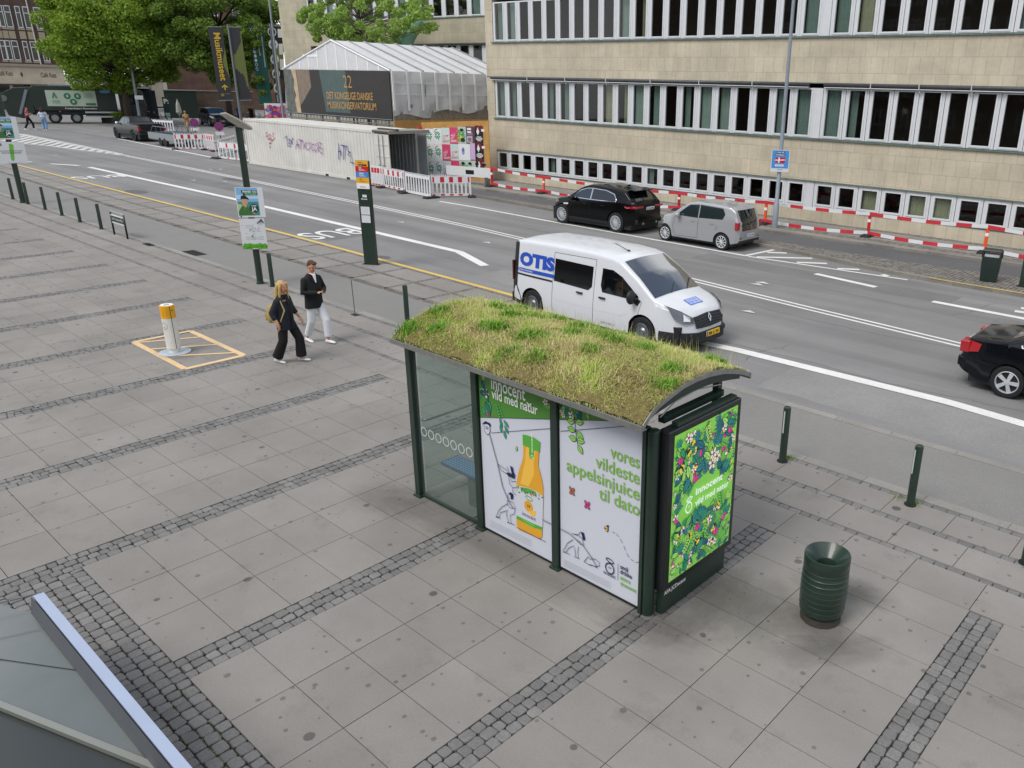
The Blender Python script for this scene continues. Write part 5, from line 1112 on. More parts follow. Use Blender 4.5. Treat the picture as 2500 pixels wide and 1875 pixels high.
# ---------------------------------------------------------------- poster poles
def skin_art(kind, w_, h_):
    a = Art(.0003); sky_, sea, field = M('#7fb2dd', .5, name='print_sky'), M('#3f8a84', .5, name='print_sea'), M('#a9c48a', .5, name='print_field')
    a.rect(-w_/2, 0, w_/2, h_, M('#d4d6d8', .5, name='poster_board'))
    if kind == 'soldier':
        x0, x1, y0, y1 = -w_*.47, w_*.30, h_*.06, h_*.985
        a.rect(x0, y0, x1, y1, sky_); a.rect(x0, h_*.62, x1, h_*.75, M('#b7d2e6', .5, name='print_cloud')); a.rect(x0, y0, x1, h_*.52, sea); a.poly([(x0, h_*.46), (x0+w_*.2, h_*.42), (x0+w_*.2, h_*.2), (x0, h_*.2)], field)
        U = M('#3c6b34', .6, name='print_uniform'); U2 = M('#4f7f40', .6, name='print_uniform_light'); SKN = M('#c99a72', .6, name='print_skin')
        a.poly([(x0+.0, y0), (x0+w_*.02, h_*.22), (x0+w_*.18, h_*.42), (x0+w_*.30, h_*.36), (x0+w_*.52, h_*.28), (x0+w_*.60, y0)], U); a.poly([(x0+w_*.18, h_*.42), (x0+w_*.24, h_*.2), (x0+w_*.30, h_*.36)], U2)
        a.poly([(x0+w_*.16, h_*.42), (x0+w_*.30, h_*.33), (x0+w_*.33, h_*.42)], SKN); a.ell(x0+w_*.27, h_*.53, w_*.115, h_*.13, SKN); a.poly([(x0+w_*.13, h_*.60), (x0+w_*.16, h_*.72), (x0+w_*.30, h_*.735), (x0+w_*.42, h_*.64), (x0+w_*.43, h_*.585), (x0+w_*.34, h_*.61), (x0+w_*.2, h_*.615)], M('#14182a', .6, name='print_beret'))
        a.ell(x0+w_*.28, h_*.55, w_*.012, h_*.008, BLACK, 6); a.ell(x0+w_*.35, h_*.55, w_*.012, h_*.008, BLACK, 6); a.line([(x0+w_*.28, h_*.45), (x0+w_*.34, h_*.45)], .008, M('#8a5040', .6, name='print_lip'))
        a.ell(x0+w_*.58, h_*.30, w_*.17, h_*.155, M('#12463c', .5, name='dark_green_disc'), 26); a.text('STEM', x0+w_*.58, h_*.36, h_*.045, WHITE, .02, 'c'); a.text('JA', x0+w_*.58, h_*.22, h_*.115, WHITE, .03, 'c', width=w_*.20)
        a.rect(x0+w_*.19, h_*.815, x1-w_*.01, h_*.905, M('#123f37', .5, name='dark_green_box')); a.rect(x0+w_*.24, h_*.735, x1-w_*.0, h_*.815, M('#123f37', .5, name='dark_green_box')); a.text('FRIHED OG', x1-w_*.03, h_*.825, h_*.065, WHITE, .03, 'r', width=w_*.50); a.text('TRYGHED', x1-w_*.03, h_*.745, h_*.06, M('#7fd08a', .5, name='mint_letters'), .03, 'r', width=w_*.44)
        a.line([(x0+w_*.52, h_*.13), (x0+w_*.6, h_*.13)], .015, M('#e8d8d0', .5, name='cross')); a.line([(x0+w_*.56, h_*.10), (x0+w_*.56, h_*.16)], .015, M('#d86a5a', .5, name='cross_red')); a.ell(-w_*.40, h_*.03, .02, .02, BLACK, 10)
    elif kind == 'peas':
        O = M('#8a8a96', .5, name='outline_letters'); L_ = ((('GIVE'), -.12, .70, .34), (('PEAS'), .06, .58, .40), (('A'), .02, .46, .1), (('CHANCE'), .03, .31, .70))
        for t, cx, cy, ww in L_: a.text(t, cx*w_, cy*h_, h_*.095, O, .02, 'c', width=ww*w_); a.text(t, cx*w_, cy*h_+h_*.01, h_*.073, WHITE, -.012, 'c', width=ww*w_*.97)
        GP, GP2 = M('#5cab28', .5, name='pea_green'), M('#3f8418', .5, name='pea_shade')
        a.rect(-w_/2, 0, w_/2, h_*.12, GP)
        for i in range(26): xx = -w_*.46+w_*.92*random.random(); yy = random.choice([h_*.05, h_*.10, h_*.13, h_*.15]); a.ell(xx, yy, .042, .040, GP2, 14); a.ell(xx, yy+.003, .038, .036, GP, 14)
        a.rect(-w_*.12, 0, w_*.12, h_*.02, WHITE)
        for i in range(9): a.ell(w_*random.uniform(-.45, .45), h_*random.uniform(.4, .85), .012, .012, M('#8a9a80', .5, name='grey_pea'), 8)
        a.ell(-w_*.05, h_*.43, .03, .028, GP, 12); q = M('#5a5560', .5, name='doodle'); a.line([(w_*.22, h_*.84), (w_*.42, h_*.97)], .05, q); a.line([(w_*.36, h_*.98), (w_*.46, h_*.86)], .03, q); a.line([(w_*.26, h_*.85), (w_*.30, h_*.87)], .03, M('#c7b7d8', .5, name='doodle_lilac'))
    elif kind == 'pen':
        a.poly([(-w_*.02, h_*.10), (w_*.05, h_*.16), (w_*.13, h_*.86), (w_*.06, h_*.92), (-w_*.03, h_*.90), (-w_*.07, h_*.18)], M('#6ab53c', .5, name='bright_green')); a.ell(-w_*.33, h_*.88, .06, .06, BLACK, 16); a.line([(-w_*.36, h_*.85), (-w_*.32, h_*.91), (-w_*.29, h_*.85)], .012, WHITE)
        for yy, n_, ww in ((.56, 15, .8), (.47, 13, .7)):
            for i in range(n_): a.rect(-w_*ww/2+i*w_*ww/n_, h_*yy, -w_*ww/2+(i+.7)*w_*ww/n_, h_*(yy+.042), M('#6a6560', .5, name='grey_type'))
        a.line([(-w_*.2, h_*.03), (w_*.3, h_*.03)], .008, M('#8aa0c8', .5, name='fine_print'))
    elif kind == 'flag':
        BL = M('#4a8fd0', .5, name='print_blue'); a.rect(-w_*.46, h_*.16, w_*.46, h_*.98, BL); NB = M('#1d4a86', .5, name='print_navy'); a.rect(-w_*.22, h_*.84, w_*.22, h_*.94, NB); a.rect(-w_*.30, h_*.73, w_*.26, h_*.83, NB); a.text('PAS PÅ', 0, h_*.86, h_*.055, WHITE, .02, 'c', width=w_*.36); a.text('DANMARK', -w_*.02, h_*.75, h_*.055, WHITE, .02, 'c', width=w_*.48)
        RD = M('#b81830', .5, name='flag_red'); a.poly([(-w_*.28, h_*.42), (0, h_*.42), (w_*.18, h_*.38), (w_*.27, h_*.44), (w_*.27, h_*.68), (w_*.15, h_*.66), (0, h_*.67), (-w_*.28, h_*.66)], RD); a.rect(-w_*.11, h_*.42, -w_*.03, h_*.66, WHITE); a.poly([(-w_*.28, h_*.51), (w_*.26, h_*.53), (w_*.26, h_*.575), (-w_*.28, h_*.555)], WHITE)
        a.rect(-w_*.26, h_*.25, w_*.2, h_*.34, WHITE); a.text('STEM NEJ', -w_*.03, h_*.275, h_*.04, NB, .01, 'c', width=w_*.36); a.line([(-w_*.12, h_*.1), (w_*.18, h_*.1)], .02, M('#6a7fa0', .5, name='fine_print2'))
    return a
def board(name, label, at_, w_, h_, kind, ang, group=None, edge=None):
    T = thing(name, label, 'poster', at_, ang, group); b = MB(); b.b2((-w_/2, -.004, 0), (w_/2, .004, h_)); b.build('board', T, M('#d4d6d8', .5, name='poster_board'))
    skin_art(kind, w_, h_).build('print', T, lambda u, v, h: (u, -.0045-h, v)); b = MB()
    for z in (.1, h_-.1): b.box((0, .06, z), (.16, .12, .012))
    b.build('cable_tie', T, BLACK); return T
def pole(label, B, h, r, top=None): 
    T = thing('sign_pole', label, 'pole', B); b = MB(); b.lathe([(r*1.25, -.02), (r*1.25, .05), (r, .06), (r, h)], 18); b.build('pole', T, GREEN_PAINT, smooth='auto'); return T
def ang_to_cam(p, off=0.0): v, _ = facing(p); return math.atan2(v[1], v[0])+math.pi/2+off
Bm = G(636, 692); hm = H(636, 692, 579, 310)
T = pole('tall green pole carrying a soldier poster above a pea poster', Bm*[1, 1, 0], hm, .085)
SH = M('#8a8478', .5, .4, var=.15, name='grey_lamp_panel'); vd, rd = facing(Bm); nrm_ = vd
def rel(p): return tuple(np.array(p)-Bm*[1, 1, 0])
b = MB(); pp = [np.array(rel(FP(x, y, Bm, nrm_))) for x, y in ((538, 279), (551, 277), (592, 298), (614, 312), (616, 316), (606, 316.5), (583, 310), (560, 296))]
b.add([tuple(p+vd*.16) for p in pp]+[tuple(p-vd*.16+np.array([0, 0, .03])) for p in pp], [tuple(range(8)), tuple(range(15, 7, -1))]+[(i, (i+1) % 8, 8+(i+1) % 8, 8+i) for i in range(8)])
b.build('light_panel', T, SH); b = MB(); b.tube([(0, 0, hm-.05), tuple(rd*.05+np.array([0, 0, hm+.05]))], .03, 8); b.build('bracket', T, STEEL)
nrm, _ = facing(Bm); fm = lambda x, y: FP(x, y, Bm, nrm)
zs = lambda q: float(fm(*q)[2])
aM = ang_to_cam(Bm, R(-8)); off = nrm*.11
t0, t1 = zs((608, 456)), zs((610, 529)); u0, u1 = zs((620, 532)), zs((622, 606))
wp = .68
board('election_poster', 'soldier election poster on the middle pole, above the pea poster', tuple(Bm*[1, 1, 0]+off+np.array([0, 0, t1])+rd*.03), wp, t0-t1, 'soldier', aM)
board('election_poster', 'white poster with green peas along its bottom edge', tuple(Bm*[1, 1, 0]+off+np.array([0, 0, u1])), wp*.92, u0-u1, 'peas', aM)
Bl = G(57, 495); nl, rl = facing(Bl); fl = lambda x, y: FP(x, y, Bl, nl); hl = float(fl(0, 255)[2])+1.2
pole('green poster pole at the left edge of the photo among the bollards', Bl*[1, 1, 0], hl, .105)
tz0, tz1, uz0, uz1 = (float(fl(*q)[2]) for q in ((12, 285), (17, 340), (25, 346), (35, 398)))
board('election_poster', 'soldier election poster on the pole at the left edge of the photo', tuple(Bl*[1, 1, 0]+nl*.13+rl*-.05+np.array([0, 0, tz1])), .95, tz0-tz1, 'soldier', ang_to_cam(Bl, R(-6)))
board('election_poster', 'white poster with one thick green stroke on the left pole', tuple(Bl*[1, 1, 0]+nl*.13+np.array([0, 0, uz1])), 1.0, uz0-uz1, 'pen', ang_to_cam(Bl, R(-6)))
# ---------------------------------------------------------------- bus stop totem
Bs = G(907, 645); hs_ = H(907, 645, 884, 392); T = thing('bus_stop_totem', 'tall flat green bus stop totem with yellow, red and blue bands on top', 'bus stop', (Bs[0], Bs[1], 0), R(30)); w_ = .42
b = MB(); b.b2((-w_/2, -.06, 0), (w_/2, .06, hs_)); b.build('body', T, GREEN_PAINT, bevel=.01); b = MB(); b.b2((-w_/2-.06, -.1, 0), (w_/2+.06, .1, .012)); b.build('foot', T, RUB)
a = Art(.0012); YB_, RB_, BB_ = M('#e5a51c', .5, name='band_yellow'), M('#c01c22', .5, name='band_red'), M('#3f86c8', .5, name='band_blue')
k = .165; z = hs_
for m, tx in ((YB_, 'METRO'), (RB_, '2A'), (BB_, '250S'), (YB_, '31'), (WHITE, '')):
    a.rect(-w_/2+.002, z-k, w_/2-.002, z, m)
    if m is YB_ and z == hs_: a.text('FORUM ST.', -.12, z-.07, .03, BLACK, .02, width=.15); a.rect(-.13, z-.15, .16, z-.10, M('#2c241c', .5, name='brown_bar')); a.text('METRO', -.12, z-.14, .025, WHITE, .01, width=.12)
    elif tx: a.text(tx, -.10, z-.065, .045, WHITE if m in (RB_, BB_) else M('#7a5a10', .5, name='brown_type'), .03, width=.09 if tx != '250S' else .15); 
    if tx or m is WHITE:
        for i in range(2): a.line([(-.10, z-.095-.025*i), (.06+.05*i, z-.095-.025*i)], .010, WHITE if m in (RB_, BB_) else M('#8a7a50', .5, name='faint_type'))
    z -= k
a.rect(-.05, hs_-1.08, .09, hs_-1.00, M('#cdd4d4', .5, name='sticker')); a.text('movia', -.03, hs_-1.15, .05, WHITE, .02, width=.13); a.ell(-.07, hs_-1.13, .02, .025, WHITE, 10); a.line([(-.08, hs_-1.22), (.08, hs_-1.215)], .006, M('#3d5248', .5, name='faint_green'))
a.rect(-.14, hs_-1.60, .15, hs_-1.36, M('#d2d5d8', .5, name='timetable')); a.rect(-.14, hs_-1.85, .15, hs_-1.62, M('#cfd2d6', .5, name='timetable2'))
for i in range(5): a.line([(-.10, hs_-1.40-i*.035), (.1, hs_-1.40-i*.035)], .004, M('#a8acb2', .5, name='table_lines'))
a.rect(-.17, hs_-1.34, .19, hs_-1.26, M('#26322c', .5, name='dark_panel')) ; a.build('panel_print', T, lambda u, v, h: (u, -.0605-h, v))
# ---------------------------------------------------------------- far litter bin by the island, and a post at the right edge
B = G(2412, 686, .03); T = thing('litter_bin', 'dark green litter bin with side openings on the far traffic island', 'litter bin', (B[0], B[1], .03), R(10)); hh_ = .98
P = [(-.26, -.2), (.26, -.2), (.28, 0), (.26, .2), (-.26, .2), (-.28, 0)]; b = MB(); b.loft([[(x*.88, y*.88, 0) for x, y in P], [(x, y, .45) for x, y in P], [(x*1.02, y*1.02, .78) for x, y in P]]); b.build('body', T, M('#1b2a24', .5, var=.15, name='dark_bin'), bevel=.01)
b = MB(); b.loft([[(x*1.06, y*1.06, .93) for x, y in P], [(x*1.06, y*1.06, .96) for x, y in P], [(x*.9, y*.9, 1.0) for x, y in P]]); b.build('lid', T, M('#1b2a24', .5, var=.15, name='dark_bin'))
b = MB()
for x, y in P: b.box((x, y, .85), (.05, .05, .18))
b.build('lid_post', T, M('#1b2a24', .5, var=.15, name='dark_bin')); b = MB(); b.loft([[(x*.8, y*.8, .78) for x, y in P], [(x*.8, y*.8, .86) for x, y in P]]); b.build('bin_liner', T, M('#b9bcc0', .5, name='pale_bag'))
B = G(2498, 700, .03); T = thing('waiting_post', 'dark green post cut off by the right edge beyond the road', 'post', (B[0], B[1], .03)); b = MB(); b.b2((-.12, -.08, 0), (.12, .08, 2.2)); b.build('post', T, GREEN_PAINT, bevel=.01); b = MB(); b.b2((-.18, -.12, 0), (.18, .12, .012)); b.build('foot', T, RUB)
# ---------------------------------------------------------------- street lamps
def lampm(): return LAMP_GREY
B = G(1891, 556, .05); T = thing('lamp_post', 'grey steel lamp post in front of the office facade, carrying a small blue poster', 'lamp post', (B[0], B[1], .05))
b = MB(); b.lathe([(.12, 0), (.12, 1.0), (.085, 1.05), (.075, 5), (.06, 11)], 16); b.build('pole', T, LAMP_GREY, smooth='auto'); b = MB(); b.tube([(0, 0, 11), (0, -.3, 11.6), (0, -1.6, 11.9)], .05, 8); b.build('arm', T, LAMP_GREY, smooth=True); b = MB(); b.ell((0, -1.9, 11.85), (.18, .4, .12)); b.build('lamp_head', T, WHITE, smooth=True)
nf, rf = facing(B); f_ = lambda x, y: FP(x, y, B, nf); z0_, z1_ = float(f_(1913, 366)[2]), float(f_(1906, 419)[2])
board('election_poster', 'blue poster with a red and white flag on the lamp post by the facade', tuple(B*[1, 1, 0]+nf*.12+np.array([0, 0, z1_])), .74, z0_-z1_, 'flag', ang_to_cam(B, R(4)))
B = G(352, 307, ZR); T = thing('lamp_post', 'tall grey lamp post with a curved arm and white shade left of the museum banners', 'lamp post', (B[0], B[1], ZR)); nf, rf = facing(B); f_ = lambda x, y: np.array(FP(x, y, B, nf))-np.array([B[0], B[1], ZR])
pts = [(340, 283), (318, 150), (306, 60), (300, 33), (290, 18), (272, 9), (240, 6)]; b = MB(); b.tube([(0, 0, 0)]+[tuple(f_(*q)) for q in pts], [.16, .15, .12, .10, .09, .08, .07, .06], 12); b.build('pole', T, LAMP_GREY, smooth=True)
hd = f_(230, 8); b = MB(); b.lathe([(.05, .25), (.22, .15), (.45, -.22), (.40, -.25)], 18, c=tuple(hd)); b.build('lamp_shade', T, M('#d9dadb', .4, name='white_shade'), smooth='auto'); b = MB(); p_ = f_(339, 238); b.box(tuple(p_+nf*.17), (.05, .8, .42), rz=math.atan2(nf[1], nf[0])); b.build('sign_plate', T, WHITE)
# ================================================================ office building with window bands
def stone_mat(name, c1, c2, bw=.52, bh=.615, off=.5, stain=.22, mort=.012, mcol=None, zshift=0.0):
    m = bpy.data.materials.new(name); m.use_nodes = True; n = m.node_tree; L = n.links; p = n.nodes['Principled BSDF']; p.inputs['Roughness'].default_value = .8; p.inputs['Specular IOR Level'].default_value = .25
    ge = n.nodes.new('ShaderNodeNewGeometry'); sx = n.nodes.new('ShaderNodeSeparateXYZ'); L.new(ge.outputs['Position'], sx.inputs[0])
    ad = n.nodes.new('ShaderNodeMath'); L.new(sx.outputs[0], ad.inputs[0]); L.new(sx.outputs[1], ad.inputs[1]); cb = n.nodes.new('ShaderNodeCombineXYZ'); L.new(ad.outputs[0], cb.inputs[0])
    az = n.nodes.new('ShaderNodeMath'); az.inputs[1].default_value = zshift; L.new(sx.outputs[2], az.inputs[0]); L.new(az.outputs[0], cb.inputs[1])
    bt = n.nodes.new('ShaderNodeTexBrick'); bt.offset = off; bt.inputs['Scale'].default_value = 1; bt.inputs['Brick Width'].default_value = bw; bt.inputs['Row Height'].default_value = bh; bt.inputs['Mortar Size'].default_value = mort; bt.inputs['Mortar Smooth'].default_value = .3
    bt.inputs['Color1'].default_value = (*lin(c1), 1); bt.inputs['Color2'].default_value = (*lin(c2), 1); mc = mcol or tuple(v*.72 for v in lin(c1)); bt.inputs['Mortar'].default_value = (*lin(mc), 1); L.new(cb.outputs[0], bt.inputs['Vector'])
    out = bt.outputs[0]
    for sc, amt, lo in (((.35, .35, .9), stain, .42), ((2.2, 2.2, .25), stain*.6, .42), ((9, 9, 9), .06, .35)):
        mp = n.nodes.new('ShaderNodeMapping'); mp.inputs['Scale'].default_value = sc; L.new(ge.outputs['Position'], mp.inputs[0]); nz = n.nodes.new('ShaderNodeTexNoise'); nz.inputs['Scale'].default_value = 1; nz.inputs['Detail'].default_value = 7; L.new(mp.outputs[0], nz.inputs['Vector'])
        mr = n.nodes.new('ShaderNodeMapRange'); mr.inputs[1].default_value = lo; mr.inputs[2].default_value = lo+.25; mr.inputs[3].default_value = 1-amt; mr.inputs[4].default_value = 1.0; L.new(nz.outputs[0], mr.inputs[0])
        mm = n.nodes.new('ShaderNodeVectorMath'); mm.operation = 'MULTIPLY'; L.new(out, mm.inputs[0]); L.new(mr.outputs[0], mm.inputs[1]); out = mm.outputs[0]
    L.new(out, p.inputs['Base Color']); return m
LIME = stone_mat('limestone_cladding', (.64, .57, .435), (.585, .52, .39), .50, .62, .37, .17)
LIME2 = stone_mat('limestone_cladding_grey', (.50, .455, .34), (.45, .41, .30), .62, .62, .5, .16)
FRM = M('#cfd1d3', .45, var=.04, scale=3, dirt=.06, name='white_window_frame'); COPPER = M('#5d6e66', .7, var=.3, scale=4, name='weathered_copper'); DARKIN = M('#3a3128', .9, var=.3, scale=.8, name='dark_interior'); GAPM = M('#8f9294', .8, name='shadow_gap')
WGL = glass_mat('#cfd8d6', .0, 'window_glass')
CURT = [M(c, .9, var=.1, scale=3, name='curtain') for c in ('#8fa198', '#a9b7ae', '#9c9a7c', '#b9b497')]
OB = thing('office_building', 'pale yellow limestone office building with long rows of white windows', 'building', (-12, 31, 0)); Yf = 30.5; X0, X1 = -28.15, 9.0
b = MB()
for z0, z1 in ((-.1, .64), (1.74, 3.5), (5.78, 7.56), (9.95, 13.0)): b.b2((X0, Yf, z0), (X1, Yf+.35, z1))
for z0, z1 in ((.64, 1.74), (3.5, 5.78), (7.56, 9.95)): b.b2((X0, Yf, z0), (-27.52, Yf+.35, z1)); b.b2((X0, Yf+.35, z0), (X0+.3, Yf+.6, z1))
b.b2((X0, Yf+.35, -.1), (X0+.35, 46, 13.0)); b.build('wall', OB, LIME, world=True)
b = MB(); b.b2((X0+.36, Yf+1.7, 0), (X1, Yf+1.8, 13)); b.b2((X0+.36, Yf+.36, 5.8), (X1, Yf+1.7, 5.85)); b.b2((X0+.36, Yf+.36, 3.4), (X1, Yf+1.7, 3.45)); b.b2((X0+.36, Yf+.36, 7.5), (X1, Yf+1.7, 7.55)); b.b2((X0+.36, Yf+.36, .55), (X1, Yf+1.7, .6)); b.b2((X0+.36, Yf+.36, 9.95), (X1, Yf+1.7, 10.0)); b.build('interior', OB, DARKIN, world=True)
for z in (3.50, 7.565):
    b = MB(); b.b2((-27.62, Yf-.07, z), (X1, Yf+.1, z+.055)); b.build('sill', OB, COPPER, world=True)
b = MB(); b.b2((-27.5, Yf-.03, 1.745), (X1, Yf+.02, 1.80)); b.build('lintel', OB, COPPER, world=True); b = MB(); b.b2((-27.5, Yf-.03, .60), (X1, Yf+.05, .645)); b.build('sill', OB, M('#4c4f50', .6, var=.2, name='grey_sill'), world=True)
AWN = M('#4a4c4e', .5, .3, var=.2, scale=3, name='grey_awning_roll')
for xa, xb in ((-27.70, -7.30), (-6.62, X1)):
    aw = MB(); aw.tube([(xa, Yf-.09, 5.74), (xb, Yf-.09, 5.74)], .075, 12); a_ = aw.build('awning_roll', OB, AWN, smooth=True, world=True)
    b = MB(); b.b2((xa+.02, Yf-.14, 5.615), (xb-.02, Yf-.06, 5.645)); b.build('awning_bar', a_, FRM, world=True); b = MB()
    x = xa+3.1 if xa < -20 else xa+2.1
    while x < xb: b.box((x, Yf-.10, 5.72), (.025, .20, .22)); b.tube([(x, Yf-.15, 5.6), (x+.04, Yf-.12, 5.5)], .012, 6); x += 2.9 if xa < -20 else 2.0
    b.build('awning_bracket', a_, FRM, world=True)
b = MB(); b.b2((X0, Yf-.02, 5.785), (X1, Yf+.02, 5.82)); b.build('flashing', OB, COPPER, world=True)
PIT = 1.0225
def win_meshes(w_, h_, gw, gb, gt, low=False):
    f = MB(); gl, gr = (w_-gw)/2, (w_+gw)/2
    f.b2((0.006, 0, 0), (gl, .07, h_)); f.b2((gr, 0, 0), (w_-.006, .07, h_)); f.b2((gl, 0, 0), (gr, .07, gb)); f.b2((gl, 0, h_-gt), (gr, .07, h_))
    # sash standing proud of the fixed frame
    f.b2((gl-.075, -.022, gb-.07), (gl-.005, -.001, h_-gt+.05)); f.b2((gr+.005, -.022, gb-.07), (gr+.075, -.001, h_-gt+.05)); f.b2((gl-.004, -.022, gb-.07), (gr+.004, -.001, gb-.005)); f.b2((gl-.004, -.022, h_-gt+.005), (gr+.004, -.001, h_-gt+.05))
    return f
fm_hi = win_meshes(PIT, 2.03, .66, .11, .07); fm_lo = win_meshes(PIT, 1.09, .66, .17, .14); tmpl = {}
def curtain_mb(w_, h_):
    c = MB(); n_ = max(6, int(w_*46)); V = []
    for i in range(n_+1):
        x = w_*i/n_; y = .03*math.sin(x*58)+.012*math.sin(x*131+1); V += [(x, y, 0), (x, y, h_)]
    c.add(V, [(2*i, 2*i+2, 2*i+3, 2*i+1) for i in range(n_)]); return c
rw = random.Random(5)
MIDSEQ = 'AhddhHddYyaHdhaadd'
def window(x, z, h_, key, fm, cur, lowp=False):
    if key not in tmpl:
        w = thing('window', None, None); w.parent = OB; fo = fm.build('frame', w, FRM)
        g = MB(); gb, gt = (.17, .14) if key == 'lo' else (.11, .07); g.quad((.181, .03, gb), (.842, .03, gb), (.842, .03, h_-gt), (.181, .03, h_-gt)); g.build('pane', w, WGL); tmpl[key] = w
    else:
        w = tmpl[key].copy(); COL.objects.link(w); w.parent = OB
        for ch in tmpl[key].children:
            if ch.name.startswith('curtain') or ch.name.startswith('poster'): continue
            c = ch.copy(); COL.objects.link(c); c.parent = w
    w.location = (x+12, Yf+.04-31, z)
    spec = {'A': (0, .98, 0), 'a': (0, .98, 1), 'h': (0, .45, 0), 'H': (.18, .8, 0), 'Y': (0, .98, 3), 'y': (.4, .58, 2), 'r': (.55, .43, 0), 'd': None}[cur]
    if spec:
        c = curtain_mb(spec[1]*.72, h_-.15); o = c.build('curtain', w, CURT[spec[2]], smooth=True, recalc=False, loc=(.15+spec[0]*.72, .17+rw.uniform(0, .1), .08))
xs_w = [-27.51+PIT*i for i in range(20)]+[-6.68+1.035*i for i in range(12)]
for i, x in enumerate(xs_w):
    if x > 4.2: continue
    window(x, 3.575, 2.03, 'hi', fm_hi, MIDSEQ[i] if i < len(MIDSEQ) else ('ha' if i in (18,) else 'A' if i in (19, 20) else 'h' if i in (21,) else 'd')[0])
    window(x, 7.64, 2.03, 'hi', fm_hi, 'Aadddddddaydddddddd'[i] if i < 19 else ('A' if i in (19, 20) else 'Y' if i == 21 else rw.choice('dddh')))
    window(x, .65, 1.09, 'lo', fm_lo, rw.choice('dddddYdh'))
for z, h_ in ((3.575, 2.03), (7.64, 2.03), (.65, 1.09)): b = MB(); b.b2((-7.05, Yf+.02, z), (-6.69, Yf+.11, z+h_)); b.build('white_panel', OB, FRM, world=True)
# back wing across the court
BW_ = thing('back_wing', 'rear wing of the limestone office behind the tree and tent', 'building', (-50, 45, 0)); Yw = 44.0
b = MB()
for z0, z1 in ((-.1, 6.3), (8.45, 10.5), (12.9, 16)): b.b2((-76, Yw, z0), (X0+.2, Yw+.35, z1))
for z0, z1 in ((6.3, 8.45), (10.5, 12.9)): b.b2((-76, Yw, z0), (-70.6, Yw+.35, z1))
b.b2((-76, Yw+.35, -.1), (-75.6, 62, 16)); b.build('wall', BW_, LIME2, world=True)
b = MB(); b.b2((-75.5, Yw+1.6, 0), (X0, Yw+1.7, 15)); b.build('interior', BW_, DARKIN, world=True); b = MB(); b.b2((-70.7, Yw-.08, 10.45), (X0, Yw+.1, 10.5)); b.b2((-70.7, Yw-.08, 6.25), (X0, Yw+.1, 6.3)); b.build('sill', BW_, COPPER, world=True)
b = MB(); b.tube([(-60, Yw-.1, 8.42), (X0, Yw-.1, 8.42)], .09, 10); b.build('awning_roll', BW_, AWN, world=True)
PW_ = 1.65
for r_, (z, h_) in enumerate(((6.3, 2.1), (10.5, 2.36))):
    fmw = win_meshes(PW_, h_, 1.1, .13, .09); first = None
    for i in range(25):
        x = -70.6+PW_*i
        if x > X0-1.7 or (r_ == 0 and x < -56): continue
        if first is None:
            w = thing('window', None, None); w.parent = BW_; fmw.build('frame', w, FRM); g = MB(); g.quad((.27, .03, .13), (1.38, .03, .13), (1.38, .03, h_-.09), (.27, .03, h_-.09)); g.build('pane', w, WGL); first = w
        else: w = copy_tree(first, par=BW_) if not any(ch.name.startswith('curtain') for ch in first.children) else None
        w.location = (x+50, Yw+.05-45, z)
        if rw.random() < .4 and w is not first: c = curtain_mb(1.15, h_-.15); c.build('curtain', w, rw.choice(CURT), smooth=True, recalc=False, loc=(.25, .2, .08))
# ================================================================ brick corner house on the left, houses behind, walls of the square
BRICK = stone_mat('brown_brick', (.135, .072, .052), (.105, .060, .046), .30, .10, .5, .3, .02, (.12, .10, .09)); BRICK_R = stone_mat('red_brick', (.20, .098, .066), (.165, .082, .058), .30, .10, .5, .25, .02, (.17, .13, .11))
STUC = M('#b7ab97', .8, var=.12, scale=.8, name='pale_render'); TRIM_ = M('#8f8676', .8, var=.15, name='stone_trim')
P1 = _ = CAM+_ray(150, 158)*115; nb, rb = facing(P1); HB = thing('brick_house', 'dark brick corner house with tall white windows above a cafe', 'building', (P1[0], P1[1], 0), math.atan2(rb[1], rb[0]))
# local frame: x along the front (right seen from the viewpoint), y away
def bl(x, y): q = np.array(FP(x, y, P1, nb))-np.array([P1[0], P1[1], 0]); return float(q@rb), float(q[2])
xr = 0.0; xl = -13.0
b = MB(); b.b2((xl, 0, 6.0), (xr, 10, 24)); b.build('wall', HB, BRICK)
b = MB(); b.b2((xl, -.25, -1), (xr+.05, 10, 3.9)) ; b.b2((xl, -.18, 3.9), (xr+.05, 10, 6.0)); b.build('shop_front', HB, STUC)
b = MB(); b.b2((xl, -.45, 5.95), (xr+.3, .1, 6.3)); b.b2((xl, -.15, 15.6), (xr+.2, .1, 17.4)); b.build('cornice', HB, TRIM_)
b = MB(); b.prism([(xr-.02, 6.3), (xr+9.5, 6.3), (xr+9.5, 24), (xr-.02, 24)], 2.2, 9, 'y'); b.build('side_wall', HB, BRICK_R)
wt = None
cols = [bl(x, 132)[0] for x in (11, 24, 41, 66, 86, 112)]
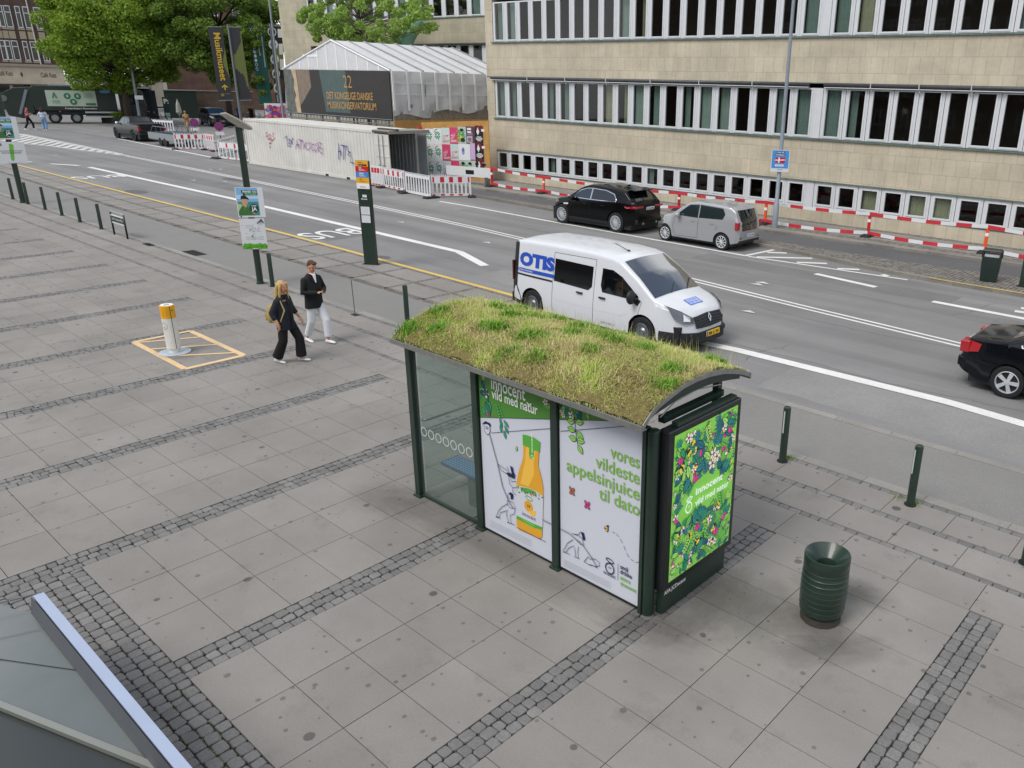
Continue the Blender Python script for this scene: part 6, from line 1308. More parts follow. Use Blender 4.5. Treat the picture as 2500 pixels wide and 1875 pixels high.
for z0, h_ in ((6.75, 2.55), (11.0, 2.75)):
    for i, x in enumerate(cols):
        f = MB(); ww = .74 if i in (2, 4, 5) else .58
        if wt is None or True:
            w = thing('window', None, None, (x, -.02, z0)); w.parent = HB
            f.b2((-ww/2, -.05, 0), (-ww/2+.08, .05, h_)); f.b2((ww/2-.08, -.05, 0), (ww/2, .05, h_)); f.b2((-ww/2+.1, -.05, 0), (ww/2-.1, .05, .1)); f.b2((-ww/2+.1, -.05, h_-.1), (ww/2-.1, .05, h_)); f.b2((-ww/2+.1, -.05, h_*.68), (ww/2-.1, .05, h_*.68+.09))
            if i == 5: f.b2((-.035, -.05, .1), (.035, .05, h_*.68))
            f.build('frame', w, FRM); g = MB(); g.quad((-ww/2+.1, 0, .1), (ww/2-.1, 0, .1), (ww/2-.1, 0, h_-.1), (-ww/2+.1, 0, h_-.1)); g.build('pane', w, DGLASS)
    b = MB()
    for x in cols: b.b2((x-.40, -.12, z0-.30), (x+.40, .05, z0-.03))
    b.build('sill', HB, TRIM_)
b = MB()
for x in cols: b.b2((x-.36, -.06, 9.55), (x+.36, .03, 10.55))
b.build('spandrel', HB, M('#9c9078', .85, var=.15, name='spandrel_stone'))
q = bl(75, 40); b = MB(); b.tube([(q[0]-.2, -.15, 17), (q[0], -.15, 6.2)], .07, 8); b.build('downpipe', HB, M('#c5c2ba', .6, name='pale_pipe'))
b = MB()
for x0, x1 in ((-9.2, -6.6), (-6.2, -4.2), (-3.9, -1.1)): b.b2((x0, -.30, 0.2), (x1, -.2, 3.5))
b.build('shop_window', HB, DGLASS); b = MB(); b.b2((-9.3, -.8, 3.5), (-.9, -.2, 3.62)); b.build('shop_awning', HB, M('#2b2b2c', .7, name='dark_awning'))
a = Art(.01); tm = M('#4a3e34', .7, name='shop_letters'); a.text('Café Kats', -7.6, 4.7, .6, tm, .01, width=1.7); a.text('Café Kats', -2.7, 4.6, .6, tm, .01, width=1.8); a.poly([(-4.9, 4.5), (-4.75, 4.9), (-4.9, 5.3), (-5.05, 4.9)], tm); a.build('lettering', HB, lambda u, v, h: (u, -.185-h, v))
b = MB(); b.b2((-13, -.5, 0), (-9.6, -.22, 4.6)); b.build('red_shop', HB, M('#8c2f2a', .7, var=.3, scale=1.5, name='red_shop_front')); b = MB(); b.b2((-9.7, -1.2, 1.2), (-9.0, -1.1, 2.9)); b.build('shop_sign', HB, M('#7fb0c4', .6, name='blue_sign'))
b = MB(); b.b2((xl-8, -.2, -1), (xl, 10, 24)); b.build('wall', HB, BRICK)
# houses glimpsed between the trees
def house(name, label, x0, x1, y0, y1, dep, mat, wins, wm=FRM):
    p = CAM+_ray((x0+x1)/2, y1)*dep; n_, r_ = facing(p); T = thing(name, label, 'building', (p[0], p[1], 0), math.atan2(r_[1], r_[0])); f_ = lambda x, y: FP(x, y, p, n_)
    hw = abs(float((np.array(f_(x1, y1))-np.array(f_(x0, y1)))@r_))/2; zt = float(f_(x0, y0)[2]); b = MB(); b.b2((-hw, 0, -1), (hw, 9, zt)); b.build('wall', T, mat)
    for (wx, wy, ww, wh, m) in wins:
        u = float((np.array(f_(wx, wy))-p)@r_); z = float(f_(wx, wy)[2]); k = dep/F; w = thing('window', None, None, (u, -.03, z)); w.parent = T; W2, H2 = ww*k/2, wh*k/2
        f = MB(); f.b2((-W2, -.04, -H2), (-W2+.12, .04, H2)); f.b2((W2-.12, -.04, -H2), (W2, .04, H2)); f.b2((-W2+.12, -.04, -H2), (W2-.12, .04, -H2+.12)); f.b2((-W2+.12, -.04, H2-.12), (W2-.12, .04, H2)); f.build('frame', w, wm); g = MB(); g.quad((-W2+.12, .0, -H2+.12), (W2-.12, .0, -H2+.12), (W2-.12, .0, H2-.12), (-W2+.12, .0, H2-.12)); g.build('pane', w, DGLASS)
    return T
WRN = M('#c9c7c2', .8, var=.06, name='white_render')
house('white_house', 'white rendered house with red brick base glimpsed between the two big trees', 325, 420, -60, 230, 150, WRN, [(345, 8, 16, 26, FRM), (395, 12, 12, 22, FRM)])
T = house('brick_block', 'red brick block behind the dark tree and the banners', 420, 700, -80, 260, 140, BRICK_R, [(470+i*52, 20, 14, 34, FRM) for i in range(5)]+[(470+i*52, 110, 14, 34, FRM) for i in range(5)])
T = house('pale_corner_house', 'pale cafe corner house behind the garbage lorry cab', 300, 412, 195, 285, 128, STUC, [(345, 235, 44, 40, FRM), (392, 262, 26, 8, FRM)])
def screen(name, label, cat, x0, x1, yt, yb, mat, dep_px, th=.25):
    p = G((x0+x1)/2, yb, ZR); n_, r_ = facing(p); T = thing(name, label, cat, (p[0], p[1], ZR), math.atan2(r_[1], r_[0])); f_ = lambda x, y: np.array(FP(x, y, p, n_))
    hw = abs(float((f_(x1, yb)-f_(x0, yb))@r_))/2; h_ = float(f_((x0+x1)/2, yt)[2])-ZR; b = MB(); b.b2((-hw, 0, 0), (hw, th, h_-.1)); b.build('wall' if cat != 'shed' else 'side', T, mat); b = MB(); b.b2((-hw-.08, -.08, h_-.1), (hw+.08, th+.08, h_)); b.build('coping', T, TRIM_ if cat == 'wall' else M('#6a6e68', .7, name='shed_roof')); return T
screen('green_shed', 'dark green shed between the pale house and the brick wall', 'shed', 410, 488, 220, 288, M('#16261f', .6, var=.2, scale=2, name='green_boards'), 0, 3.0)
screen('brick_wall', 'low brick garden wall behind the parked bicycles and banners', 'wall', 486, 625, 222, 286, stone_mat('garden_brick', (.17, .105, .075), (.14, .088, .066), .30, .10, .5, .25, .02, (.15, .12, .10)), 0, .3)

# brick apartments across the plaza, behind the viewpoint: seen mirrored in the office windows
RB = thing('apartment_block', 'brown brick apartment block with white windows, mirrored in the office panes', 'building', (-15, -40, 0)); b = MB(); b.b2((-62, -12, 0), (62, 0, 19)); b.build('wall', RB, stone_mat('apartment_brick', (.20, .10, .065), (.17, .085, .055), .30, .10, .5, .2, .02, (.2, .15, .12))); first = None
for r_ in range(5):
    for i in range(24):
        if first is None:
            w = thing('window', None, None); w.parent = RB; fw = MB(); fw.b2((-.8, 0, 0), (-.68, .06, 1.9)); fw.b2((.68, 0, 0), (.8, .06, 1.9)); fw.b2((-.68, 0, 0), (.68, .06, .12)); fw.b2((-.68, 0, 1.78), (.68, .06, 1.9)); fw.b2((-.06, 0, .12), (.06, .06, 1.78)); fw.b2((-.68, 0, 1.2), (-.06, .06, 1.3)); fw.b2((.06, 0, 1.2), (.68, .06, 1.3)); fw.build('frame', w, FRM); g = MB(); g.quad((.68, .01, .12), (-.68, .01, .12), (-.68, .01, 1.78), (.68, .01, 1.78)); g.build('pane', w, DGLASS); first = w
        else: w = copy_tree(first, par=RB)
        w.location = (-34+2.9*i, .01, 1.6+3.5*r_)
# ================================================================ building site beside the office
CW = M('#cfcdc6', .5, var=.06, scale=1.2, dirt=.12, name='white_container_paint'); CG = M('#aeb3b5', .55, var=.08, scale=1.5, name='grey_container_paint'); TARP = foliage_mat('tent_sheet', ['#e0e0e1', '#e8e8e9', '#d8d8da'], scale=.5, isl=.1, trans=.3); SEAMW = M('#e6e7e8', .6, name='white_seam'); PLY = M('#b98c4e', .75, var=.18, scale=2.5, name='plywood'); OLDW = M('#8b8274', .85, var=.3, scale=4, name='weathered_boards'); REDP = M('#bb1d2a', .5, name='barrier_red'); ORAN = M('#e5581c', .5, name='safety_orange'); BWH = M('#d9dadb', .5, dirt=.08, name='barrier_white')
def corrug(b, p0, p1, z0, z1, n, d):
    p0, p1 = np.array(p0, float), np.array(p1, float); t = (p1-p0)/np.linalg.norm(p1-p0); q = np.array([t[1], -t[0]]); V = []
    prof = [(0, 0), (.28, 0), (.36, 1), (.64, 1), (.72, 0)]; L_ = np.linalg.norm(p1-p0)
    for i in range(n):
        for u, h in prof: c = p0+t*L_*(i+u)/n-q*d*h; V += [(c[0], c[1], z0), (c[0], c[1], z1)]
    V += [(p1[0], p1[1], z0), (p1[0], p1[1], z1)]; b.add(V, [(2*i, 2*i+2, 2*i+3, 2*i+1) for i in range(len(V)//2-1)])
PL_, PR_ = G(624, 399, ZR), G(909, 452, ZR); yc = (PL_[1]+PR_[1])/2; xl, xr = PL_[0], PR_[0]; wd = 2.75; zc1 = 2.83
C = thing('shipping_container', 'long white shipping container with purple and red graffiti and its end doors open', 'container', ((xl+xr)/2, yc+wd/2, ZR))
b = MB(); corrug(b, (xl, yc), (xr, yc), ZR+.16, zc1-.12, 46, .026); corrug(b, (xl, yc+wd), (xl, yc), ZR+.16, zc1-.12, 9, .026); corrug(b, (xr, yc+wd), (xl, yc+wd), ZR+.16, zc1-.12, 46, .026); b.b2((xl, yc, zc1-.05), (xr, yc+wd, zc1-.02)); b.build('wall', C, CW, world=True, recalc=False)
b = MB()
for z0, z1 in ((ZR+.02, ZR+.17), (zc1-.13, zc1)): b.b2((xl, yc-.02, z0), (xr, yc+.07, z1)); b.b2((xl, yc+wd-.07, z0), (xr, yc+wd+.02, z1)); b.b2((xl-.01, yc+.07, z0), (xl+.08, yc+wd-.07, z1))
b.b2((xr-.08, yc+.07, zc1-.13), (xr+.01, yc+wd-.07, zc1))
for x_ in (xl, xr-.13):
    for y_ in (yc-.025, yc+wd-.10): b.b2((x_, y_, ZR+.02), (x_+.13, y_+.125, zc1))
b.build('frame', C, CW, world=True); b = MB()
for x_ in (xl+9.6, xl+11.9): b.b2((x_, yc-.026, ZR+.03), (x_+.34, yc-.02, ZR+.15))
b.build('fork_pocket', C, BLACK, world=True); b = MB(); b.b2((xl+.1, yc+.1, ZR+.17), (xr-.1, yc+wd-.1, ZR+.22)); b.build('floor', C, M('#5b4a38', .8, name='container_floor'), world=True)
b = MB(); corrug(b, (xr-.1, yc+wd-.06), (xl+1, yc+wd-.06), ZR+.2, zc1-.15, 40, -.04); b.build('inner_wall', C, CG, world=True, recalc=False)
d = MB(); d.b2((xr+.0, yc-.06, ZR+.2), (xr+1.32, yc-.01, zc1-.15))
for k in range(4): d.b2((xr+.06, yc-.085, ZR+.3+.63*k), (xr+1.26, yc-.06, ZR+.3+.63*k+.05))
do = d.build('door', C, CW, world=True); b = MB()
for x_ in (xr+.45, xr+.85): b.tube([(x_, yc-.11, ZR+.25), (x_, yc-.11, zc1-.2)], .02, 8); b.box((x_-.08, yc-.12, ZR+1.1), (.22, .03, .04))
b.build('lock_bar', do, STEEL, world=True); d = MB(); d.b2((xr, yc+wd+.01, ZR+.2), (xr+.85, yc+wd+.06, zc1-.15)); 
for k in range(4): d.b2((xr+.06, yc+wd-.015, ZR+.3+.63*k), (xr+.80, yc+wd+.01, ZR+.3+.63*k+.05))
d.build('door', C, CG, world=True)
b = MB(); b.b2((xr-.1, yc-.1, zc1+.0), (xr+1.5, yc+wd-.2, zc1+.05)); b.b2((xr+1.4, yc-.1, zc1-.12), (xr+1.5, yc+wd-.2, zc1)); b.build('canopy', C, M('#8f8d86', .6, var=.15, name='canopy_sheet'), world=True); b = MB(); b.b2((xr-.2, yc+.3, zc1+.051), (xr+1.55, yc+.5, zc1+.13)); b.b2((xr-.1, yc-.11, zc1-.1), (xr+1.45, yc-.1, zc1-.0)); b.build('canopy_beam', C, M('#4b4438', .7, name='canopy_beam'), world=True)
# graffiti follows strokes on the sheet
a = Art(.002); gz = zm(640, 80, .27125); gq = lambda x, y: (lambda q: (q[0], q[2]))(A(*gz(x, y), 1, yc-.03))
def tagl(pts, m, w_=.055): a.line([gq(*p) for p in pts], w_, m)
GR, GPu, GB_ = M('#b33a5c', .6, name='spray_red'), M('#8a3a9c', .6, name='spray_violet'), M('#3a3590', .6, name='spray_blue')
for s_ in ([(30, 900), (45, 895), (35, 915), (50, 925), (32, 935)], [(60, 915), (58, 945), (75, 950), (80, 925), (62, 912)], [(90, 900), (105, 905), (92, 930), (115, 950), (95, 965), (75, 950)], [(45, 950), (95, 975), (65, 1000), (75, 985)], [(72, 1015), (70, 1045)]): tagl(s_, GR)
for s_ in ([(205, 945), (222, 925), (228, 1015), (262, 1022)], [(235, 960), (250, 955), (238, 1000), (260, 1000)], [(262, 960), (255, 985), (270, 975)], [(278, 945), (262, 1000)]): tagl(s_, GB_)
for s_ in ([(305, 1040), (315, 955), (335, 1045)], [(308, 1010), (332, 1005)], [(330, 960), (372, 975)], [(352, 965), (350, 1045)], [(380, 990), (378, 1050)], [(405, 985), (380, 1020), (412, 1055)], [(440, 985), (420, 1000), (440, 1025), (420, 1055)], [(470, 1000), (450, 1010), (455, 1060), (475, 1055), (470, 1030)], [(500, 990), (482, 1010), (505, 1035), (485, 1075)], [(540, 1000), (515, 985), (510, 1060), (548, 1090), (545, 1040), (515, 1030)]): tagl(s_, GPu)
for s_ in ([(692, 1140), (690, 990), (715, 1110)], [(692, 1070), (712, 1065)], [(715, 1010), (770, 1025), (765, 1055)], [(740, 1015), (740, 1145)], [(775, 1060), (795, 1080)], [(800, 1070), (775, 1100), (808, 1110), (800, 1165), (835, 1175)]): tagl(s_, GB_, .07)
a.build('graffiti', C, lambda u, v, h: (u, yc-.026-h, v), world=True)
# ---------------------------------------------------------------- sheeted gable tent over the entrance
Yg = 30.0; TX0, TX1, TXm = -50.3, -36.9, -43.45; ze, zr_ = 6.02, 7.9; Yt0, Yt1 = 30.0, 40.2
T = thing('scaffold_tent', 'white sheeted gable tent on scaffolding with a dark printed banner across its front', 'tent', (TXm, 33, 0))
def wav(x, y): return .05*math.sin(x*1.7+y*2.3)*math.sin(y*.9)
for nm, x0, x1 in (('roof_sheet', TX1, TXm), ('roof_sheet', TXm, TX0)):
    b = MB(); V = []; nu, nv = 14, 24
    for i in range(nu+1):
        for k in range(nv+1):
            t = i/nu; y = Yt0+(Yt1-Yt0)*k/nv; x = x0+(x1-x0)*t; z = (ze+(zr_-ze)*t) if x0 == TX1 else (zr_+(ze-zr_)*t); V.append((x, y, z-.06*abs(math.sin(k/nv*math.pi*4))*math.sin(math.pi*t)))
    b.add(V, [(i*(nv+1)+k, (i+1)*(nv+1)+k, (i+1)*(nv+1)+k+1, i*(nv+1)+k+1) for i in range(nu) for k in range(nv)]); o = b.build(nm, T, TARP, smooth=True, world=True)
    s = MB()
    for k in range(9): y = Yt0+.02+(Yt1-Yt0-.04)*k/8; s.tube([(x0, y, (ze if x0 == TX1 else zr_)+.05), (x1, y, (zr_ if x0 == TX1 else ze)+.05)], .05 if k % 2 == 0 else .025, 6)
    s.build('roof_bar', o, M('#8d8f90', .5, .4, name='tent_bar') if True else SEAMW, world=True)
b = MB(); b.add([(TX0, Yg, ze), (TX1, Yg, ze), (TXm, Yg, zr_)], [(0, 1, 2)]); o = b.build('gable_sheet', T, TARP, world=True); s = MB()
for i in range(1, 11): x = TX0+(TX1-TX0)*i/11; zt = ze+(zr_-ze)*(1-abs(x-TXm)/(TX1-TXm)); s.b2((x-.06, Yg-.02, ze), (x+.06, Yg-.005, max(ze+.1, zt-.05)))
s.b2((TX0+3, Yg-.025, 6.85), (TX0+5, Yg-.021, 7.0)); s.tube([(TX0, Yg-.02, ze), (TXm, Yg-.02, zr_), (TX1, Yg-.02, ze)], .06, 6); s.build('seam', o, SEAMW, world=True)
# side sheets: pale folds hanging from the eave
b = MB(); V = []; nu, nv = 60, 10
for i in range(nu+1):
    y = Yt0+(Yt1-Yt0)*i/nu; zb = 3.25+.14*math.sin(i*.31)+.28*(i > 18)+.25*(i > 44)
    for k in range(nv+1): z = ze+(zb-ze)*k/nv; V.append((TX1+.05+.05*math.sin(i*1.3)*k/nv+.05*math.sin(i*.47+k*.9), y, z))
b.add(V, [(i*(nv+1)+k, (i+1)*(nv+1)+k, (i+1)*(nv+1)+k+1, i*(nv+1)+k+1) for i in range(nu) for k in range(nv)]); o = b.build('side_sheet', T, TARP, smooth=True, world=True); s = MB()
for k in range(9): y = Yt0+.05+1.12*k; s.b2((TX1+.10, y-.07, 3.6), (TX1+.16, y+.07, ze))
for z in (4.6, 5.3): s.b2((TX1+.12, Yt0, z-.02), (TX1+.15, Yt1, z+.02))
s.build('seam', o, SEAMW, world=True)
# scaffold legs, rails and boarding under the tent
s = MB()
for x in np.linspace(TX0+.2, TX1, 7):
    for y in (30.1, 32.6): s.tube([(x, y, 0), (x, y, ze)], .05, 8)
s.build('scaffold_leg', T, STEEL, world=True); s = MB()
for z in (2.72, 3.02): s.tube([(TX0, 29.9, z), (TX1, 29.9, z)], .04, 8)
for x in np.arange(TX0, TX1, .42): s.tube([(x, 29.9, 2.72), (x, 29.9, 3.02)], .022, 6)
s.build('lattice_beam', T, STEEL, world=True); s = MB(); s.b2((TX0+.2, 30.15, 0), (TX1-.1, 30.3, 2.6)); s.build('boarding', T, OLDW, world=True); s = MB()
for k in range(8): s.b2((TX1-.08, 30.1+1.25*k, 0), (TX1-.02, 30.1+1.25*k+1.24, 3.9+.15*(k % 3)))
s.build('side_boarding', T, OLDW, world=True); s = MB(); s.b2((TX1+.0, 30.0, 2.05), (TX1+.06, 40, 3.0)); s.build('plywood_band', T, PLY, world=True)
# banner
BN = thing('banner', 'large dark banner with gold lettering hung across the front of the tent', 'banner', (TXm, Yg-.12, 3)); a = Art(.002)
z0, z1 = 2.95, 6.0; x0, x1 = TX0+.2, TX1-.0; DKB = M('#2f2c2a', .6, var=.12, scale=1.5, name='banner_dark'); GOLD = M('#b08a4e', .6, name='banner_gold')
a.rect(x0, z0, x1, z1, DKB); a.rect(x0, z0, x0+1.6, z1, M('#5b5f5a', .6, var=.5, scale=2.5, name='banner_leaves')); a.poly([(x0+1.35, z0+.1), (x0+1.2, z0+1.0), (x0+1.45, z0+1.3), (x0+1.25, z0+1.8), (x0+1.4, z0+2.4), (x0+1.1, z1), (x0+1.75, z1), (x0+1.9, z0+.1)], M('#b9a284', .6, var=.2, scale=2, name='banner_profile'))
a.poly([(x0+1.9, z0+.6), (x0+1.8, z1), (x0+3.6, z1), (x0+3.65, z0+1.9), (x0+2.5, z0+1.0)], M('#7e6f60', .6, var=.2, scale=3, name='banner_brown')); a.poly([(x0+5.3, z0+.3), (x0+4.9, z1), (x0+8.2, z1), (x0+8.4, z0+.3)], M('#4a5a59', .6, var=.15, scale=2, name='banner_teal'))
a.text('22', x0+8.35, z0+1.95, .80, GOLD, -.01, 'c', width=1.0); a.text('DET KONGELIGE DANSKE', x0+5.6, z0+1.18, .46, GOLD, .012, 'l', width=5.6, rot=.01); a.text('MUSIKKONSERVATORIUM', x0+5.6, z0+.55, .46, GOLD, .012, 'l', width=5.9, rot=.01)
a.build('print', BN, lambda u, v, h: (u, Yg-.10-h, v), world=True); b = MB(); b.b2((x0, Yg-.06, z0), (x1, Yg-.03, z1)); b.build('sheet', BN, DKB, world=True)
# ---------------------------------------------------------------- poster hoarding
H0, H1 = G(1043, 436, 0), G(1198, 446, 0); hv = np.array([H1[0]-H0[0], H1[1]-H0[1], 0]); hl = float(np.linalg.norm(hv)); hv /= hl; hn = np.array([hv[1], -hv[0], 0]); hh = float(FP(1038, 310, H0, hn)[2])
T = thing('poster_hoarding', 'plywood hoarding pasted with clover, pink and dark posters at the corner of the office', 'hoarding', H0); b = MB(); hfn = lambda u, v, h: tuple(hv*u+hn*h+np.array([0, 0, v])); ztop = lambda u: hh-.2+.35*u/hl
V = [hfn(-.15, 0, 0), hfn(hl, 0, 0), hfn(hl, ztop(hl)+.35, 0), hfn(-.15, ztop(0)+.45, 0)]; b.add(V+[tuple(np.array(v)-hn*.06) for v in V], [(0, 1, 2, 3), (7, 6, 5, 4), (0, 3, 7, 4), (1, 5, 6, 2), (3, 2, 6, 7), (0, 4, 5, 1)]); b.build('board', T, PLY); a = Art(.00008)
cw = (hl-.35)/7.1; MIN, PK, WP_, CLV, CLV2 = M('#c6d8d2', .6, name='mint_poster'), M('#d2406c', .6, name='pink_poster'), M('#dfe2e2', .6, name='white_poster'), M('#2c7a52', .6, name='clover_green'), M('#a9d2bc', .6, name='clover_light')
def cell(c, r, w_=1.0): u0 = .05+cw*c; t = ztop(u0)+.12; ph = (hh-.15)/3; return u0, t-ph*(r+1), u0+cw*w_-.01, t-ph*r-.01
for r_ in range(3):
    for c_ in (0, 1):
        q = cell(c_, r_); a.rect(*q, WP_); cx, cy = (q[0]+q[2])/2, q[1]+(q[3]-q[1])*.58; s_ = cw*.30
        for ang in (.8, 2.35, 3.95, 5.5):
            for da in (-.28, .28): a.ell(cx+math.cos(ang+da)*s_*.75, cy+math.sin(ang+da)*s_*.9, s_*.5, s_*.36, CLV, 10, ang+da)
            a.rect(cx+math.cos(ang)*s_*.7-.05, cy+math.sin(ang)*s_*.9-.03, cx+math.cos(ang)*s_*.7+.05, cy+math.sin(ang)*s_*.9+.03, CLV2)
        a.line([(cx, cy-s_*.4), (cx+s_*.6, cy-s_*1.9)], .03, CLV); a.line([(q[0]+.08, q[3]-.22), (q[0]+.14, q[3]-.10), (q[0]+.28, q[3]-.07)], .04, BLACK)
    for k_ in (0, 1):
        q = cell(2+k_, r_); pink = (r_+k_) % 2 == 1; a.rect(*q, PK if pink else MIN); m_ = WP_ if pink else PK
        a.text('ACT', q[0]+.06, q[1]+.42, .10, m_, .02); a.text('OF', q[0]+.06, q[1]+.27, .10, m_, .02); a.text('GRAVITY', q[0]+.05, q[1]+.10, .13, m_, .03, width=(q[2]-q[0])*.9)
        if not pink: a.poly([(q[0]+.25, q[3]-.45), (q[0]+.5, q[3]-.36), (q[0]+.38, q[3]-.5)], PK)
        else:
            for i in range(5): a.line([(q[0]+.15, q[3]-.3-i*.07), (q[2]-.12-.03*i, q[3]-.32-i*.07)], .015, M('#e58aa6', .6, name='pale_pink'))
    q = cell(6, r_, 1.0); a.rect(*q, M('#1c171a', .6, name='black_poster'))
    for i in range(9): ra = random.Random(i+r_*9); xx = q[0]+(q[2]-q[0])*ra.uniform(.25, .75); yy = q[1]+(q[3]-q[1])*ra.uniform(.68, .94); a.ring(xx, yy, .09, .11, .02, M('#8a1f22', .6, name='dark_red_ink'))
    cx = (q[0]+q[2])/2; a.poly([(q[0]+.10, q[1]+.60), (q[0]+.20, q[1]+.85), (q[0]+.29, q[1]+.6), (q[0]+.20, q[1]+.4)], WP_); a.rect(q[0]+.42, q[1]+.62, q[0]+.62, q[1]+.76, WP_)
    for i, w2 in enumerate((.28, .44, .40, .24)): a.rect(cx-w2/2, q[1]+.30-i*.07, cx+w2/2, q[1]+.34-i*.07, WP_)
JG = [M(c, .6, name='jungle_ink') for c in ('#7d9a2c', '#4f8a3c', '#a8b03a', '#2f5a34', '#4fa878')]
for (c_, r_, w_) in ((4, 0, 1), (4, 2, 2)):
    q = cell(c_, r_, w_); a.rect(*q, M('#b5c4c4', .6, name='jungle_sky')); ra = random.Random(c_+r_)
    for i in range(70*w_): x = ra.uniform(q[0]+.1, q[2]-.1); y = ra.uniform(q[1]+.12, q[1]+(q[3]-q[1])*.8); a.leaf(x-.08, y-.06, .18, .07, ra.uniform(0, 3.1), ra.choice(JG))
    for i in range(5*w_): x = ra.uniform(q[0]+.1, q[2]-.1); a.ell(x, ra.uniform(q[1]+.2, q[3]-.5), .05, .07, M('#d8d02c', .6, name='jungle_yellow'), 8)
    for i in range(2*w_): a.ell(q[0]+.25+.45*i, q[3]-.16, .12, .08, BLACK, 10); a.ell(q[0]+.3+.45*i, q[1]+.2, .16, .12, M('#16302c', .6, name='jungle_dark'), 10)
q = cell(5, 0); a.rect(*q, M('#5c3a50', .6, name='plum_poster')); a.text('31.JULI', (q[0]+q[2])/2, q[3]-.22, .13, WP_, .03, 'c', width=.5) if False else [a.rect(q[0]+.08, q[3]-.2-.18*i, q[2]-.2, q[3]-.08-.18*i, WP_) for i in range(2)]; a.ring((q[0]+q[2])/2-.05, q[3]-.72, .2, .2, .05, WP_, 4, .78)
for i in range(6): a.line([(q[0]+.08, q[1]+.55-i*.08), (q[2]-.12, q[1]+.55-i*.08)], .03, M('#b39aa8', .6, name='plum_lines'))
q = cell(4, 1, 1.4); a.rect(*q, WP_); [a.ell(q[0]+.3+.55*i, (q[1]+q[3])/2+.05, .1, .22, M('#9a94c4', .7, name='lilac_blot'), 12) for i in range(2)]; [a.ell(q[0]+.3+.55*i, (q[1]+q[3])/2+.12, .05, .1, M('#4c4a94', .7, name='violet_blot'), 10) for i in range(2)]; q2 = cell(5.4, 1, .6); a.rect(*q2, M('#c9a9d4', .6, name='lilac_poster'))
a.build('posters', T, lambda u, v, h: hfn(u, v, .002+h)); b = MB(); b.add([hfn(u, v, h) for u in (-.35, -.15) for v in (0, hh+.05) for h in (0, .06)], [(0, 1, 3, 2), (4, 6, 7, 5), (1, 5, 7, 3), (0, 2, 6, 4), (2, 3, 7, 6)]); b.build('red_edge_post', T, REDP)
# ---------------------------------------------------------------- plastic site barriers
def barrier_mesh(w_, h_, style):
    f = MB(); n_ = 9; f.mat(BWH)
    f.b2((0, -.02, .06), (w_, .02, .18)); f.b2((0, -.02, h_*.62), (w_, .02, h_*.92)) if style != 'plain' else f.b2((0, -.02, h_*.80), (w_, .02, h_*.92)); f.b2((0, -.025, 0), (.06, .025, h_)); f.b2((w_-.06, -.025, 0), (w_, .025, h_))
    for i in range(n_+1): x = .06+(w_-.12)*i/n_; f.b2((max(.06, x-.045), -.018, .18), (min(w_-.06, x+.045), .018, h_*.80))
    for i in range(n_*2): x = .06+(w_-.12)*(i+.5)/(n_*2); f.b2((x-.025, -.015, h_*.92), (x+.025, .015, h_))
    r = MB()
    if style != 'plain':
        for i in range(5): x = .10+(w_-.2)*i/4; a_ = .5 if i in (0, 4) else 1; r.b2((max(.07, x-.10*a_), -.024, h_*.66), (min(w_-.07, x+.10*a_), .024, h_*.90)); r.b2((max(.07, x-.1*a_), -.024, .08), (min(w_-.07, x+.1*a_), .024, .16))
    return f, r
bt = {}
def barrier(p0, p1, h_, lab, style='striped'):
    p0, p1 = np.array(p0), np.array(p1); L_ = float(np.linalg.norm((p1-p0)[:2])); T = thing('site_barrier', lab, 'barrier', (p0[0], p0[1], ZR), math.atan2(p1[1]-p0[1], p1[0]-p0[0]), 'red and white plastic site barriers'); f, r = barrier_mesh(L_, h_, style); f.build('panel', T)
    if r.v: r.build('reflector', T, REDP)
    g = MB()
    for x in (.0, L_): g.box((x, 0, .05), (.42, .85, .09), taper=.8)
    g.build('foot', T, RUB, bevel=.02)
zq = zm(640, 80, .27125); zw = zm(260, 170, .17179); gz_ = lambda q: G(*q, ZR)
for p, q, lab, st in (((972, 1375), (1095, 1392), 'site barrier closest to the yellow topped bus stop, right of the container', 's'), ((1100, 1395), (1290, 1435), 'second site barrier right of the container, seen at an angle', 's'), ((1300, 1445), (1522, 1490), 'plain white side of the site barrier at the hoarding, without red squares', 'plain'), ((1530, 1480), (1885, 1478), 'frontal site barrier with red squares in front of the pink posters', 's'), ((1345, 1250), (1560, 1330), 'site barrier set back between the grey container door and the clover posters', 's')):
    barrier(gz_(zq(*p)), gz_(zq(*q)), 1.12, lab, 'plain' if st == 'plain' else 'striped')
for p, q, lab, st in (((985, 1135), (1415, 1138), 'frontal site barrier with red squares behind the trailer', 's'), ((1425, 1140), (1558, 1160), 'narrow site barrier right behind the frontal one by the trailer', 's'), ((1568, 1262), (1845, 1168), 'white site barrier end standing left of the long container', 'plain'), ((1612, 1268), (2105, 1325), 'site barrier touching the left end of the long container', 's'), ((625, 880), (970, 905), 'white site barrier with black cut outs behind the pickup bed', 'plain')):
    barrier(gz_(zw(*p)), gz_(zw(*q)), 1.25, lab, 'plain' if st == 'plain' else 'striped')
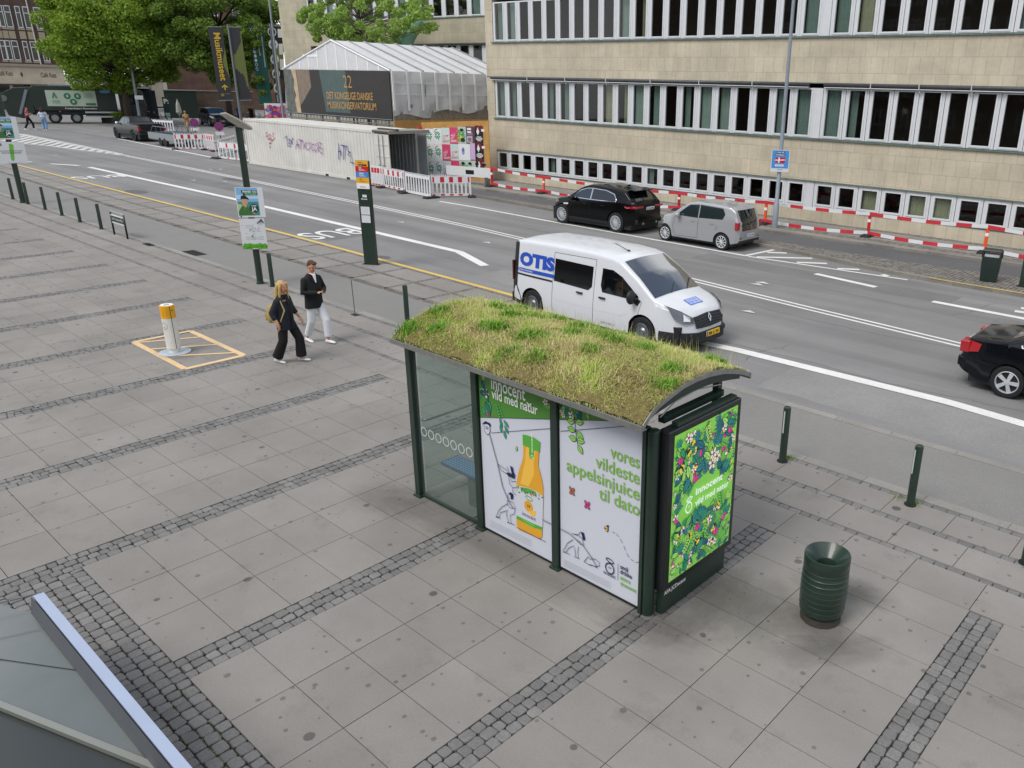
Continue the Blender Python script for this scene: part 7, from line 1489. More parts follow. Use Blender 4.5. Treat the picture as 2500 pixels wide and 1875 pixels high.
# ---------------------------------------------------------------- red and white rails on posts along the pavement
posts = [((1201, 409), (1201.5, 455), REDP, 'red barrier post at the corner of the poster hoarding'), ((1327, 431), (1328, 472), ORAN, 'orange barrier post left of the black parked car'), ((1660, 470), (1657, 513), REDP, 'red barrier post between the two parked cars'), ((1870, 492), (1867, 547), ORAN, 'orange barrier post behind the silver hatchback'), ((2123, 520), (2118, 577), REDP, 'red barrier post with one white band right of the lamp post'), ((2410, 551), (2402, 617), ORAN, 'orange barrier post behind the far litter bin'), ((2680, 590), (2672, 660), REDP, None)]
PP = []
for t_, b_, m_, lab in posts:
    B = G(*b_, .055); h_ = H(*b_, *t_, .055); PP.append((B, h_))
    if lab is None: continue
    T = thing('barrier_post', lab, 'barrier post', B, .1, 'posts of the pavement barrier'); b = MB(); b.b2((-.055, -.045, 0), (.055, .045, h_)); b.build('post', T, m_, bevel=.008); b = MB(); b.b2((-.058, -.048, h_*.62), (.058, .048, h_*.74)); b.build('band', T, WHITE); b = MB(); b.box((0, 0, .05), (.42, .85, .10), taper=.75); b.build('foot', T, RUB, bevel=.02)
labs = ['next to the poster hoarding', 'behind the black parked car', 'between the two parked cars', 'crossing behind the lamp post', 'left of the far litter bin', 'at the right photo edge']
for i in range(6):
    (B0, h0), (B1, h1) = PP[i], PP[i+1]
    for lvl, nm in ((.97, 'upper'), (.16, 'lower')):
        a0 = np.array([B0[0], B0[1], .055+h0*lvl]); a1 = np.array([B1[0], B1[1], .055+h1*lvl]); L_ = float(np.linalg.norm(a1-a0)); T = thing('barrier_rail', f'{nm} red and white barrier rail {labs[i]}', 'barrier rail', a0, 0, 'rails of the pavement barrier'); n_ = max(4, int(L_/.55)); bw, br = MB(), MB(); u = (a1-a0)/L_
        for k in range(n_):
            s0, s1 = u*L_*k/n_, u*L_*(k+1)/n_; sag = lambda t: -.10*math.sin(math.pi*t)*(L_/5)*(.6 if nm == 'upper' else 1.0)
            c0, c1 = s0+np.array([0, -.06, sag(k/n_)]), s1+np.array([0, -.06, sag((k+1)/n_)]); up = np.array([0, 0, .065]); dp = np.array([0, .03, 0]); V = [c0-up, c1-up, c1+up, c0+up, c0-up+dp, c1-up+dp, c1+up+dp, c0+up+dp]; (bw if k % 2 else br).add(V, [(0, 1, 2, 3), (7, 6, 5, 4), (3, 2, 6, 7), (0, 4, 5, 1)])
        bw.build('white_section', T, BWH); br.build('red_section', T, M('#c0303a', .5, var=.15, scale=2, name='faded_red'))
# white banner strip at the foot of the hoarding
B0, B1 = G(1150, 452, 0), G(1200, 456, 0); hb = .55; T = thing('plank_barrier', 'white plank barrier with a small black logo at the foot of the hoarding', 'barrier', (*B0[:2], .05), math.atan2(B1[1]-B0[1], B1[0]-B0[0])); L_ = float(np.linalg.norm((B1-B0)[:2])); b = MB(); b.prism([(-1.6, .45), (L_, .40), (L_, .95), (-1.6, .95)], -.03, .03, 'y'); b.build('plank', T, BWH); b = MB(); b.b2((-1.2, -.2, 0), (-1.1, .2, .45)); b.b2((L_-.3, -.2, 0), (L_-.2, .2, .45)); b.build('leg', T, STEEL); a = Art(.002); a.rect(-.3, .55, .25, .78, BLACK); a.build('logo', T, lambda u, v, h: (u, -.032-h, v))
# ================================================================ trees and planting
def leaf_cloud(name, P, size, mat, parent, rng, flat=.0):
    n = len(P); a = rng.normal(size=(n, 3)); a /= np.linalg.norm(a, axis=1)[:, None]; t = rng.normal(size=(n, 3)); t -= a*(a*t).sum(1)[:, None]; t /= np.linalg.norm(t, axis=1)[:, None]; q = np.cross(a, t); s = (size*rng.uniform(.6, 1.35, n))[:, None]
    V = np.stack([P-t*s*.5, P+q*s*.33, P+t*s*.6, P-q*s*.33], 1).reshape(-1, 3); me = bpy.data.meshes.new(name); me.vertices.add(len(V)); me.vertices.foreach_set('co', V.astype('f').ravel()); me.loops.add(4*n); me.loops.foreach_set('vertex_index', np.arange(4*n).astype('i')); me.polygons.add(n); me.polygons.foreach_set('loop_start', (np.arange(n)*4).astype('i')); me.polygons.foreach_set('loop_total', np.full(n, 4).astype('i')); me.materials.append(mat); me.update(calc_edges=True)
    o = bpy.data.objects.new(name, me); COL.objects.link(o); o.parent = parent; return o
BARK = M('#4a4036', .9, var=.3, scale=6, name='bark')
def tree(label, base, cz, rx, ry, rz, nclump, nleaf, leaf, mat, seed, trunk_r=.35, spread=.9, open_=0.0):
    rng = np.random.default_rng(seed); T = thing('broadleaf_tree', label, 'tree', base); r = MB(); r.tube([(0, 0, -.1), (.05, .02, cz*.35), (0, .1, cz*.7), (.1, 0, cz)], [trunk_r, trunk_r*.8, trunk_r*.6, trunk_r*.35], 10); C_ = []
    while len(C_) < nclump:
        p = rng.normal(size=3); p /= np.linalg.norm(p); p *= rng.uniform(.45, 1.0)**.6
        C_.append(np.array([p[0]*rx, p[1]*ry, cz+p[2]*rz*(1 if p[2] > 0 else .8)]))
    for i in range(0, nclump, 2):
        c = C_[i]; s = np.array([0, 0, max(cz*.45, min(cz, c[2]-rz*.35))]); m = (s+c)/2+rng.normal(0, .25, 3); r.tube([tuple(s), tuple(m), tuple(c)], [trunk_r*.30, trunk_r*.18, .03], 6)
    r.build('trunk', T, BARK, smooth=True); cs = rng.uniform(.16, .30, nclump)*(rx+ry)/2*spread; k = rng.integers(0, nclump, nleaf); d = rng.normal(size=(nleaf, 3)); d /= np.linalg.norm(d, axis=1)[:, None]; P = np.array(C_)[k]+d*(cs[k]*rng.uniform(.35, 1.0, nleaf)**.5)[:, None]*np.array([1, 1, .72]); leaf_cloud('crown', P, leaf, mat, T, rng); return T
LF1 = foliage_mat('bright_foliage', ['#8aa63a', '#728f30', '#a0b84a', '#5f7d28'], scale=.35, isl=.5, trans=.42); LF2 = foliage_mat('deep_foliage', ['#6a8438', '#7a943e', '#587432', '#8aa24a'], scale=.35, isl=.5, trans=.42); LF3 = foliage_mat('light_foliage', ['#94b256', '#a8c268', '#80a046'], scale=.6, isl=.6, trans=.4)
b1 = G(347, 300, ZR); n1_, r1_ = facing(b1); c1 = CAM+_ray(283, 120)*89
tree('large bright green tree left of the museum banners, over the garbage lorry', (c1[0], c1[1], ZR), 9.4, 6.2, 7.0, 7.2, 150, 80000, .29, LF1, 3, .42)
c2 = CAM+_ray(535, 95)*92; tree('dark green tree behind the museum banners', (c2[0], c2[1], ZR), 10.6, 5.6, 7.4, 7.0, 150, 80000, .29, LF2, 8, .38)
c3 = CAM+_ray(930, 62)*62; c3_ = A(905, 62, 1, 39.5); tree('small airy light green tree between the tent and the rear wing', (c3_[0]-1.5, c3_[1], ZR), 10.3, 10.5, 2.4, 2.8, 150, 26000, .19, LF3, 5, .13, .30)
c4 = A(655, 120, 1, 46); tree('bush of green leaves at the left end of the rear wing', (c4[0]-2.5, c4[1], ZR), 6.0, 2.2, 2.2, 5.0, 18, 4500, .34, LF2, 12, .15)
B0 = G(258, 300, ZR); B1 = G(305, 302, ZR); T = thing('hedge_planter', 'low hedge in a dark planter in front of the garbage lorry', 'hedge', ((B0[0]+B1[0])/2, (B0[1]+B1[1])/2, ZR), math.atan2(B1[1]-B0[1], B1[0]-B0[0])); L_ = float(np.linalg.norm(B1-B0)); b = MB(); b.b2((-L_/2, -.5, 0), (L_/2, .5, .7)); b.build('planter', T, M('#23251f', .8, name='dark_planter')); rng = np.random.default_rng(2); n_ = 2600; leaf_cloud('hedge', np.stack([rng.uniform(-L_/2, L_/2, n_), rng.uniform(-.5, .5, n_), rng.uniform(.65, 1.25, n_)], 1), .16, LF1, T, rng)
# copper horn sculpture above the tent ridge
T = thing('horn_sculpture', 'pale green copper horn sculpture rising above the tent ridge', 'sculpture', (A(985, 100, 1, 41.5)[0], 41.5, ZR)); q = [A(x, y, 1, 41.5)-np.array([A(985, 100, 1, 41.5)[0], 41.5, ZR]) for x, y in ((985, 130), (988, 100), (1003, 78), (1016, 66), (1024, 60), (1031, 53))]; b = MB(); b.tube([(q[0][0], 0, 0), (q[0][0], 0, 5)]+[tuple(v) for v in q], [.35, .4, .75, .70, .58, .42, .30, .12], 14); b.build('horn', T, M('#7fae96', .7, var=.12, scale=1.5, name='verdigris'), smooth=True)
# ================================================================ museum banners on poles
def banner_pole(label, base_px, top_px, r):
    B = G(*base_px, ZR); T = thing('banner_pole', label, 'pole', B); n_, r_ = facing(B); h_ = float(FP(*top_px, B, n_)[2])-ZR; b = MB(); b.lathe([(r*1.1, 0), (r, h_*.5), (r*.8, h_)], 12); b.build('pole', T, M('#777b7e', .5, .4, name='banner_pole_grey'), smooth='auto'); return B, n_, r_
zbn = zm(400, 0, .16275)
def cloth(B, n_, r_, corners, name, label, mat, paint_fn, group=None):
    f_ = lambda q: np.array(FP(*zbn(*q), B, n_)); tl, tr, br, bl_ = (f_(q) for q in corners); T = thing(name, label, 'banner', tuple(bl_), 0, group); o = np.array(tuple(bl_)); w_ = float(np.linalg.norm(tr-tl)); h_ = float(np.linalg.norm(tl-bl_)); fn = lambda u, v, h: tuple((bl_+(br-bl_)*u/w_)*(1-v/h_)+(tl+(tr-tl)*u/w_)*(v/h_)-o+n_*h)
    b = MB(); V = []
    for i in range(9):
        for k in range(13): V.append(fn(w_*i/8, h_*k/12, .0))
    b.add(V, [(i*13+k, (i+1)*13+k, (i+1)*13+k+1, i*13+k+1) for i in range(8) for k in range(12)]); b.build('cloth', T, mat); a = Art(.0012); paint_fn(a, w_, h_); a.build('print', T, lambda u, v, h: fn(u, v, .02+h)); s = MB()
    for v in (-.06, h_+.06): s.tube([fn(-.05, v, -.02), fn(w_+.05, v, -.02)], .04, 8)
    s.build('bar', T, STEEL); return T
BKB = M('#343437', .7, var=.06, scale=1, name='charcoal_cloth'); GOLDY = M('#c9a82c', .6, name='yellow_print'); OLV = M('#66703c', .7, name='olive_print'); TEAL = M('#235c54', .7, var=.1, scale=1, name='teal_cloth')
def wave(a, w_, h_, x0, sgn):
    ra = random.Random(4); n_ = 26
    for i in range(n_): v = h_*(.92-.80*i/n_); l = w_*(.95*math.exp(-((i-13)/5.0)**2)+.06+.12*ra.random()); a.rect(w_-l*x0, v, w_-.01, v+h_*.82/n_, OLV)
def p_mus(a, w_, h_):
    n_ = 18
    for i in range(n_): v = h_*(.70-.50*i/n_); l = w_*.30*math.exp(-((i-7)/5.0)**2); a.rect(w_-l, v, w_-.01, v+h_*.51/n_, OLV)
    a.text('Musikmuseet', w_*.34, h_*.93, w_*.46, GOLDY, .02, 'l', rot=-math.pi/2, width=h_*.66); m_ = w_*.56; a.line([(m_, h_*.14), (m_, h_*.205)], .12, GOLDY); a.line([(m_-w_*.2, h_*.175), (m_, h_*.21), (m_+w_*.2, h_*.175)], .12, GOLDY); a.rect(w_*.2, h_*.05, w_*.42, h_*.09, M('#8a7434', .6, name='dim_gold')); a.line([(w_*.5, h_*.085), (w_*.85, h_*.085)], .06, M('#8a7434', .6, name='dim_gold'))
B, n_, r_ = banner_pole('grey banner pole with the two charcoal museum banners', (592, 318), (545, 59), .13)
cloth(B, n_, r_, ((660, 410), (870, 415), (1038, 1495), (828, 1500)), 'museum_banner', 'charcoal banner with yellow museum lettering and arrow', BKB, p_mus)
cloth(B, n_, r_, ((945, 415), (1148, 418), (1308, 1492), (1108, 1498)), 'museum_banner', 'charcoal banner with olive sound wave, right of the lettered one', BKB, lambda a, w_, h_: wave(a, w_, h_, 1, 1))
def p_teal(a, w_, h_):
    for i in range(10): rr = w_*(.10 if i not in (4, 5, 6) else .10); v = h_*(.95-.055*i); (a.ell(w_*.2, v, rr, rr*1.2, M('#dfe6e2', .6, name='moon_white'), 12) if i in (3, 4, 5, 6, 7) else a.ring(w_*.2, v, rr*.85, rr, .05, M('#dfe6e2', .6, name='moon_white'), 12))
    for k, n2 in ((.50, 28), (.64, 8), (.78, 40)):
        for i in range(n2):
            if k == .50 and 16 < i < 19: continue
            v = h_*(.965-.0125*i); a.rect(w_*k, v, w_*(k+.09), v+h_*.008, M('#c9d4cf', .6, name='teal_lettering'))
def p_pat(a, w_, h_):
    W_ = M('#d5d6d0', .6, name='pattern_white'); OL = M('#6b6a38', .6, name='pattern_olive'); BR = M('#4a3420', .6, name='pattern_brown')
    a.poly([(0, h_*.55), (w_*.6, h_*.45), (w_, h_*.62), (w_, h_*.72), (w_*.3, h_*.75)], OL); a.poly([(w_*.1, h_*.2), (w_*.8, h_*.12), (w_, h_*.3), (w_*.4, h_*.35)], BR)
    for i, v in enumerate((.93, .77, .58, .39, .2, .06)): (a.ring(w_*.25, h_*v, w_*.28, w_*.30, .22 if i else .08, W_, 16) if i != 5 else a.rect(w_*.1, h_*.02, w_*.5, h_*.11, W_))
    for v0, v1 in ((.86, .97), (.64, .78), (.44, .58)): a.rect(w_*.66, h_*v0, w_*.98, h_*v1, W_)
B, n_, r_ = banner_pole('grey banner pole with the teal banner and the patterned banner', (690, 312), (645, 57), .15)
cloth(B, n_, r_, ((1265, 385), (1485, 390), (1625, 1555), (1435, 1560)), 'teal_banner', 'teal banner with a column of white moon phases', TEAL, p_teal)
cloth(B, n_, r_, ((1560, 395), (1775, 400), (1830, 1540), (1690, 1550)), 'patterned_banner', 'black banner with white rings and blocks beside the tent', M('#1b1c1c', .7, name='black_cloth'), p_pat)
B = G(697, 330, ZR); n_, r_ = facing(B); h_ = float(FP(658, -20, B, n_)[2]); T = thing('lamp_post', 'slim pale lamp post in front of the patterned banner', 'lamp post', B); b = MB(); b.lathe([(.12, 0), (.10, 4), (.08, h_)], 12); b.build('pole', T, LAMP_GREY, smooth='auto')
# ================================================================ far traffic
def lorry():
    p = G(165, 300, ZR); q = G(312, 300, ZR); hd = math.atan2(q[1]-p[1], q[0]-p[0]); T = thing('garbage_lorry', 'dark green garbage lorry with a white panel on its side, crossing the far side street', 'lorry', p, hd); T.scale = (1.2, 1.2, 1.2)
    GB = M('#1a2b23', .45, coat=.2, var=.1, name='lorry_green'); b = MB(); b.prism([(-2.2, 1.15), (4.3, 1.15), (4.3, 3.3), (-2.0, 3.35), (-2.6, 2.9)], -1.22, 1.22, 'y'); b.build('hopper_body', T, GB, bevel=.04); b = MB(); b.prism([(-2.25, 1.0), (-2.4, 3.2), (-3.6, 3.1), (-4.7, 2.5), (-4.5, 1.7), (-4.3, .7), (-3.2, .45)], -1.2, 1.2, 'y'); b.build('tailgate', T, GB, bevel=.04); b = MB(); b.box((-3.0, -1.25, 1.9), (.22, .10, 2.3), ry=R(22)); b.build('lift_ram', T, STEEL)
    b = MB(); b.prism([(4.55, .7), (6.6, .7), (6.75, 1.6), (6.55, 3.0), (4.55, 3.05)], -1.2, 1.2, 'y'); b.build('cab', T, M('#141d1a', .3, coat=.4, name='lorry_cab'), bevel=.05); b = MB(); b.prism([(5.2, 1.75), (6.4, 1.75), (6.3, 2.7), (5.2, 2.75)], -1.215, 1.215, 'y'); b.build('cab_window', T, DGLASS); b = MB(); b.prism([(-.9, 3.30), (4.35, 3.30), (4.35, 3.45), (-.9, 3.45)], -.9, .9, 'y'); b.build('roof_hatch', T, M('#8f9a98', .5, name='pale_roof'))
    b = MB(); b.b2((-2.5, -.9, .75), (4.8, .9, 1.15)); b.build('chassis', T, PLAS); b = MB()
    for z in (.55, .95): b.b2((1.6, -1.22, z), (4.4, -1.16, z+.14)); b.b2((1.6, 1.16, z), (4.4, 1.22, z+.14))
    b.build('side_guard', T, M('#b9bdbd', .5, .3, name='guard_rail'))
    for x in (-.85, .85, 5.3):
        for s in (-1, 1):
            w = thing('wheel', None, None, (x, s*1.2, .5)); w.parent = T; m = MB(); m.lathe([(.30, 0), (.46, .0), (.5, -.04), (.5, -.3), (.3, -.32)], 22, axis='y', cap=False); m2 = MB(); m2.lathe([(.02, -.02), (.15, -.01), (.2, -.08), (.30, -.03)], 18, axis='y')
            if s < 0: m.v = [(v[0], -v[1], v[2]) for v in m.v]; m2.v = [(v[0], -v[1], v[2]) for v in m2.v]
            m.build('tyre', w, TYRE, smooth='auto'); m2.build('rim', w, M('#8d9494', .5, .4, name='lorry_rim'))
    a = Art(.004); PNL = M('#b9c7b4', .6, name='pale_panel'); CG_ = M('#2f7a58', .6, name='panel_green'); a.rect(-1.2, 1.55, 2.7, 2.95, PNL)
    for x, z in ((.45, 2.45), (1.25, 2.45), (.85, 1.95)): a.ell(x, z, .28, .28, CG_, 18); a.rect(x-.08, z-.1, x+.08, z+.12, PNL)
    a.poly([(-.75, 2.25), (-.6, 2.75), (-.5, 2.75), (-.35, 2.25), (-.45, 2.25), (-.55, 2.55), (-.65, 2.25)], CG_); [a.line([(-.8, 2.05-.1*i), (-.2, 2.05-.1*i)], .04, M('#7fa08c', .6, name='panel_type')) for i in range(3)]; [a.line([(1.75, 2.75-.1*i), (2.45, 2.75-.1*i)], .04, M('#7fa08c', .6, name='panel_type')) for i in range(5)]; a.rect(1.8, 1.65, 2.6, 1.85, CG_); a.text('Frederiksberg Renovation', .1, 1.30, .13, WHITE, .02, width=2.5); a.ell(3.5, 2.9, .45, .15, M('#5fa8d0', .6, name='blue_badge'), 16); a.build('side_panel', T, lambda u, v, h: (u, -1.226-h, v))
    b = MB(); b.b2((4.42, -1.23, 1.05), (4.52, -1.19, 1.15)); b.b2((-.4, -1.25, 1.02), (-.3, -1.22, 1.12)); b.build('marker_lamp', T, ORAN); b = MB(); b.lathe([(.28, -1.25), (.28, -.6)], 14, axis='y', c=(-4.4, 0, 2.2)); b.build('winch', T, M('#6d7270', .5, .4, name='winch'))
lorry()
def pickup():
    P = G(390*.17179+260, 170+1018*.17179, ZR); T = thing('pickup_truck', 'dark grey pickup truck parked at the far kerb with a trailer behind it', 'pickup', (P[0]-2.05, P[1]+1.18, ZR), math.pi); T.scale = (1.22, 1.2, 1.12); GP_ = M('#191c22', .3, spec=.35, coat=.25, name='slate_paint')
    top = [(-2.62, 1.0), (-2.60, 1.22), (-2.2, 1.25), (-1.15, 1.27), (-.95, 1.40), (-.75, 1.74), (-.2, 1.80), (.35, 1.78), (.65, 1.62), (1.15, 1.22), (1.7, 1.16), (2.3, 1.08), (2.5, .95), (2.6, .6)]; belt = [(-2.62, 1.2), (-1.15, 1.22), (0, 1.18), (1.1, 1.14), (2.2, 1.0), (2.6, .5)]
    plan = [(-2.62, .86), (-2.4, .92), (2.0, .92), (2.4, .80), (2.6, .6)]; sill = [(-2.62, .55), (-2.2, .5), (2.3, .45), (2.6, .5)]; c = Car(T, top, belt, plan, sill, (-1.55, 1.65), .40, GP_, tumble=.32, crown=.04, roofround=.08, arch=1.18); c.wheels(6, PLAS, .62); SK = M('#9fb4c8', .05, coat=.8, spec=.9, name='pale_glass')
    c.side_poly('side_window', [(-.05, 1.24), (-.05, 1.66), (.35, 1.64), (.85, 1.24)], DGLASS); c.side_poly('side_window', [(-.12, 1.24), (-.12, 1.66), (-.62, 1.64), (-.72, 1.26)], DGLASS); c.top_pane('windshield', .68, 1.12, .66, .74, SK); c.top_pane('rear_window', -.93, -.77, .62, .58, DGLASS); b = MB(); b.b2((-2.55, -.80, 1.255), (-1.2, .80, 1.30)); b.build('bed_cover', T, M('#22262c', .5, name='bed_cover'), bevel=.02)
    for s in (-1, 1): b = MB(); b.b2((-2.65, s*.76, .80), (-2.5, s*.92, 1.12)); b.build('tail_light', T, REDL)
    b = MB(); b.b2((-2.72, -.88, .50), (-2.5, .88, .66)); b.build('bumper', T, PLAS); c.mirrors(.85, 1.2, CHROME)
    p = G(815*.17179+260, 170+1093*.17179, ZR); T = thing('trailer', 'silver flat sided trailer with a mesh top hitched behind the pickup', 'trailer', (p[0]-.35, p[1]+1.15, ZR)); AL = M('#8f9596', .5, .4, var=.1, name='trailer_side'); b = MB()
    for lo, hi in (((-2.7, -1.05, .5), (2.5, -1.0, 1.0)), ((-2.7, 1.0, .5), (2.5, 1.05, 1.0)), ((-2.7, -1.0, .5), (-2.65, 1.0, 1.0)), ((2.45, -1.0, .5), (2.5, 1.0, 1.0)), ((-2.7, -1, .45), (2.5, 1, .5))): b.b2(lo, hi)
    b.build('box', T, AL); b = MB()
    for y in (-1.02, 1.02): b.tube([(-2.2, y, 1.0), (-1.6, y, 1.5), (2.0, y, 1.5), (2.4, y, 1.0)], .03, 6); [b.tube([(x, y, 1.0), (x, y, 1.5)], .02, 6) for x in (-1, 0, 1)]
    b.tube([(-2.65, 0, .5), (-4.2, 0, .5)], .06, 8); b.build('frame', T, STEEL); b = MB(); b.b2((-1.2, -.8, .5), (1.8, .8, 1.1)); b.build('load', T, M('#3a4450', .8, var=.4, scale=3, name='dark_load'))
    for x in (-.45, .45):
        for s in (-1, 1): m = MB(); m.lathe([(.02, .0), (.2, .0), (.36, -.02), (.38, -.18), (.1, -.2)], 20, axis='y'); m.v = [(v[0]+x, s*(v[1]+1.06), v[2]+.38) for v in m.v]; m.build('wheel', T, TYRE, smooth='auto')
    b = MB(); b.b2((2.5, -.95, .55), (2.54, -.7, .7)); b.b2((2.5, .7, .55), (2.54, .95, .7)); b.build('tail_light', T, REDL)
pickup()
def small_car():
    p = G(508, 308, ZR); T = thing('parked_car', 'dark blue small car parked nose out in the square behind the barriers', 'car', (p[0]-1.5, p[1]+1.5, ZR), R(-8)); T.scale = (1.3, 1.3, 1.3); BP = M('#141a26', .25, spec=.4, coat=.5, name='night_blue_paint'); top = [(-2.0, .9), (-1.9, 1.3), (-1.5, 1.55), (0, 1.58), (.5, 1.5), (1.2, 1.08), (1.7, .96), (1.95, .75), (2.02, .5)]; c = Car(T, top, [(-2, 1.1), (0, 1.02), (1.2, .96), (2, .4)], [(-2, .7), (-1.6, .87), (1.3, .87), (1.75, .76), (2.02, .5)], [(-2, .3), (2, .3)], (-1.3, 1.25), .32, BP, tumble=.25, crown=.04, roofround=.08); c.wheels(8); c.top_pane('windshield', .52, 1.17, .62, .72, M('#46607c', .05, coat=1.0, spec=.9, name='blue_glass')); c.side_poly('side_window', [(-1.3, 1.06), (-1.2, 1.42), (.35, 1.44), (.95, 1.06)], DGLASS)
    for s in (-1, 1): c.side_poly('headlight', [(1.85, .80), (1.5, .92), (1.45, .82), (1.82, .68)], LAMPW, off=.015, sides=(s,))
    plate(T, (2.04, 0, .45), 0, 'BX 41 220')
small_car()
# bicycles in racks
BKM = M('#20242a', .5, .3, name='bicycle_frame')
def bicycle(loc, rz, label):
    T = thing('bicycle', label, 'bicycle', loc, rz, 'bicycles parked in the square'); T.scale = (1.25, 1.25, 1.25)
    for x in (-.52, .52): b = MB(); b.tube([(x+.33*math.cos(a), 0, .34+.33*math.sin(a)) for a in np.linspace(0, 2*math.pi, 21)], .025, 5, cap=False); b.tube([(x-.3, 0, .34), (x+.3, 0, .34)], .006, 4); b.tube([(x, 0, .04), (x, 0, .64)], .006, 4); b.build('wheel', T, TYRE)
    b = MB(); [b.tube(s, .022, 5) for s in ([(-.52, 0, .34), (-.05, 0, .32), (.38, 0, .78), (-.18, 0, .80), (-.05, 0, .32)], [(-.52, 0, .34), (-.18, 0, .8)], [(.52, 0, .34), (.36, 0, .92)])]; b.build('frame', T, BKM); b = MB(); b.tube([(.25, -.28, 1.0), (.36, 0, .95), (.25, .28, 1.0)], .018, 5); b.build('handlebar', T, STEEL); b = MB(); b.ell((-.2, 0, .92), (.14, .08, .04), 8, 5); b.build('saddle', T, BLACK); return T
bk = None
for i, q in enumerate(((535, 310), (548, 312), (560, 308), (572, 305), (583, 308), (600, 300), (372, 300), (385, 302), (396, 301), (360, 298), (640, 300), (628, 302))):
    p = G(*q, ZR); lab = 'bicycle in the row between the dark blue car and the banners' if i < 6 else 'bicycle in the row by the lamp post and cafe house' if i < 10 else 'bicycle near the bright board behind the teal banner'
    if bk is None: bk = bicycle(p, R(75), lab)
    else: copy_tree(bk, p, R(75)+random.uniform(-.3, .3), lab)
def nosign(base, c, lab):
    B = G(*base, ZR); n_, r_ = facing(B); T = thing('no_stopping_sign', lab, 'road sign', B, math.atan2(n_[1], n_[0])); z = float(FP(*c, B, n_)[2])-ZR; b = MB(); b.tube([(0, 0, 0), (0, 0, z+.3)], .04, 8); b.build('post', T, M('#6a3a6a', .6, name='violet_post')); a = Art(.006); a.ell(0, z, .36, .36, M('#b8243a', .5, name='sign_red'), 24); a.ell(0, z, .29, .29, M('#2b479c', .5, name='sign_blue'), 24); a.line([(-.22, z-.22), (.22, z+.22)], .08, M('#b8243a', .5, name='sign_red')); a.line([(-.22, z+.22), (.22, z-.22)], .08, M('#b8243a', .5, name='sign_red')); a.rect(-.34, z-.70, .34, z-.42, WHITE); a.build('face', T, lambda u, v, h: (.06+h, u, v)); b = MB(); b.lathe([(.36, .0), (.36, .05)], 24, axis='x', c=(.0, 0, z)); b.build('disc', T, STEEL)
nosign((480, 340), (475, 299), 'round red and blue no stopping sign nearer the pickup'); nosign((541, 352), (537, 309), 'round red and blue no stopping sign nearer the long container')
def flatboard(name, label, cat, x0, x1, yt, yb, fill):
    p = G((x0+x1)/2, yb, ZR); n_, r_ = facing(p); T = thing(name, label, cat, p, math.atan2(r_[1], r_[0])); k = float((p-CAM)@_f)/F; w_, h_ = (x1-x0)*k, (yb-yt)*k; b = MB(); b.b2((-w_/2, 0, .1), (w_/2, .06, h_)); b.b2((-w_/2, .0, 0), (-w_/2+.08, .5, .1)); b.b2((w_/2-.08, 0, 0), (w_/2, .5, .1)); b.build('board', T, WHITE); a = Art(.004); fill(a, w_, h_); a.build('print', T, lambda u, v, h: (u, -.002-h, v)); return T
ra = random.Random(2); MUR = [M(c, .6, name='mural_ink') for c in ('#c8325c', '#e0708a', '#4a9ac8', '#d8d0c8', '#8a3a9a', '#e08a3a')]
flatboard('painted_board', 'colourful painted board standing behind the left end of the container', 'board', 655, 702, 256, 318, lambda a, w_, h_: [a.ell(ra.uniform(-w_*.42, w_*.42), ra.uniform(h_*.35, h_*.9), w_*.08, h_*.08, ra.choice(MUR), 9, ra.uniform(0, 3)) for _ in range(60)])
flatboard('parking_sign', 'dark green upright parking sign beside the pale cafe house', 'sign', 405, 419, 240, 292, lambda a, w_, h_: (a.rect(-w_/2, .1, w_/2, h_, M('#17362f', .6, name='sign_green')), a.text('P:', -w_*.3, h_*.72, h_*.2, WHITE, .03), a.rect(-w_*.35, .1, w_*.35, h_*.3, M('#9fc0b8', .6, name='sign_pale'))))
p = G(440, 292, ZR); T = thing('closed_parasol', 'closed pale parasol in the square left of the dark blue car', 'parasol', p); b = MB(); b.lathe([(.05, .5), (.35, .9), (.22, 1.9), (.03, 2.5)], 12); b.build('canopy', T, M('#a9a9a2', .8, name='parasol_cloth')); b = MB(); b.tube([(0, 0, 0), (0, 0, 2.6)], .04, 8); b.build('pole', T, STEEL)
p0 = G(312, 296, ZR); n_, r_ = facing(p0); T = thing('terrace_canopy', 'white framed cafe terrace shelter with dark screens behind the lamp post', 'canopy', p0, math.atan2(r_[1], r_[0])); b = MB(); k = float((p0-CAM)@_f)/F
for x in (0, 60): b.b2((x*k-.1, -.1, 0), (x*k+.1, .1, 78*k))
b.b2((-.3, -.2, 78*k), (62*k, 4, 82*k)); b.build('frame', T, M('#b9bab8', .6, name='pale_frame')); b = MB(); b.b2((3*k, .2, 0), (57*k, .3, 70*k)); b.build('screen', T, M('#20262b', .5, name='dark_screen')); b = MB(); b.b2((56*k, -.3, 0), (68*k, .1, 72*k)); b.build('folded_screen', T, M('#2b3842', .8, name='slate_cloth'))
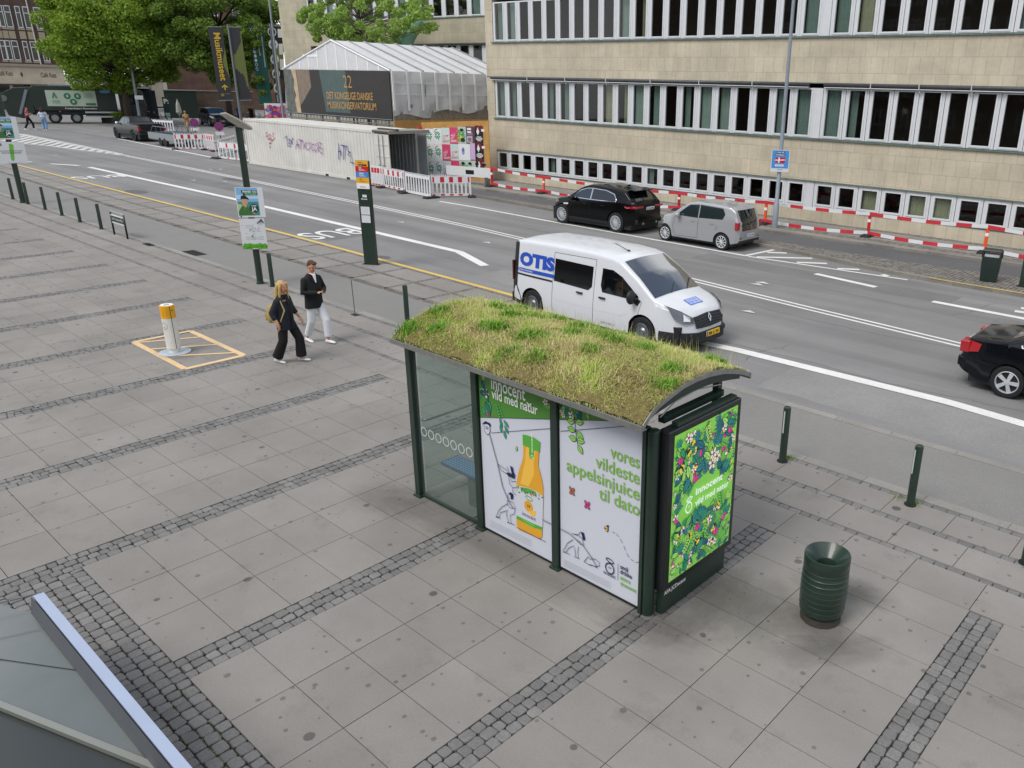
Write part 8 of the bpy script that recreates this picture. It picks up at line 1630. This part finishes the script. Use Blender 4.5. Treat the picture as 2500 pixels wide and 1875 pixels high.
# ================================================================ glass parapet of the metro stair in the corner
zq_ = .95; c0 = G(103, 1446, zq_); T = thing('metro_parapet', 'glass metro entrance parapet with a steel top edge tinted like the sky at bottom left', 'parapet', (5, -1.2, 0)); xa, xb = c0[0], 9.0; ya, yb = float(G(470, 1875, zq_)[1]), float(G(425, 1875, zq_)[1]); yi = yb-.012; zi = float(A(390, 1875, 1, yi)[2])
SKY_TINT = M('#a6b2c8', .36, .25, var=.04, scale=2, name='sky_tinted_steel'); GRS = M('#6a6d72', .42, .5, var=.06, scale=3, name='grey_steel')  # top edge steel carries the sky's blue reflection in its base colour
b = MB(); b.add([(xa, yb, zq_), (xb, yb, zq_), (xb, ya, zq_), (xa, ya, zq_), (xa, yb, zq_-.03), (xb, yb, zq_-.03), (xb, ya, zq_-.05), (xa, ya, zq_-.05)], [(0, 1, 2, 3), (7, 6, 5, 4), (0, 3, 7, 4), (2, 6, 7, 3), (0, 4, 5, 1), (1, 5, 6, 2)]); b.build('top_edge', T, SKY_TINT, world=True)
b = MB(); b.add([(xa-.01, yi, zq_-.004), (xb, yi, zq_-.004), (xb, yi-.03, zi), (xa-.03, yi-.03, zi)], [(0, 1, 2, 3)]); b.build('inner_face', T, GRS, world=True); b = MB(); b.b2((xa, yi, .0), (xb, ya-.012, zq_-.05)); b.build('outer_wall', T, GRS, world=True)
gp_ = lambda x, y, z=zi-.01: tuple(G(x, y, z)); GGL = M('#666b69', .12, spec=.6, coat=.3, var=.06, scale=3, name='smoky_glass'); e0 = (xa-.03, yi-.03, zi-.01); r0, r1 = G(-200, 1634, zi-.01), G(398, 1873, zi-.01); dr = (r1-r0); r2 = r1+dr*.8
b = MB(); b.add([e0, tuple(r1), tuple(r0), gp_(-200, 1520), gp_(0, 1476)], [(0, 1, 2, 3, 4)]); b.build('glass_pane', T, GGL, world=True, recalc=False); b = MB(); b.tube([gp_(-60, 1601, zi-.004), gp_(200, 1638, zi-.004)], .0035, 5); b.build('glass_joint', T, BLACK, world=True)
b = MB(); nn = np.array([-dr[1], dr[0], 0])/np.linalg.norm(dr[:2]); V = [np.array(r0), np.array(r2), np.array(r2)-nn*.05, np.array(r0)-nn*.05]; up = np.array([0, 0, .02]); b.add([tuple(v+up) for v in V]+[tuple(v-up) for v in V], [(0, 1, 2, 3), (7, 6, 5, 4), (0, 4, 5, 1), (2, 6, 7, 3)]); b.build('rail', T, M('#8a8d86', .45, .4, name='rail_alu'), world=True)
b = MB(); b.add([gp_(-200, 1652, zi-.04), gp_(398, 1886, zi-.04), gp_(700, 2010, zi-.04), gp_(500, 2300, zi-.04), gp_(-400, 2300, zi-.04)], [(0, 1, 2, 3, 4)]); b.build('dark_pane', T, M('#363a39', .15, spec=.5, name='dark_pane'), world=True)
b = MB(); b.tube([tuple(c0), gp_(0, 1472, zq_-.01), gp_(-200, 1520, zq_-.02)], .008, 6); b.build('end_edge', T, GRS, world=True)
# ================================================================ people
def skin(b, pts, rad, n=12):
    b.tube(pts, rad, n)
    for p, r in ((pts[0], rad[0]), (pts[-1], rad[-1])): b.ell(p, (r, r, r), 10, 6)
def ringloft(b, rows, n=18):
    b.loft([[(cx+rx*math.cos(t), cy+ry*math.sin(t), z) for t in [2*math.pi*k/n for k in range(n)]] for cx, cy, z, rx, ry in rows])
def remesh(o, vox, sm=6):
    m = o.modifiers.new('r', 'REMESH'); m.mode = 'VOXEL'; m.voxel_size = vox; m.use_smooth_shade = True; s = o.modifiers.new('s', 'SMOOTH'); s.iterations = sm; s.factor = .5; return o
def hand(b, w, d, curl, s, k=1.0):
    """palm and five fingers at wrist w pointing along d; curl bends them, s = side of the thumb"""
    d = Vector(d).normalized(); up = Vector((0, 0, 1)); sd = d.cross(up); sd = sd.normalized() if sd.length > .1 else Vector((0, 1, 0)); nn = sd.cross(d).normalized(); w = Vector(w)
    b.ell(tuple(w+d*.045*k), (.044*k, .040*k, .020*k), 10, 7, Matrix((d, sd, nn)).transposed())
    for i, (o_, l) in enumerate(((-.030, .062), (-.010, .075), (.010, .080), (.030, .072))):
        p0 = w+d*.08*k+sd*o_*k; p1 = p0+(d*math.cos(curl*.5)-nn*math.sin(curl*.5))*l*.5*k; p2 = p1+(d*math.cos(curl*1.4)-nn*math.sin(curl*1.4))*l*.5*k; b.tube([tuple(p0), tuple(p1), tuple(p2)], [.0105*k, .0095*k, .008*k], 7)
    t0 = w+d*.03*k+sd*s*.035*k; t1 = t0+(d*.6+sd*s*.7-nn*.3).normalized()*.035*k; t2 = t1+(d*.9+sd*s*.1-nn*.4).normalized()*.03*k; b.tube([tuple(t0), tuple(t1), tuple(t2)], [.013*k, .011*k, .009*k], 7)
SKIN = M('#c08a6a', .6, var=.05, scale=12, name='skin')
def person(label, loc, rz, J, fit, vox=.009, k=1.0):
    T = thing('person', label, 'person', loc, rz); T.scale = (k, k, k); b = MB(); hc = Vector(J['head']); tilt = J.get('tilt', 0); turn = J.get('turn', 0); q = Matrix.Rotation(turn, 3, 'Z') @ Matrix.Rotation(tilt, 3, 'Y'); hp = lambda v: tuple(hc+q @ Vector(v))
    b.ell(hp((-.012, 0, .022)), (.098, .077, .098), 14, 10, q); b.ell(hp((.022, 0, -.045)), (.066, .056, .075), 12, 8, q); b.ell(hp((.050, 0, -.090)), (.030, .030, .022), 8, 6, q); b.tube([hp((.083, 0, .02)), hp((.108, 0, -.022)), hp((.090, 0, -.03))], [.008, .014, .010], 7)
    for s in (-1, 1): b.ell(hp((-.005, s*.078, -.015)), (.018, .010, .030), 8, 6, q); b.ell(hp((.066, s*.036, -.028)), (.022, .02, .022), 8, 5, q)
    b.tube([hp((-.03, 0, -.06)), J['neck']], [.052, .060], 12); N, P = J['neck'], J['pelvis']; ringloft(b, [(P[0], P[1], P[2]-.06, .10, .15), (P[0], P[1], P[2]+.12, .10, .135), ((P[0]+N[0])/2, 0, (P[2]+N[2])/2, .11, .155), (N[0], N[1], N[2]-.10, .095, .175), (N[0], N[1], N[2]-.01, .05, .07)])
    for s, S in ((1, 'L'), (-1, 'R')):
        sh, el, wr = J['sh'+S], J['el'+S], J['wr'+S]; skin(b, [sh, el], [.050, .042]); skin(b, [el, wr], [.040, .027]); d = J.get('hd'+S) or (Vector(wr)-Vector(el)); hand(b, wr, d, J.get('curl', .6), J.get('thumb'+S, s)); hp_, kn, an = J['hip'+S], J['kn'+S], J['an'+S]; skin(b, [hp_, kn], [.080, .055]); skin(b, [kn, an], [.052, .036])
    remesh(b.build('body', T, SKIN), vox)
    for s in (-1, 1): e = MB(); e.ell(hp((.080, s*.031, .004)), (.006, .009, .004), 8, 5, q); e.build('eye', T, M('#20160f', .3, name='eye')); e = MB(); e.tube([hp((.083, s*.018, .022)), hp((.080, s*.043, .020))], .0032, 5); e.build('eyebrow', T, fit['hair'])
    e = MB(); e.tube([hp((.082, -.02, -.062)), hp((.088, 0, -.060)), hp((.082, .02, -.062))], .0055, 5); e.build('mouth', T, M('#9a5148', .6, name='lips'))
    h = MB(); h.ell(hp((-.034, 0, .046)), (.095, .083, .088), 14, 9, q)
    if fit['cut'] == 'short': h.ell(hp((.030, .012, .100)), (.060, .064, .034), 10, 7, q); h.ell(hp((-.05, 0, -.01)), (.065, .074, .075), 10, 7, q)
    else:
        for dy in (-.062, -.02, .03, .062): h.tube([hp((-.04, dy*.9, .06)), hp((-.085, dy*1.05, -.06)), hp((-.09+.01, dy*1.4, -.20)), hp((-.07, dy*1.7, -.33))], [.05, .05, .045, .022], 8)
        for s in (-1, 1): h.tube([hp((.03, s*.055, .09)), hp((.025, s*.086, .0)), hp((.02, s*.095, -.14)), hp((.035, s*.10, -.27))], [.03, .026, .026, .012], 8)
    remesh(h.build('hair', T, fit['hair']), vox*1.1, 2)
    # jacket or top
    if fit.get('coat'):
        c = MB(); lo = fit['coat_lo']; g = fit.get('girth', 1); ringloft(c, [(P[0], P[1], lo, .150*g, .215*g), (P[0], P[1], P[2]+.04, .142*g, .200*g), (P[0]+.01, 0, (P[2]+N[2])/2-.03, .138*g, .195*g), (N[0]-.02, 0, N[2]-.16, .128*g, .215*g), (N[0]-.02, 0, N[2]-.075, .105*g, .19*g), (N[0]-.015, 0, N[2]-.03, .085, .12), (N[0]-.01, 0, N[2]+.012, .07, .082)])
        for S in 'LR':
            sh, el, wr = J['sh'+S], J['el'+S], J['wr'+S]; e = fit.get('sleeve', .92); w2 = tuple(Vector(el).lerp(Vector(wr), e)); skin(c, [sh, el, w2] if e > .1 else [sh, tuple(Vector(sh).lerp(Vector(el), .3))], [.068*g, .062*g, .052*g] if e > .1 else [.075, .06])
        remesh(c.build('jacket' if fit['coat_lo'] < P[2] else 'top', T, fit['coat']), vox*1.25, 5)
        if fit.get('shirt'): s = MB(); nz_ = N[2]; s.add([(N[0]+.093, -.045, nz_-.005), (N[0]+.093, .045, nz_-.005), (N[0]+.131, .012, nz_-.17), (N[0]+.131, -.008, nz_-.17), (N[0]+.03, -.07, nz_+.03), (N[0]+.03, .07, nz_+.03)], [(0, 1, 2, 3), (0, 4, 5, 1)]) if fit['shirt_deep'] is False else s.add([(N[0]+.075, -.05, nz_+.005), (N[0]+.075, .05, nz_+.005), (N[0]+.134, .05, nz_-.17), (P[0]+.16*g, .045, P[2]+.12), (P[0]+.165*g, .045, lo+.02), (P[0]+.165*g, -.03, lo+.02), (P[0]+.16*g, -.03, P[2]+.12), (N[0]+.134, -.04, nz_-.17)], [(0, 1, 2, 7), (7, 2, 3, 6), (6, 3, 4, 5)]); s.build('shirt', T, fit['shirt'])
        if fit.get('lapel'):
            for s in (-1, 1): l = MB(); l.add([(N[0]+.06, s*.060, N[2]+.02), (N[0]+.135, s*.02, N[2]-.19), (N[0]+.128, s*.085, N[2]-.13), (N[0]+.07, s*.10, N[2]-.01)], [(0, 1, 2, 3)]); l.build('lapel', T, fit['lapel'])
    t = MB(); g = fit.get('leg', 1.0); ringloft(t, [(P[0], P[1], P[2]-.13, .115, .165), (P[0], P[1], P[2], .118, .168), (P[0], P[1], P[2]+.10, .108, .145)])
    for S in 'LR': hp_, kn, an = J['hip'+S], J['kn'+S], J['an'+S]; hm_ = tuple(Vector(kn).lerp(Vector(an), fit.get('hem', .93))); t.tube([hp_, kn, hm_], [.100, .082*g, .074*g*fit.get('flare', 1)], 14); t.ell(hp_, (.1, .1, .1), 10, 6)
    remesh(t.build('trousers', T, fit['legs']), vox*1.25, 5)
    for S in 'LR':
        an = Vector(J['an'+S]); ft = Vector(J.get('ft'+S, (1, 0, 0))).normalized(); sd = Vector((-ft.y, ft.x, 0)).normalized(); un = ft.cross(sd); un = -un if un.z < 0 else un; s = MB(); h0 = J['sole'+S]; base = Vector((an.x, an.y, 0))+Vector((0, 0, h0)); s_ = []
        for u, hw, hz in ((-.075, .030, .075), (-.03, .038, .095), (.04, .042, .080), (.11, .046, .055), (.17, .036, .040), (.19, .018, .028)): c = base+ft*u; s_.append([tuple(c+sd*hw*math.cos(a)+un*(hz*.5+hz*.5*math.sin(a))) for a in [2*math.pi*i/10 for i in range(10)]])
        s.loft(s_); s.build('shoe', T, fit['shoe'], smooth='auto')
    return T
def stride(lx, ly, rx_, ry_, hipz=.95, kz=.50):
    return dict(hipL=(0, .085, hipz-.02), hipR=(0, -.085, hipz-.02), anL=(lx-.03, ly, .10), anR=(rx_, ry_, .11), knL=(lx*.55+.07, ly*.9+.015, kz+.01), knR=(rx_*.35+.05, ry_*.9-.015, kz), pelvis=(0, 0, hipz))
Jm = dict(stride(.26, .09, -.24, -.08, .95), head=(.065, 0, 1.695), neck=(.005, 0, 1.53), tilt=.42, turn=-.1, shL=(-.01, .185, 1.415), shR=(-.01, -.185, 1.415), elL=(.02, .275, 1.17), elR=(.02, -.275, 1.17), wrL=(.235, .085, 1.16), wrR=(.235, -.085, 1.16), hdL=(.55, -.45, .25), hdR=(.55, .45, .25), curl=1.0, thumbL=-1, thumbR=1, soleL=.0, soleR=.0, ftL=(1, .05, .10), ftR=(1, -.1, 0))
WHT = M('#d6d7da', .8, bump=.3, bscale=12, name='white_denim'); WSH = M('#d9dadb', .6, name='white_trainer'); CO = M('#0d0e13', .85, bump=.35, bscale=10, name='black_wool')
mg = np.array([-5.95, 6.45, 0])
person('man in a black jacket and white jeans looking down at his phone', mg, R(10), Jm, dict(hair=M('#4a3323', .8, var=.2, scale=60, name='brown_hair'), cut='short', coat=CO, coat_lo=.80, girth=1.02, shirt=WHITE, shirt_deep=False, lapel=M('#121319', .85, name='black_lapel'), legs=WHT, shoe=WSH, leg=1.03, hem=.88), k=1.0)
Tp = thing('phone', 'small dark phone held in both hands by the man', 'phone', (mg[0]+.345, mg[1]+.062, 1.19), R(10)); b = MB(); b.box((0, 0, 0), (.13, .07, .008), ry=R(-38)); b.build('case', Tp, BLACK, bevel=.003); b = MB(); b.box((-.003, 0, .006), (.12, .062, .003), ry=R(-38)); b.build('screen', Tp, DGLASS)
Jw = dict(stride(.22, .11, -.20, -.12, .90, .47), head=(.03, 0, 1.56), neck=(0, 0, 1.405), tilt=.08, turn=-.25, shL=(-.01, .165, 1.30), shR=(-.01, -.165, 1.30), elL=(.0, .25, 1.07), elR=(-.09, -.26, 1.07), wrL=(.17, .235, .90), wrR=(.03, -.27, .86), hdR=(.12, 0, -1), hdL=(.5, 0, -.8), curl=.5, soleL=0, soleR=0, ftL=(1, .1, .08), ftR=(1, -.15, 0))
NVY = M('#141a25', .85, bump=.3, bscale=10, name='navy_blazer'); wg = np.array([-5.17, 5.38, 0])
person('woman with long blonde hair in a navy blazer and black trousers, carrying a backpack', wg, R(27), Jw, dict(hair=M('#b99a62', .7, var=.25, scale=40, name='blonde_hair'), cut='long', coat=NVY, coat_lo=.70, girth=1.0, shirt=M('#0b0b0d', .8, name='black_top'), shirt_deep=True, legs=M('#0b0b0d', .9, bump=.3, bscale=9, name='black_trousers'), shoe=M('#c9c8c6', .6, name='grey_trainer'), leg=1.1, flare=1.3, hem=.98, sleeve=.45))
Tb = thing('backpack', 'beige woven backpack hanging from the blonde woman\'s shoulder', 'backpack', (wg[0]-.19, wg[1]-.13, 1.02), R(27)); BGE = M('#a3905c', .85, var=.25, scale=25, bump=.5, name='beige_canvas'); b = MB(); ringloft(b, [(0, 0, -.20, .07, .10), (-.01, 0, -.17, .10, .14), (-.02, 0, 0, .11, .145), (0, 0, .14, .09, .12), (.02, 0, .19, .04, .06)]); b.build('bag', Tb, BGE, smooth=True, sub=1); b = MB(); b.box((-.12, 0, -.07), (.05, .17, .16)); b.build('front_pocket', Tb, BGE, bevel=.02); b = MB()
for s in (-1, 1): b.tube([(.05, s*.09, .15), (.16, s*.125, .33), (.28, s*.12, .29), (.34, s*.11, .10), (.26, s*.16, -.12), (.05, s*.11, -.16)], .014, 6)
b.build('strap', Tb, M('#b59f63', .8, name='straw_strap'))
# walkers and workers far away, enlarged like everything at that distance in the photograph's own scale
def far(label, q, rz, J, fit, k): p = G(*q, ZR); fit.setdefault('shirt_deep', False); return person(label, p, rz, J, fit, vox=.018, k=k)
Jf = dict(stride(.28, .08, -.30, -.08, .92, .49), head=(.03, 0, 1.58), neck=(0, 0, 1.42), shL=(0, .17, 1.34), shR=(0, -.17, 1.34), elL=(.0, .21, 1.08), elR=(.05, -.20, 1.10), wrL=(.20, .16, 1.15), wrR=(.25, -.10, 1.22), soleL=0, soleR=0, curl=.8)
BLKT = M('#141416', .9, name='black_cloth2'); DBR = M('#3a2318', .8, name='dark_brown_hair')
far('woman in a magenta top and black trousers crossing the road at far left', (74, 317), R(55), Jf, dict(hair=DBR, cut='short', coat=M('#a8287a', .8, name='magenta_top'), coat_lo=1.05, girth=.86, sleeve=.0, legs=BLKT, shoe=WSH), 1.27)
Jg = dict(stride(.12, .10, -.12, -.10, .92, .49), head=(.0, 0, 1.58), neck=(0, 0, 1.42), shL=(0, .17, 1.34), shR=(0, -.17, 1.34), elL=(-.02, .30, 1.16), elR=(-.02, -.30, 1.16), wrL=(.10, .22, 1.30), wrR=(.10, -.22, 1.30), soleL=0, soleR=0, curl=.8)
far('woman in a pale top and blue jeans seen from behind at far left', (112, 319), R(150), Jg, dict(hair=DBR, cut='long', coat=M('#b4bcd0', .8, name='pale_blue_top'), coat_lo=.98, girth=.95, legs=M('#6f8fb4', .85, name='light_denim'), shoe=WSH, leg=1.1), 1.27)
far('worker in tan clothes behind the no stopping signs', (459, 322), R(-40), Jf, dict(hair=DBR, cut='short', coat=M('#8a6f4a', .85, name='tan_work_jacket'), coat_lo=.8, legs=M('#9a8058', .85, name='tan_work_trousers'), shoe=BLKT), 1.25)
far('person in a blue jacket beyond the banner pole', (587, 300), R(-60), Jg, dict(hair=M('#8a7a68', .8, name='grey_hair'), cut='short', coat=M('#1f3f8a', .85, name='blue_jacket'), coat_lo=.78, legs=BLKT, shoe=BLKT), 1.3)
far('person in dark clothes right of the banner pole base', (617, 302), R(-60), Jg, dict(hair=DBR, cut='short', coat=BLKT, coat_lo=.75, legs=BLKT, shoe=BLKT), 1.3)
